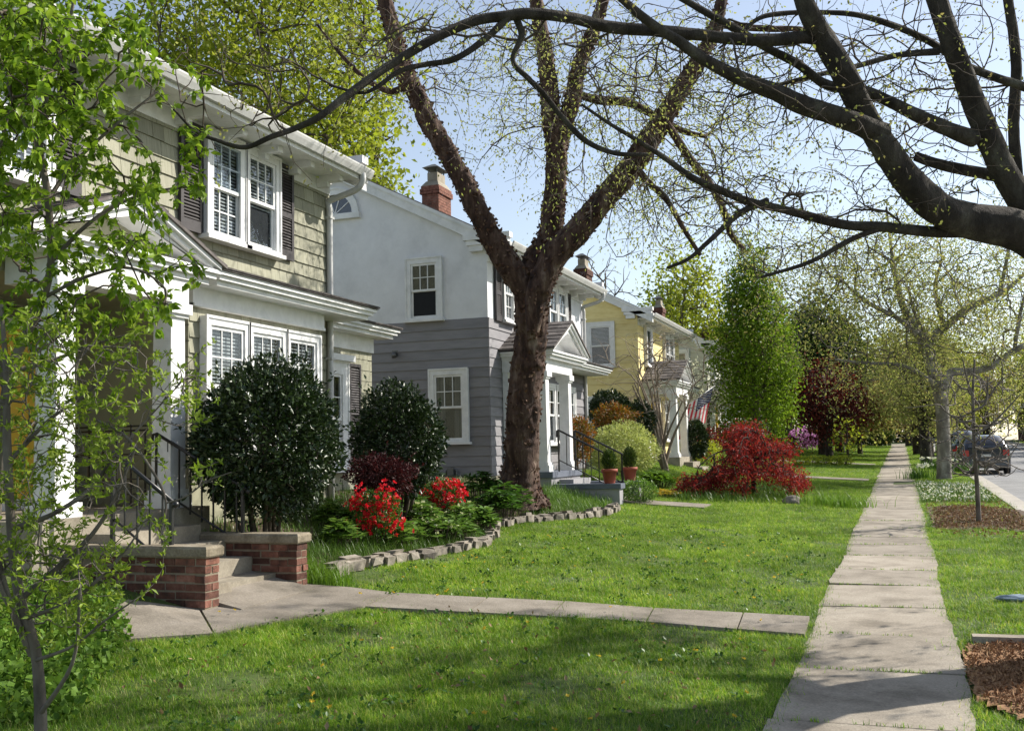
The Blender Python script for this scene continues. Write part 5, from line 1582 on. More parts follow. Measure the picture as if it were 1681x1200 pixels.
blades('foliage', on_ground(q), .42, .018, MT['l_day'], bpy.data.objects['daylily.001'], 9, .9)
# bed in front of the yellow house
bpx('azalea', 'coral flowering azalea behind the red lace leaf maple', 'azalea', 1178, 724, 32, 22, 33.5, 1500, .07, 'l_hel', base_py=752, zmin=-.95, lump=.25, flowers=(520, .11, 'f_coral', -.7))
bpx('spirea', 'lime yellow leaved shrub below the coral azalea', 'bush', 1158, 742, 26, 18, 31.5, 1500, .08, 'l_lime', base_py=762, zmin=-.95, lump=.3)
bpx('red_maple_shrub', 'dark red leaved shrub beside the coral azalea', 'bush', 1196, 716, 26, 22, 32.5, 1500, .09, 'l_red', base_py=752, zmin=-.95, lump=.3, aspect=.35)
bpx('evergreen_bush', 'dark round evergreen by the yellow house porch column', 'bush', 1143, 722, 18, 32, 38.0, 2600, .12, 'l_cam', zmin=-.95, lump=.15)
bpx('azalea', 'pink flowering azalea below the upright green tree', 'azalea', 1320, 722, 22, 17, 49.0, 900, .10, 'l_dkgr', base_py=739, zmin=-.95, lump=.2, flowers=(620, .16, 'f_pink', -.6))
bpx('azalea', 'orange flowering azalea right of the pink azalea', 'azalea', 1376, 718, 13, 10, 55.0, 500, .10, 'l_dkgr', base_py=731, zmin=-.95, lump=.2, flowers=(220, .17, 'f_orange', -.6), group='orange azaleas in the far bed')
bpx('azalea', 'orange flowering azalea just behind the pink azalea', 'azalea', 1332, 713, 11, 8, 52.0, 400, .10, 'l_dkgr', base_py=733, zmin=-.95, lump=.2, flowers=(160, .17, 'f_orange', -.6), group='orange azaleas in the far bed')
bpx('dark_shrub', 'low dark brown leaved shrub under the upright green tree', 'bush', 1280, 728, 30, 17, 45.5, 1700, .12, 'l_maroon', base_py=744, zmin=-.95, lump=.2)
for i, px in enumerate((1316, 1334, 1352, 1370, 1388)):
    bpx('low_shrub', ['yellow green low shrub at the left end of the row across the lawn', 'yellow green low shrub second in the row across the lawn', 'yellow green low shrub in the middle of the row across the lawn', 'yellow green low shrub fourth in the row across the lawn', 'yellow green low shrub at the pavement end of the row across the lawn'][i], 'bush', px, 757 - i * .3, 13, 8, 36 + i * .2, 500, .08, 'l_yg', base_py=764, zmin=-.98, lump=.3, group='low shrubs in a row across the lawn')
bpx('far_hedge', 'long dark green hedge closing the far end of the pavement', 'hedge', 1492, 712, 105, 26, 118, 6000, .45, 'l_ever', depth=.15, zmin=-.98, lump=.12, stems=9)
for i, (x, y, r_, h_, lab) in enumerate([(12.0, 58, 1.6, 1.1, 'low green shrub across the road opposite the charcoal estate car'), (13.2, 70, 2.2, 1.4, 'broad green shrub across the road beyond the estate car roof'), (11.8, 82, 2.0, 1.3, 'rounded green shrub across the road near the brick house'), (12.5, 95, 2.6, 1.7, 'large green shrub hiding the foot of the brick house wall')]):
    z = float(gz(x, y)); bush('roadside_shrub', lab, 'bush', (x, y, z), (x, y, z + h_ * .7), (r_, r_, h_), 2200, .22, 'l_ever' if i % 2 else 'l_col', group='shrubs across the road', zmin=-.9, seed=i + 80)
t = bpx('clipped_hedge', 'dark green clipped hedge at the end of the lawns', 'hedge', 1432, 717, 36, 15, 74, 4200, .2, 'l_ever', base_py=732, depth=.6, zmin=-.95, lump=.06, stems=9)
# verge planting round the sycamore
rg = np.random.default_rng(41)
pl = [(.55, 26.2), (2.2, 26.0), (2.3, 32.8), (.6, 34.5)]
q = poly_pts(pl, 520, rg)
leaves('white_flower_carpet', on_ground(q, .10), .07, MT['f_white'], None, 3, 'stuff', aspect=.6, flat=.5)
q = poly_pts(pl, 7000, rg); blades('white_flower_leaves', on_ground(q), .16, .014, MT['l_lir'], None, 31, 1.0, 'stuff')
for i, (px, py, t_) in enumerate([(1508, 786, 35.5), (1535, 770, 41), (1575, 775, 38.5)]):
    c = AG(px, py); lab = ['daffodil clump with white flowers beside the pavement', 'leafy daffodil clump left of the white barked tree', 'leafy daffodil clump right of the white barked tree'][i]
    t = thing('daffodil_clump', tuple(c), lab, 'plant', 'daffodil clumps on the verge')
    q = np.stack([rg.normal(c[0], .28, 160), rg.normal(c[1], .3, 160)], 1)
    blades('foliage', on_ground(q), .5, .03, MT['l_dkgr'], t, 50 + i, .5)
    p = on_ground(q[:9], .45); petals(p, np.tile([.2, -1, .3], (9, 1)), .14, MT['f_white'], t, rg)
q = poly_pts(MUL2, 900, rg); blades('sparse_verge_grass', on_ground(q), .09, .007, MT['grass'], None, 77, 1.0, 'stuff', 2)
q = poly_pts([(.6, 18.5), (2.28, 17.5), (2.3, 33), (.65, 33)], 1500, rg); leaves('verge_leaf_litter', on_ground(q, .04), .06, MT['dead'], None, 78, 'stuff', aspect=.6, flat=.6)
# weeds in the pavement joints and ivy in the left corner
rg = np.random.default_rng(51)
pts = []
for y in joints[:14]:
    for _ in range(int(rg.uniform(8, 46))):
        u = rg.beta(1.2, 1.2); pts.append((float(swx(y)) + SW_W * u, y + rg.normal(0, .008), float(slope(y)) + .015))
for y in np.arange(4.5, 24, .035):
    for xx in (float(swx(y)) + rg.normal(-.01, .03), float(swx(y)) + SW_W + rg.normal(.01, .03)):
        if rg.random() < .75 and not (xx < 0 and 9.2 < y < 10.6): pts.append((xx, y, float(slope(y)) + .0))
blades('joint_weeds', np.repeat(np.array(pts), 4, 0) + rg.normal(0, .012, (len(pts) * 4, 3)) * [1, 1, .1], .038, .006, MT['grass'], None, 6, 1.1, 'stuff', 2)
q = poly_pts([tuple(AG(x, y)[:2]) for x, y in [(0, 1195), (-60, 1000), (60, 960), (190, 990), (215, 1050), (170, 1120), (120, 1190)]], 3600, rg)
p = on_ground(q); p[:, 2] += rg.uniform(.02, .17, len(p)) * np.clip((-3.6 - p[:, 0]) * .5, .2, .8)
leaves('ivy_ground_cover', p, .055, MT['l_ivy'], None, 9, 'stuff', aspect=.85, flat=.45)
q = poly_pts([(-6, 5.0), (-.95, 4.8), (-.95, 18), (-5, 18)], 420, rg); q = q[lawn_ok(q[:, 0], q[:, 1])]
q = np.repeat(q, 9, 0) + rg.normal(0, .035, (len(q) * 9, 2))
leaves('clover_patches', on_ground(q, .04), .04, MT['l_dkgr'], None, 19, 'stuff', aspect=.75, flat=.8)
q = poly_pts([(-4.9, 5.2), (-.9, 4.8), (-.9, 9.3), (-4.6, 9.3)], 260, rg)
leaves('fallen_leaves', on_ground(q, .035), .05, MT['dead'], None, 10, 'stuff', aspect=.5, flat=.6)
q = poly_pts([(-6, 5.2), (-1.0, 4.8), (-1, 16), (-5, 16)], 90, rg)
p = on_ground(q, .06); k = thing('dandelions', tuple(p[0]), 'scattered tiny yellow dandelion flowers in the front lawn', 'flowers'); k['kind'] = 'stuff'
petals(p, np.tile([0, 0, 1.0], (len(p), 1)), .035, MT['l_gold'], k, rg, 'blossoms')

# ---------------------------------------------------------------- trees
def L(pts, t=None):
    """limb given as (px, py, depth, radius in photo pixels)"""
    P = []; r = []
    for q in pts:
        px, py, tt, rp = (q if len(q) == 4 else (q[0], q[1], t, q[2]))
        P.append(AT(px, py, tt)); r.append(rp * tt / FPX)
    return P, r
# ---- big street tree at the right whose limbs reach across the top
rg = np.random.default_rng(61)
TB = np.array([1.80, 9.35, float(slope(9.35)) - .08])
street = thing('street_tree', tuple(TB), 'large dark barked street tree whose heavy limbs reach in from the right across the sky', 'tree')
fork = TB + [-.05, .02, 2.05]
lim = []
lim.append(([TB, TB + [.0, 0, .25], TB + [-.02, .0, 1.0], fork, fork + [.06, .05, .5]], [.46, .36, .31, .33, .26]))
p, r = L([(1770, 470, 7.95, 35.88), (1681, 385, 7.85, 31.98), (1600, 365, 7.8, 30.42), (1545, 345, 7.7, 27.30), (1490, 297, 7.6, 24.18), (1450, 240, 7.5, 21.84), (1420, 190, 7.5, 20.28), (1385, 120, 7.4, 20.28), (1352, 65, 7.4, 18.72), (1325, 15, 7.3, 15.60), (1300, -50, 7.3, 13.26)])
lim.append(([fork - [0, 0, .4], fork - [.1, .0, .0]] + p, [.30, .27] + r))
p, r = L([(1720, 400, 8.2, 26.52), (1690, 350, 8.2, 24.96), (1650, 285, 8.15, 21.06), (1618, 215, 8.1, 19.50), (1588, 140, 8.05, 17.94), (1562, 70, 8, 16.38), (1538, 0, 8, 15.60), (1515, -60, 8, 14.04)])
lim.append(([fork - [0, 0, .2], fork + [.02, .1, .35]] + p, [.28, .24] + r))
l3 = L([(1352, 68, 7.4, 13.50), (1325, 62, 7.4, 10.80), (1270, 66, 7.3, 9.90), (1215, 65, 7.25, 9.45), (1150, 58, 7.2, 9.45), (1080, 51, 7.1, 9.90), (1000, 45, 7.0, 9.90), (940, 31, 6.9, 9.20), (870, 23, 6.8, 8.80), (830, 27, 6.75, 8.40), (780, 35, 6.7, 8.00), (720, 60, 6.6, 7.60), (660, 95, 6.5, 7.20), (610, 128, 6.4, 6.80), (560, 165, 6.3, 6.40), (520, 195, 6.2, 5.60), (480, 213, 6.2, 4.80), (445, 225, 6.1, 4.40), (402, 242, 6.1, 4.00), (360, 232, 6.1, 3.20), (320, 215, 6.1, 2.40), (285, 180, 6.1, 1.60)])
l4 = L([(1448, 222, 7.5, 20.00), (1402, 201, 7.4, 17.60), (1359, 186, 7.35, 16.00), (1313, 171, 7.3, 15.20), (1273, 152, 7.2, 13.60), (1241, 140, 7.15, 12.40), (1198, 121, 7.1, 10.80), (1152, 96, 7.0, 9.60), (1116, 70, 6.95, 8.80), (1080, 47, 6.9, 8.00), (1045, 20, 6.85, 7.20), (1000, -20, 6.8, 6.40)])
l5 = L([(1598, 228, 8.1, 15.00), (1560, 214, 8.0, 12.00), (1500, 187, 7.9, 10.50), (1468, 171, 7.8, 9.75), (1420, 150, 7.8, 9.00), (1388, 147, 7.75, 8.25), (1350, 136, 7.7, 7.88), (1310, 106, 7.6, 7.50), (1260, 80, 7.5, 6.75), (1215, 52, 7.4, 6.38), (1170, 27, 7.3, 6.00), (1105, -10, 7.2, 5.25)])
l6 = L([(1610, 378, 7.8, 10.64), (1540, 381, 7.8, 9.12), (1450, 373, 7.75, 8.36), (1380, 368, 7.7, 7.60), (1290, 345, 7.6, 6.84), (1230, 331, 7.5, 6.46), (1180, 312, 7.4, 5.70), (1135, 291, 7.3, 5.32), (1095, 262, 7.2, 4.56), (1050, 233, 7.1, 3.80), (1000, 203, 7.0, 3.04), (955, 172, 6.9, 2.28)])
l6b = L([(848, 30, 6.8, 6), (856, 60, 6.8, 5), (842, 100, 6.8, 4), (868, 130, 6.8, 4.5), (893, 155, 6.85, 4.5), (925, 195, 6.9, 4.5), (962, 232, 6.9, 4.5), (1010, 252, 7.0, 4), (1062, 254, 7.1, 3)])
l7 = L([(1760, 300, 8.4, 11.20), (1681, 300, 8.4, 10.50), (1635, 289, 8.4, 9.80), (1580, 279, 8.3, 9.10), (1535, 268, 8.2, 8.40), (1503, 257, 8.2, 7.70)])
l9 = L([(1760, 170, 8.6, 8.00), (1681, 143, 8.6, 7.20), (1592, 111, 8.4, 6.40), (1517, 64, 8.2, 5.60), (1424, 29, 8.0, 4.80), (1352, 21, 7.9, 4.00), (1260, 26, 7.7, 4.00), (1218, 52, 7.6, 2.40), (1180, 80, 7.5, 1.60)])
l10 = L([(1540, 85, 8.05, 5.95), (1470, 92, 7.9, 4.67), (1402, 110, 7.8, 4.25), (1340, 124, 7.7, 3.82), (1277, 140, 7.6, 2.98), (1210, 160, 7.5, 2.12)])
l8 = L([(1672, 330, 9.6, 9.80), (1664, 210, 9.6, 9.10), (1668, 100, 9.6, 8.40), (1655, 0, 9.6, 7.70), (1650, -60, 9.6, 7.00)])
l11 = L([(835, 30, 6.75, 6), (790, 70, 6.7, 5.5), (745, 98, 6.6, 5), (700, 106, 6.6, 4.5), (655, 118, 6.5, 4), (600, 152, 6.4, 3), (540, 140, 6.4, 2)])
l12 = L([(1260, 330, 7.55, 6), (1215, 350, 7.5, 5), (1165, 395, 7.4, 4), (1130, 425, 7.3, 3), (1095, 440, 7.3, 2.5)])
l13 = L([(1455, 372, 7.75, 5), (1400, 392, 7.7, 4.5), (1330, 430, 7.6, 3.5), (1250, 455, 7.5, 2.5)])
rt = [([AT(1300, -50, 7.3), AT(1180, -330, 7.6), AT(1000, -600, 8.2)], [.07, .05, .02]), ([AT(1515, -60, 8), AT(1440, -350, 8.6), AT(1400, -650, 9.0)], [.075, .05, .02]), ([AT(1000, -20, 6.8), AT(850, -220, 6.6), AT(640, -480, 6.6)], [.035, .03, .012]), ([fork, fork + [.5, .4, .9], fork + [1.3, 1.2, 2.2], fork + [2.3, 2.2, 3.6]], [.2, .17, .12, .05]), ([fork + [.1, 0, .3], fork + [.6, -.6, 1.8], fork + [1.0, -1.2, 3.6]], [.16, .12, .05]), ([fork + [.3, .6, .8], fork + [1.5, 2.2, 2.2], fork + [3.0, 4.0, 4.4]], [.16, .12, .05]), ([fork + [.5, .4, .9], fork + [1.8, 1.0, 2.8], fork + [4.0, 2.2, 4.6], fork + [5.5, 3.6, 6.5]], [.16, .13, .09, .04])]
lim += [l3, l4, l5, l6, l6b, l7, l9, l10, l8, l11, l12, l13] + rt
limbs_mesh('trunk', lim, MT['bark'], street, 24, .05, 14, 5, True)
sk = np.concatenate([smooth_path(p, r, 5)[0] for p, r in lim[1:]])
at = []
for (px, py, sx, sy, t0, t1, n) in [(1500, 150, 160, 130, 7, 9.5, 620), (1250, 130, 150, 110, 6.8, 9, 620), (1000, 110, 150, 90, 6.4, 8.4, 260), (1250, 330, 150, 80, 7, 8.6, 330), (1500, 330, 130, 50, 7.4, 9, 160), (700, 60, 130, 60, 6.2, 7.6, 150), (420, 130, 120, 90, 5.9, 7.0, 170), (1330, 430, 130, 40, 7.4, 8.6, 120)]:
    for _ in range(n): at.append(AT(rg.normal(px, sx * .62), rg.normal(py, sy * .62), rg.uniform(t0, t1)))
at = np.array(at)
ex = np.stack([rg.uniform(.2, 3.2, 300), rg.uniform(-1.8, 5.0, 300), rg.uniform(1.2, 5.0, 300)], 1)
up = np.stack([rg.uniform(-5.2, 3.0, 800), rg.uniform(-3.5, 4.5, 800), rg.uniform(4.2, 8.0, 800)], 1)   # the crown goes on above the frame
sd_ = np.stack([rg.uniform(1.6, 8.5, 9000), rg.uniform(8.5, 17, 9000), rg.uniform(3.8, 9.5, 9000)], 1)          # unseen crown over the road, right of the frame, clumped for dappled shade
sr = sd_ @ _Rt; sf = (sd_ - CAMP) @ _F
lx = sd_[:, 0] - 1.02 * (sd_[:, 2] - .2); ly = sd_[:, 1] - .92 * (sd_[:, 2] - .2)      # keep to the part whose shade falls on the near lawn
sd_ = sd_[(sr / sf > .56) & (lx < -.3) & (ly < 9.2) & (np.sin(lx * 1.9 + .6) + np.sin(ly * 2.6 + lx) + .5 * np.sin(lx * 4.3 - ly * 3) > .15)][:2300]
at = np.vstack([at, fork + ex, fork + up, sd_])
G = grow(sk, at, .12, .09, .03, 6, .06)
twig_mesh('twigs', G, .0014, .012, MT['twig'], street, 4, .5)
ctr, dirs = tip_leaves(G, rg, 5, .028, 1.6)
keep = rg.random(len(ctr)) < .8
V, T = leaf_np(ctr[keep], .032, rg, .55, .12, dirs[keep] * .5, 1, 0, .35)
far_ = (ctr @ _Rt) / ((ctr - CAMP) @ _F) > .56
V2, T2 = leaf_np(np.repeat(ctr[far_], 2, 0) + rg.normal(0, .05, (2 * int(far_.sum()), 3)), .075, rg, .6, .12, None, 1)  # larger unseen leaves added out of view to deepen the lawn's dappled shade
V, T = join_np([(V, T), (V2, T2)])
link('leaves', mesh_np('leaves', V, T, [MT['l_bud']]), street)

# ---- three limbed tree in the bed before the grey house
rg = np.random.default_rng(62)
D = 19.0
c0 = AT(850, 812, D); c0[2] = float(gz(c0[0], c0[1])) - .05
big = thing('peeling_bark_tree', tuple(c0), 'big reddish peeling bark tree forking into three limbs in front of the grey house', 'tree')
tr = L([(850, 830, 52), (850, 806, 38), (854, 770, 29), (858, 700, 26), (863, 640, 26.5), (868, 585, 26), (872, 530, 26), (875, 485, 29), (880, 450, 31), (886, 415, 22), (889, 395, 8)], D)
a1 = L([(876, 560, 8), (873, 505, 17), (848, 455, 20.5), (822, 415, 19.32), (795, 368, 18.40), (768, 312, 17.48), (737, 256, 16.56), (706, 203, 16.56), (680, 150, 15.64), (660, 108, 14.72), (648, 60, 12.88), (634, 10, 11.96), (618, -60, 10.12)], D - .2)
a2 = L([(876, 540, 10), (882, 480, 19), (893, 420, 20.70), (905, 368, 18.90), (912, 310, 17.10), (913, 250, 17.10), (906, 198, 15.30), (901, 150, 15.30), (895, 95, 13.50), (886, 42, 11.70), (876, -40, 9.90)], D + .1)
a2b = L([(912, 265, 15), (928, 205, 14), (940, 165, 13), (948, 120, 12), (966, 70, 11), (985, 20, 10), (1003, -50, 9)], D + .2)
a3 = L([(874, 545, 10), (884, 478, 20), (914, 415, 21.60), (945, 384, 20.70), (988, 333, 19.80), (1032, 280, 18.90), (1066, 230, 18.00), (1096, 185, 16.20), (1122, 140, 14.40), (1150, 95, 12.60), (1172, 48, 10.80), (1196, -40, 9.00)], D - .5)
a4 = L([(1092, 200, 7), (1115, 235, 6.5), (1135, 265, 6.5), (1163, 298, 6), (1188, 345, 5.5), (1200, 385, 5), (1222, 410, 3)], D - .6)
a5 = L([(946, 155, 6), (985, 165, 7), (1030, 168, 7), (1075, 190, 6), (1120, 215, 5), (1160, 225, 3)], D + .4)
a6 = L([(1045, 275, 6), (1065, 300, 5), (1095, 330, 4.5), (1125, 380, 4), (1150, 420, 3)], D - .8)
a7 = L([(672, 140, 6), (640, 150, 5), (600, 130, 4), (560, 90, 3), (520, 40, 2)], D)
a8 = L([(1175, 40, 6), (1220, 45, 5.5), (1270, 48, 5), (1320, 50, 4), (1370, 75, 2.5)], D)
A = [tr, a1, a2, a2b, a3, a4, a5, a6, a7, a8]
limbs_mesh('trunk', A, MT['birch'], big, 44, .085, 26, 9, True)
# curling flakes of bark
rg2 = np.random.default_rng(63); Cn = []; Dn = []
for P, r in A[:5]:
    Ps, rs = smooth_path(P, r, 8)
    for k in range(len(Ps) - 1):
        ax = unit(Ps[k + 1] - Ps[k]); n = int(15 * max(.4, rs[k] / .3))
        v = unit(np.cross(ax, rg2.normal(size=(n, 3))))
        s = rg2.uniform(0, 1, (n, 1))
        Cn.append(Ps[k] + (Ps[k + 1] - Ps[k]) * s + v * rs[k] * .98); Dn.append(v * .42 + ax * rg2.normal(0, 1.0, (n, 1)) + np.cross(ax, v) * rg2.normal(0, .8, (n, 1)))
V, T = leaf_np(np.concatenate(Cn), .075, rg2, .8, .2, np.concatenate(Dn) * 2, .5)
link('bark_flakes', mesh_np('bark_flakes', V, T, [MT['flake']]), big, 'stuff')
sk = np.concatenate([smooth_path(p, r, 5)[0] for p, r in A[1:]])
sk = sk[sk[:, 2] > 6.2]
at = []
for (px, py, sx, sy, n) in [(780, 110, 130, 100, 190), (960, 190, 110, 110, 330), (1120, 170, 130, 120, 480), (1080, 330, 110, 80, 300), (1200, 300, 90, 110, 130), (900, 60, 160, 70, 150), (600, 90, 80, 80, 70), (850, 190, 90, 60, 60)]:
    for _ in range(n): at.append(AT(rg.normal(px, sx * .62), rg.normal(py, sy * .62), D + rg.normal(0, 1.7)))
G = grow(sk, np.array(at), .32, .11, .16, 7, .10)
twig_mesh('twigs', G, .0028, .022, MT['twig'], big, 4, .5)
ctr, dirs = tip_leaves(G, rg, 9, .16, 2.6)
V, T = leaf_np(ctr, .066, rg, .42, .12, dirs * .3, .7, 0, .9)
link('leaves', mesh_np('leaves', V, T, [MT['l_bud2']]), big)

# ---- slender sapling and spring shrub at the left edge
rg = np.random.default_rng(64)
def ground_under(px, t):
    p = AT(px, 1200, t); return np.array([p[0], p[1], float(gz(p[0], p[1])) - .03])
b0 = ground_under(-25, 6.3)
sap = thing('leafy_sapling', tuple(b0), 'slender sapling with broad fresh green leaves in front of the green house windows', 'tree')
S = [L([(-12, 900, 6.2, 9), (4, 720, 6.1, 8.5), (14, 620, 6.0, 8), (38, 560, 6.0, 8), (66, 500, 6.0, 7), (84, 430, 5.95, 6), (78, 320, 5.9, 6), (66, 240, 5.9, 5), (78, 150, 5.9, 4), (108, 60, 5.9, 3), (130, -40, 5.9, 2)])]
S[0] = ([b0] + S[0][0], [.042] + S[0][1])
S += [L([(84, 430, 5.95, 4), (140, 372, 6, 3.5), (200, 332, 6.1, 3), (268, 312, 6.2, 2), (330, 306, 6.3, 1.5)]), L([(78, 330, 5.9, 4), (120, 270, 6, 3), (190, 205, 6.1, 2.5), (260, 150, 6.2, 1.5)]),
      L([(70, 490, 6, 3.5), (140, 455, 6, 3), (215, 440, 6, 2), (268, 470, 6, 1.5), (272, 500, 6, 1)]), L([(10, 650, 6, 4), (-20, 480, 5.9, 4), (-10, 300, 5.8, 3), (20, 160, 5.7, 2)]), L([(66, 250, 5.9, 3), (20, 160, 5.8, 2.5), (-10, 60, 5.8, 2)]), L([(20, 610, 6, 4), (90, 590, 6.1, 3), (170, 560, 6.2, 2), (240, 545, 6.2, 1.5)])]
limbs_mesh('trunk', S, MT['grbark'], sap, 8, .05, 5, 2)
sk = np.concatenate([smooth_path(p, r, 5)[0][1:] for p, r in S])
at = []
for (px, py, sx, sy, n) in [(20, 200, 60, 120, 120), (40, 90, 90, 90, 210), (110, 240, 90, 70, 70), (170, 130, 100, 70, 62), (50, 400, 80, 80, 84), (190, 420, 85, 55, 46), (240, 300, 60, 50, 30), (310, 240, 50, 40, 16), (268, 490, 18, 40, 12), (130, 500, 90, 40, 26), (30, 560, 70, 60, 30), (170, 580, 70, 40, 10), (330, 300, 20, 14, 6), (60, 20, 120, 50, 70)]:
    for _ in range(n): at.append(AT(rg.normal(px, sx * .65), rg.normal(py, sy * .65), rg.normal(6.0, .32)))
G = grow(sk, np.array(at), .09, .16, .12, 8, .05)
twig_mesh('twigs', G, .0016, .008, MT['twig'], sap, 4, .5)
ctr, dirs = tip_leaves(G, rg, 8, .010, 9)
V, T = oval_np(ctr, .058, rg, .52, dirs * .8, .8, .45)
link('leaves', mesh_np('leaves', V, T, [MT['l_sap']]), sap)

rg = np.random.default_rng(65)
b0 = ground_under(70, 5.3)
shr = thing('spring_shrub', tuple(b0), 'twiggy shrub with tiny star shaped spring leaves in the lower left corner', 'shrub')
S = [L([(62, 1090, 5.3, 9), (32, 980, 5.3, 8.5), (18, 860, 5.3, 7.5), (12, 740, 5.3, 7), (10, 620, 5.35, 5), (2, 500, 5.4, 3)])]
S[0] = ([b0] + S[0][0], [.034] + S[0][1])
S += [L([(32, 985, 5.3, 5), (90, 936, 5.35, 4.5), (155, 872, 5.4, 3.5), (196, 800, 5.45, 2.5), (225, 730, 5.5, 1.5)]), L([(22, 868, 5.3, 5), (90, 842, 5.3, 4), (150, 800, 5.4, 3.5), (192, 742, 5.4, 2.5), (240, 690, 5.5, 1.5), (300, 625, 5.5, 1)]),
      L([(40, 1015, 5.3, 4), (110, 990, 5.2, 3.5), (160, 952, 5.2, 3), (205, 905, 5.2, 2), (235, 860, 5.2, 1.2)]), L([(160, 690, 5.45, 2), (205, 715, 5.4, 2.4), (245, 765, 5.35, 2.4), (272, 822, 5.3, 2.2), (262, 885, 5.3, 1.4)]), L([(272, 826, 5.3, 1.4), (305, 815, 5.3, 1.3), (340, 790, 5.3, 1.2), (380, 775, 5.3, .8)]),
      L([(14, 760, 5.3, 4), (80, 690, 5.35, 3), (150, 640, 5.4, 2), (215, 560, 5.4, 1.5)]), L([(45, 1060, 5.3, 4), (0, 960, 5.2, 3.5), (-30, 850, 5.2, 2)]), L([(55, 1085, 5.3, 3.5), (120, 1060, 5.1, 2.5), (170, 1020, 5.0, 1.8), (220, 985, 5.0, 1.2)]), L([(52, 1075, 5.3, 6), (20, 1000, 5.25, 5), (-8, 900, 5.2, 4)]),
      L([(60, 1180, 5.3, 5), (118, 1090, 5.15, 3), (130, 990, 5.1, 2.4), (128, 900, 5.1, 1.6)])]
limbs_mesh('stems', S, MT['grbark'], shr, 8, .05, 5, 4)
sk = np.concatenate([smooth_path(p, r, 5)[0][1:] for p, r in S])
at = []
for (px, py, sx, sy, n) in [(120, 640, 90, 70, 150), (230, 610, 60, 60, 50), (60, 780, 80, 90, 170), (150, 740, 80, 60, 90), (50, 920, 80, 80, 190), (160, 930, 60, 50, 70), (210, 800, 40, 60, 26), (345, 780, 30, 16, 10), (265, 870, 24, 24, 12), (300, 650, 36, 36, 14), (20, 640, 60, 80, 80), (90, 560, 60, 50, 40), (110, 1010, 70, 40, 60), (330, 625, 22, 30, 6)]:
    for _ in range(n): at.append(AT(rg.normal(px, sx * .65), rg.normal(py, sy * .65), rg.normal(5.35, .28)))
G = grow(sk, np.array(at), .08, .17, 0, 9, .08)
twig_mesh('twigs', G, .0011, .006, MT['grbark'], shr, 4, .5)
P, par, cnt, k = G
j = np.arange(k, len(P)); j = j[cnt[j] <= 5]
# stars of small leaflets
ctr = np.repeat(P[j], 6, axis=0) + rg.normal(0, .004, (len(j) * 6, 3))
V, T = leaf_np(ctr, .038, rg, .38, .12, np.repeat(unit(P[j] - P[par[j]]), 6, 0) * .5 + [0, 0, .25], .9, .2)
link('leaves', mesh_np('leaves', V, T, [MT['l_spring']]), shr)

# ---- tall yellow-green tree behind the green house
rg = np.random.default_rng(66)
def tall_tree(name, label, px, top_py, base_py, t, rx, leaf, bark, n, per, lsize, lrad, seed, group=None, nlimb=6, cz=.62, rz=.42, trunk_px=9, shell=.25, droop=.0, seg=.6, twig='twig', r0=.008, lump=.25, aspect=.55, trunk_top=.85, zmin=-1, flat=0, taper=0, jit=.13):
    rg = np.random.default_rng(seed)
    p = AT(px, base_py, t); b = np.array([p[0], p[1], float(gz(p[0], p[1]))])
    ztop = AT(px, top_py, t)[2]; H = ztop - b[2]; s = t / FPX
    c = b + [0, 0, H * cz]; r = np.array([rx * s, rx * s, H * rz])
    tr_ = trunk_px * s
    limbs = [([b + [0, 0, -.1], b + [rg.normal(0, .05) * H * .1, 0, H * .25], b + [rg.normal(0, .02) * H, rg.normal(0, .02) * H, H * .5], b + [0, 0, H * trunk_top]], [tr_ * 1.3, tr_, tr_ * .7, tr_ * .12])]
    for i in range(nlimb):
        a = i * 2.4 + rg.uniform(-.4, .4); z0 = H * rg.uniform(.22, .55); q = rg.uniform(.5, .85)
        st_ = b + [0, 0, z0]; en = c + [math.cos(a) * r[0] * q, math.sin(a) * r[1] * q, r[2] * rg.uniform(-.35, .55)]
        mid = (st_ + en) / 2 + [0, 0, -.06 * H * rg.uniform(0, 1)]
        limbs.append(([st_, mid, en], [tr_ * .5, tr_ * .32, tr_ * .1]))
    at, _ = ellipsoid_pts(n, c, r, rg, shell, lump, zmin)
    if taper:
        f = 1.12 - taper * ((at[:, 2] - c[2]) / r[2] + 1) / 2
        at[:, :2] = b[:2] + (at[:, :2] - b[:2]) * np.clip(f, .12, 1.2)[:, None]
    return crown_tree(name, label, 'tree', tuple(b), limbs, at, leaf, bark, group, per, lrad, lsize, seg, jit, seed, r0, tr_ * .3, droop, .05, aspect, .1, 3.0, 8, .05, twig)
tall_tree('tall_tree', 'tall yellow green tree rising behind the green house roof', 430, -160, 700, 33, 265, 'l_yg', 'grbark', 1500, 24, .22, .42, 1, None, 11, .64, .40, 16, .15, .05, .6, 'twig', .010)
tall_tree('tall_tree', 'tall bare grey twigged tree behind the grey and yellow houses', 1000, 395, 640, 62, 62, 'l_bud', 'grbark', 260, 0, .1, .1, 2, None, 10, .6, .42, 5, .1, 0, .9, 'twig', .012)
tall_tree('tall_tree', 'loose light green tree behind the yellow house chimney', 1135, 410, 690, 66, 66, 'l_yg', 'grbark', 520, 11, .32, .6, 3, 'light green trees behind the far houses', 7, .62, .42, 7, .2, 0, .9, 'twig', .012)
tall_tree('tall_tree', 'loose light green tree to the left of the upright pear, behind cream house', 1100, 480, 690, 74, 40, 'l_yg', 'grbark', 300, 11, .34, .6, 31, 'light green trees behind the far houses', 6, .62, .42, 6, .2, 0, .9, 'twig', .012)
tall_tree('upright_pear_tree', 'tall upright bright green pear tree at the edge of the lawn', 1245, 402, 722, 44, 80, 'l_col', 'grbark', 1300, 19, .16, .25, 4, None, 12, .54, .50, 6, .15, -.05, .4, 'twig', .007, .18, taper=.72, jit=.18)
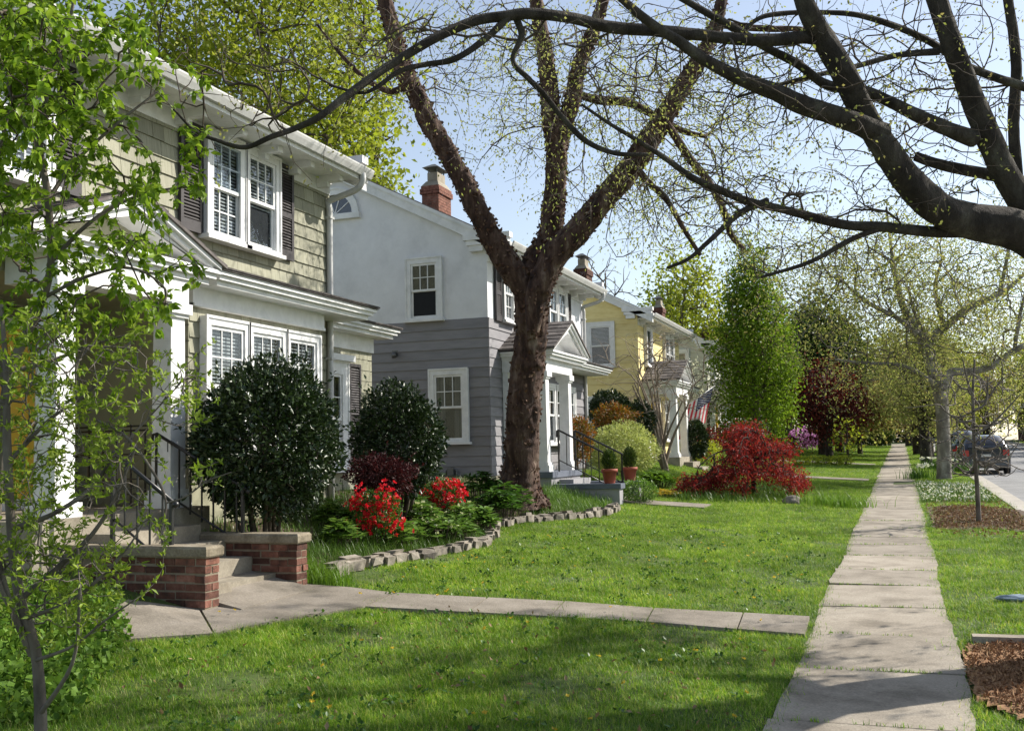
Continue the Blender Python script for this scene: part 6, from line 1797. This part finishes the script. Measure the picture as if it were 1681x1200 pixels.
tall_tree('evergreen_tree', 'dark layered evergreen tree behind the maroon maple', 1350, 508, 722, 60, 70, 'l_ever', 'bark', 620, 30, .32, .5, 5, None, 10, .64, .38, 6, .3, .1, .6, 'bark', .010, .3)
tall_tree('maroon_maple', 'spreading maroon leaved maple tree on the far lawn', 1362, 602, 748, 56, 66, 'l_maroon', 'bark', 560, 18, .19, .42, 6, None, 9, .60, .40, 5, .35, .05, .6, 'bark', .009, .3, .45)
tall_tree('small_tree', 'thin young tree with sparse leaves beside the pavement lawn', 1392, 690, 752, 52, 22, 'l_yg', 'bark', 60, 4, .2, .25, 7, None, 4, .6, .42, 2.2, .3, 0, .6, 'bark', .007)
tall_tree('small_tree', 'slim dark trunked small tree in front of the clipped hedge', 1412, 640, 735, 64, 46, 'l_bud', 'bark', 260, 14, .26, .4, 8, None, 5, .64, .38, 3.4, .3, 0, .6, 'bark', .008)
# dogwood with white flowers before the cream house
tall_tree('dogwood', 'small white flowering dogwood before the cream house', 1165, 585, 735, 45, 32, 'f_white', 'grbark', 220, 7, .12, .22, 9, None, 5, .66, .32, 3, .3, 0, .5, 'grbark', .008)
# ---- bare crape myrtle in front of the yellow house
rg = np.random.default_rng(67)
cb = AT(1092, 772, 33.2); cb[2] = float(gz(cb[0], cb[1]))
S = []
for i in range(14):
    a = rg.uniform(-1, 1); e = AT(1085 + a * 58, rg.uniform(600, 660), 33.2 + rg.uniform(-1.2, 1.2))
    m_ = cb + (e - cb) * .45 + [0, 0, -.1] + np.array([rg.normal(0, .1), rg.normal(0, .1), 0]); m_[0] = cb[0] + (m_[0] - cb[0]) * .6
    S.append(([cb + [rg.normal(0, .06), rg.normal(0, .06), -.05], m_, e], [.06, .045, .02]))
at = np.array([AT(rg.normal(1085, 42), rg.uniform(545, 690), 33.2 + rg.normal(0, 1.0)) for _ in range(480)])
crown_tree('crape_myrtle', 'bare multi stemmed crape myrtle in front of the yellow house', 'shrub', tuple(cb), S, at, 'l_bud', 'twigpale', None, 0, .1, .1, .5, .04, 11, .0044, .026, 0, .12, trunk_n=7, twigmat='twigpale')
# ---- pale barked sycamore on the verge
rg = np.random.default_rng(68)
ts = 34.0
sb = AT(1550, 803, ts); sb[2] = float(slope(sb[1])) - .05
syl = [L([(1550, 800, 14.28), (1550, 780, 12.18), (1549, 720, 10.92), (1545, 650, 10.50), (1540, 625, 10.92), (1525, 585, 8.40), (1505, 545, 7.14), (1483, 505, 5.88), (1470, 455, 4.20), (1462, 400, 2.52), (1455, 340, 1.68)], ts),
       L([(1545, 655, 11), (1535, 625, 9), (1522, 580, 7), (1530, 555, 7), (1560, 530, 6.5), (1590, 505, 5.5), (1625, 490, 4.5), (1660, 470, 3.5), (1700, 430, 2)], ts - .4),
       L([(1546, 640, 8), (1560, 612, 7), (1595, 610, 6), (1630, 600, 5.5), (1665, 575, 5), (1720, 550, 3.5)], ts - 1.0), L([(1548, 530, 5), (1540, 500, 4), (1535, 470, 3), (1545, 430, 2)], ts + .3), L([(1505, 548, 5), (1470, 520, 4), (1430, 500, 3.5), (1390, 470, 2)], ts - .6),
       L([(1545, 640, 5), (1520, 620, 4), (1480, 600, 3), (1420, 596, 2.4), (1370, 590, 1.5)], ts - .8), L([(1640, 485, 3.5), (1650, 440, 3), (1660, 390, 2)], ts - .4), L([(1665, 578, 3.5), (1672, 530, 3), (1685, 470, 2)], ts - 1), L([(1520, 575, 4.5), (1512, 540, 4), (1500, 510, 3), (1490, 470, 2)], ts + .6)]
at = []
for (px, py, sx, sy, n) in [(1430, 500, 110, 90, 480), (1540, 450, 110, 80, 430), (1640, 500, 70, 110, 330), (1480, 610, 110, 50, 90), (1640, 640, 60, 50, 60), (1380, 430, 90, 50, 190), (1580, 560, 120, 60, 160)]:
    for _ in range(n): at.append(AT(rg.normal(px, sx * .62), rg.normal(py, sy * .62), ts + rg.normal(0, 1.8)))
crown_tree('sycamore', 'pale barked spreading sycamore with thin yellow green buds on the verge', 'tree', tuple(sb), syl, np.array(at), 'l_bud', 'syc', None, 22, .26, .095, .45, .14, 12, .0048, .04, .05, .06, .5, trunk_n=12, amp=.04, twigmat='grbark')
# ---- twiggy young tree by the kerb
rg = np.random.default_rng(69)
yb = AG(1606, 858); ty = GD(1606, 858)
S = [L([(1607, 862, 4.4), (1604, 800, 3.6), (1600, 740, 3.2), (1598, 690, 2.8), (1597, 640, 2.2), (1600, 590, 1.4)], ty)]
for (x, y, x2, y2) in [(1600, 735, 1650, 730), (1600, 750, 1640, 765), (1600, 745, 1560, 755), (1599, 700, 1660, 680), (1598, 690, 1545, 680), (1598, 660, 1640, 640), (1597, 640, 1560, 625), (1602, 765, 1575, 775), (1602, 760, 1645, 752), (1599, 715, 1675, 655), (1600, 725, 1570, 715), (1602, 770, 1560, 770), (1601, 755, 1655, 748), (1600, 740, 1632, 708), (1599, 705, 1572, 680), (1598, 675, 1622, 630), (1598, 650, 1580, 600), (1602, 768, 1630, 772)]:
    S.append(L([(x, y, 2.2), ((x + x2) / 2 + rg.normal(0, 4), (y + y2) / 2 + rg.uniform(2, 9), 1.7), (x2, y2 - rg.uniform(0, 14), .9)], ty + rg.normal(0, .3)))
at = np.array([AT(rg.normal(1606, 38), rg.uniform(610, 782), ty + rg.normal(0, .5)) for _ in range(330)])
crown_tree('young_tree', 'slim young kerbside tree with bare tangled twigs in front of the parked cars', 'tree', tuple(yb), S, at, 'l_bud', 'grbark', None, 0, .05, .05, .16, .2, 13, .0048, .012, .05, .0, trunk_n=8, twigmat='grbark')
# ---- trees up the street: a few kinds, then copies with their own place and label
K = []
K.append(tall_tree('street_maple', 'olive budded street tree just beyond the sycamore on the left of its trunk', 1522, 520, 770, 47, 70, 'l_bud', 'bark', 620, 18, .15, .4, 41, 'trees lining the far pavement', 8, .62, .4, 8, .2, 0, .6, 'twig', .008))
K.append(tall_tree('street_maple', 'amber budded tree over the pavement, second beyond the sycamore', 1508, 560, 752, 62, 70, 'l_amber', 'bark', 620, 18, .15, .4, 42, 'trees lining the far pavement', 8, .62, .4, 7, .2, 0, .7, 'twig', .009))
K.append(tall_tree('street_maple', 'pale green budded tree across the road at the right edge', 1728, 560, 727, 76, 74, 'l_yg', 'bark', 620, 18, .21, .42, 43, 'trees lining the far pavement', 8, .62, .4, 8, .2, 0, .7, 'twig', .009))
def at_x(k, x, y, rz, sc, label):
    copy_tree(K[k], (x, y, float(gz(x, y))), rz, sc, label, 'trees lining the far pavement')
spots = [(0, 1.5, 76, 1.0, 1.0, 'olive budded tree far up the verge, third beyond the sycamore'), (1, 1.3, 92, 2.2, 1.1, 'amber budded tree at the far end of the verge'), (0, -4.8, 84, .5, 1.05, 'olive budded tree on the far lawn behind the clipped hedge'),
         (1, -3.2, 70, 3.1, .95, 'amber budded tree arching over the pavement from the far lawn'), (2, -8.5, 92, 1.4, 1.3, 'pale green tree behind the far lawn, right of the dark evergreen'), (1, -13, 88, 4.1, 1.5, 'tall amber budded tree rising behind the pale far houses'),
         (0, 12.5, 52, 2.0, 1.05, 'olive budded tree across the road behind the young kerbside tree'), (2, 13.5, 88, .3, 1.2, 'pale green tree far across the road'), (1, 13.0, 70, 5.0, 1.0, 'amber budded tree across the road behind the parked cars'),
         (0, 18, 100, 1.2, 1.4, 'tall olive budded tree beyond the brick house across the road'), (2, 4.5, 116, 2.6, 1.4, 'pale green tree closing the far end of the street'), (0, -1.5, 118, 3.6, 1.4, 'olive budded tree closing the far end of the pavement'),
         (2, -18, 104, .9, 1.5, 'pale green tree far behind the cream house'), (1, 9.5, 122, 1.9, 1.4, 'amber budded tree closing the far end of the road'), (0, -24, 84, 2.9, 1.5, 'tall olive budded tree behind the cream house chimneys'),
         (1, -6.5, 62, 4.4, .9, 'amber budded tree on the lawn right of the maroon maple'), (0, 1.8, 60, 5.5, 1.0, 'olive budded verge tree level with the black parked car'), (0, -6.0, 100, 2.3, 1.3, 'olive budded tree at the end of the lawns behind the wooden fence'),
         (1, 6.8, 128, 1.1, 1.5, 'amber budded tree in the middle of the view down the road'), (0, 15.5, 78, 1.7, 1.3, 'large olive budded tree across the road beyond the brick house corner'), (1, 19, 58, 2.7, 1.4, 'large amber budded tree across the road at the right frame edge'), (2, 16, 62, 3.3, 1.1, 'pale green tree across the road at the frame edge behind the estate car')]
for k, x, y, rz, sc, lab in spots: at_x(k, x, y, rz, sc, lab)
# distant wood that reads as one mass
rg = np.random.default_rng(70)
pts = []
for i in range(46):
    x = rg.uniform(-60, 60); y = rg.uniform(128, 165); h = rg.uniform(8, 14)
    p, _ = ellipsoid_pts(620, (x, y, float(slope(115)) + h * .55), (rg.uniform(3.5, 6), 3.5, h * .5), rg, .5, .25)
    pts.append(p)
for i in range(16):
    x = rg.uniform(-70, -30); y = rg.uniform(50, 120); h = rg.uniform(6, 9)
    p, _ = ellipsoid_pts(500, (x, y, 2 + h * .5), (5, 4, h * .5), rg, .5, .25); pts.append(p)
for i in range(10):
    x = rg.uniform(24, 44); y = rg.uniform(40, 110); h = rg.uniform(6, 10)
    p, _ = ellipsoid_pts(500, (x, y, 1 + h * .5), (5, 4, h * .5), rg, .5, .25); pts.append(p)
leaves('distant_wood', np.concatenate(pts), .8, MT['l_yg'], None, 71, 'stuff', aspect=.6)

# ---------------------------------------------------------------- parked cars (seen from behind)
def car(label, x, y, paint, L=4.4, Wc=1.80, H=1.52, seed=0, wagon=True):
    z0 = float(slope(y)) - .15
    t = thing('parked_car', (x, y, z0), label, 'car', 'cars parked along the kerb')
    hw = Wc / 2
    # stations along the length (0 = rear): y, roof height, belt height, half width at sill, belt, roof
    st = [(0.0, .78, .74, .80, .78, .70), (.06, 1.02, .93, .88, .86, .72), (.22, 1.22, .96, .95, .93, .70), (.50, 1.44, .97, 1, .97, .70), (1.0, 1.52, .96, 1, .98, .71), (1.8, 1.53, .95, 1, .98, .72), (2.4, 1.46, .94, 1, .98, .70), (2.95, 1.18, .93, 1, .97, .72), (3.2, .99, .93, .99, .95, .80), (3.9, .88, .86, .95, .90, .84), (4.3, .70, .68, .86, .80, .78), (4.4, .55, .54, .80, .76, .74)]
    if not wagon: st[1:4] = [(.1, .98, .93, .9, .86, .8), (.7, 1.05, .95, .97, .94, .72), (1.15, 1.36, .96, 1, .97, .66)]
    k = L / 4.4; hh = H / 1.53
    V = []; n = 13
    for (yy, rf, be, ws, wb, wr) in st:
        sec = [(-ws * .92, .24), (-ws, .34), (-ws, .62), (-wb, be), (-(wb + wr) / 2 * .985, (be + rf) / 2 + .03), (-wr, rf - .05), (-wr * .6, rf), (wr * .6, rf), (wr, rf - .05), ((wb + wr) / 2 * .985, (be + rf) / 2 + .03), (wb, be), (ws, .62), (ws, .34), (ws * .92, .24)]
        for (a, b) in sec: V.append((x + a * hw, y + yy * k, z0 + b * hh))
    ns = 14; Q = []
    for i in range(len(st) - 1):
        for j in range(ns - 1): Q.append((i * ns + j, i * ns + j + 1, (i + 1) * ns + j + 1, (i + 1) * ns + j))
    V = np.array(V)
    m = MB(); m.add(V, Q, 0, True)
    m.add([V[j] for j in range(ns)], [tuple(range(ns))]); b = (len(st) - 1) * ns; m.add([V[b + j] for j in range(ns)], [tuple(range(ns - 1, -1, -1))])
    m.add([V[i * ns] for i in range(len(st))] + [V[i * ns + ns - 1] for i in range(len(st))], [(i, i + 1, len(st) + i + 1, len(st) + i) for i in range(len(st) - 1)])
    body = m.build('body', MT[paint], t)
    def quad_on(name, pts, mat, off=.008):
        pts = [np.array(p, float) for p in pts]
        nr = unit(np.cross(pts[1] - pts[0], pts[2] - pts[0])); c = sum(pts) / len(pts)
        ref = c - np.array([x, y + 2.2 * k, z0 + .9])
        if nr @ ref < 0: nr = -nr
        m = MB(); m.prism([p + nr * off for p in pts], -nr * (off + .03)); m.build(name, MT[mat], t)
    S = lambda i, j: V[i * ns + j]
    lerp = lambda a, b, u: a + (b - a) * u
    r0, r1 = (1, 3) if wagon else (2, 3)
    quad_on('rear_window', [lerp(S(r0, 4), S(r0, 9), .06) + [0, 0, .02], lerp(S(r0, 4), S(r0, 9), .94) + [0, 0, .02], lerp(S(r1, 6), S(r1, 7), 1.12) - [0, 0, .05], lerp(S(r1, 7), S(r1, 6), 1.12) - [0, 0, .05]], 'carglass', .02)
    quad_on('windscreen', [S(8, 4), S(8, 9), S(6, 8), S(6, 5)], 'carglass', .02)
    for s in (3, 10):
        o = 1 if s == 3 else -1
        for (i, i2) in ((3, 4), (4, 5), (5, 6)):
            quad_on('side_window', [lerp(S(i, s), S(i2, s), .06) + [0, 0, .03], lerp(S(i, s), S(i2, s), .95) + [0, 0, .03], lerp(S(i, s + 2 * o), S(i2, s + 2 * o), .95) - [0, 0, .03], lerp(S(i, s + 2 * o), S(i2, s + 2 * o), .06) - [0, 0, .03]], 'carglass', .012)
    for sgn in (-1, 1):
        m = MB(); a, b_ = sorted((x + sgn * hw * .66, x + sgn * hw * .90)); m.box(a, b_, y - .012, y + .10, z0 + .70, z0 + .93); m.build('tail_light', MT['lamp'], t)
        m = MB(); a, b_ = sorted((x + sgn * hw * .99, x + sgn * (hw + .16))); m.box(a, b_, y + 2.95 * k, y + 3.08 * k, z0 + .96, z0 + 1.1); m.build('mirror', MT[paint], t)
    m = MB(); m.hexa([(x - hw * .84, y - .07, z0 + .36), (x + hw * .84, y - .07, z0 + .36), (x + hw * .96, y + .3, z0 + .36), (x - hw * .96, y + .3, z0 + .36), (x - hw * .82, y - .05, z0 + .60), (x + hw * .82, y - .05, z0 + .60), (x + hw * .95, y + .3, z0 + .60), (x - hw * .95, y + .3, z0 + .60)]); m.build('bumper', MT[paint], t)
    m = MB(); m.box(x - .17, x + .17, y - .085, y - .04, z0 + .66, z0 + .77); m.build('number_plate', MT['plate'], t)
    for sx in (-1, 1):
        for yy in (.85 * k, 3.5 * k):
            c = np.array([x + sx * hw * .86, y + yy, z0 + .315])
            m = MB(); nseg = 20; ring = []
            for (rr, xx) in ((.19, -.10), (.30, -.11), (.315, -.08), (.315, .08), (.30, .11), (.19, .10)):
                for i in range(nseg):
                    a = 2 * math.pi * i / nseg; ring.append((c[0] + xx, c[1] + rr * math.cos(a), c[2] + rr * math.sin(a)))
            fs = [(j * nseg + i, j * nseg + (i + 1) % nseg, ((j + 1) % 6) * nseg + (i + 1) % nseg, ((j + 1) % 6) * nseg + i) for j in range(6) for i in range(nseg)]
            m.add(ring, fs, 0, True); w = m.build('wheel', MT['tyre'], t)
            m = MB(); q = [(c[0] + sx * .09, c[1] + .19 * math.cos(2 * math.pi * i / 20), c[2] + .19 * math.sin(2 * math.pi * i / 20)) for i in range(20)]
            m.prism(q, (-sx * .02, 0, 0)); m.build('rim', MT['rim'], w)
    return t
car('charcoal estate car parked nearest, its rear behind the young kerbside tree', 3.32, 43.5, 'carA')
car('pale green saloon car parked ahead of the charcoal estate car', 3.35, 51.5, 'carB', 4.5, 1.78, 1.42, wagon=False)
car('black car parked far up the kerb, left of the pale green saloon', 3.4, 60.5, 'carC', 4.6, 1.85, 1.6)
car('white car parked beyond the black car at the far kerb', 3.45, 69.0, 'carD', 4.4, 1.8, 1.5)
# ---- low brick house across the road
bh = thing('brick_house', (19, 108, 1.7), 'low dark red brick house with grey hipped roof across the road', 'house')
m = MB(); m.box(11.5, 26, 104, 112, 1.4, 4.7); m.build('wall', MT['brick'], bh)
m = MB(); m.add([(11, 103.5, 4.7), (26.5, 103.5, 4.7), (26.5, 112.5, 4.7), (11, 112.5, 4.7), (15.5, 108, 7.6), (22, 108, 7.6)], [(0, 1, 5, 4), (1, 2, 5), (2, 3, 4, 5), (3, 0, 4), (3, 2, 1, 0)]); m.build('roof', MT['roof'], bh)
for xx in (13.2, 16.8, 20.4, 23.6): window(bh, FS(103.98).__class__((np.array([0, 103.98, 0.]), np.array([1., 0, 0]), np.array([0, -1., 0]))), xx, xx + 1.1, 2.5, 4.1, (2, 2), (2, 1), .12, .4, single_pane=True)
# ---- post fence at the end of the pavement and stakes
fe = thing('picket_fence', (-4, 98, 1.6), 'weathered wooden fence at the far end of the lawns', 'fence')
for i in range(22):
    x = -8 + i * .36; m = MB(); z = float(gz(x, 98)); m.hexa([(x, 98, z), (x + .28, 98, z), (x + .28, 98.03, z), (x, 98.03, z), (x, 98, z + 1.25), (x + .28, 98, z + 1.25), (x + .28, 98.03, z + 1.25), (x, 98.03, z + 1.25)]); m.build('picket', MT['grbark'], fe)
for zz in (.35, .95):
    m = MB(); m.bar((-8, 98.05, float(gz(-8, 98)) + zz), (-.1, 98.05, float(gz(-.1, 98)) + zz), .05, .09); m.build('rail', MT['grbark'], fe)
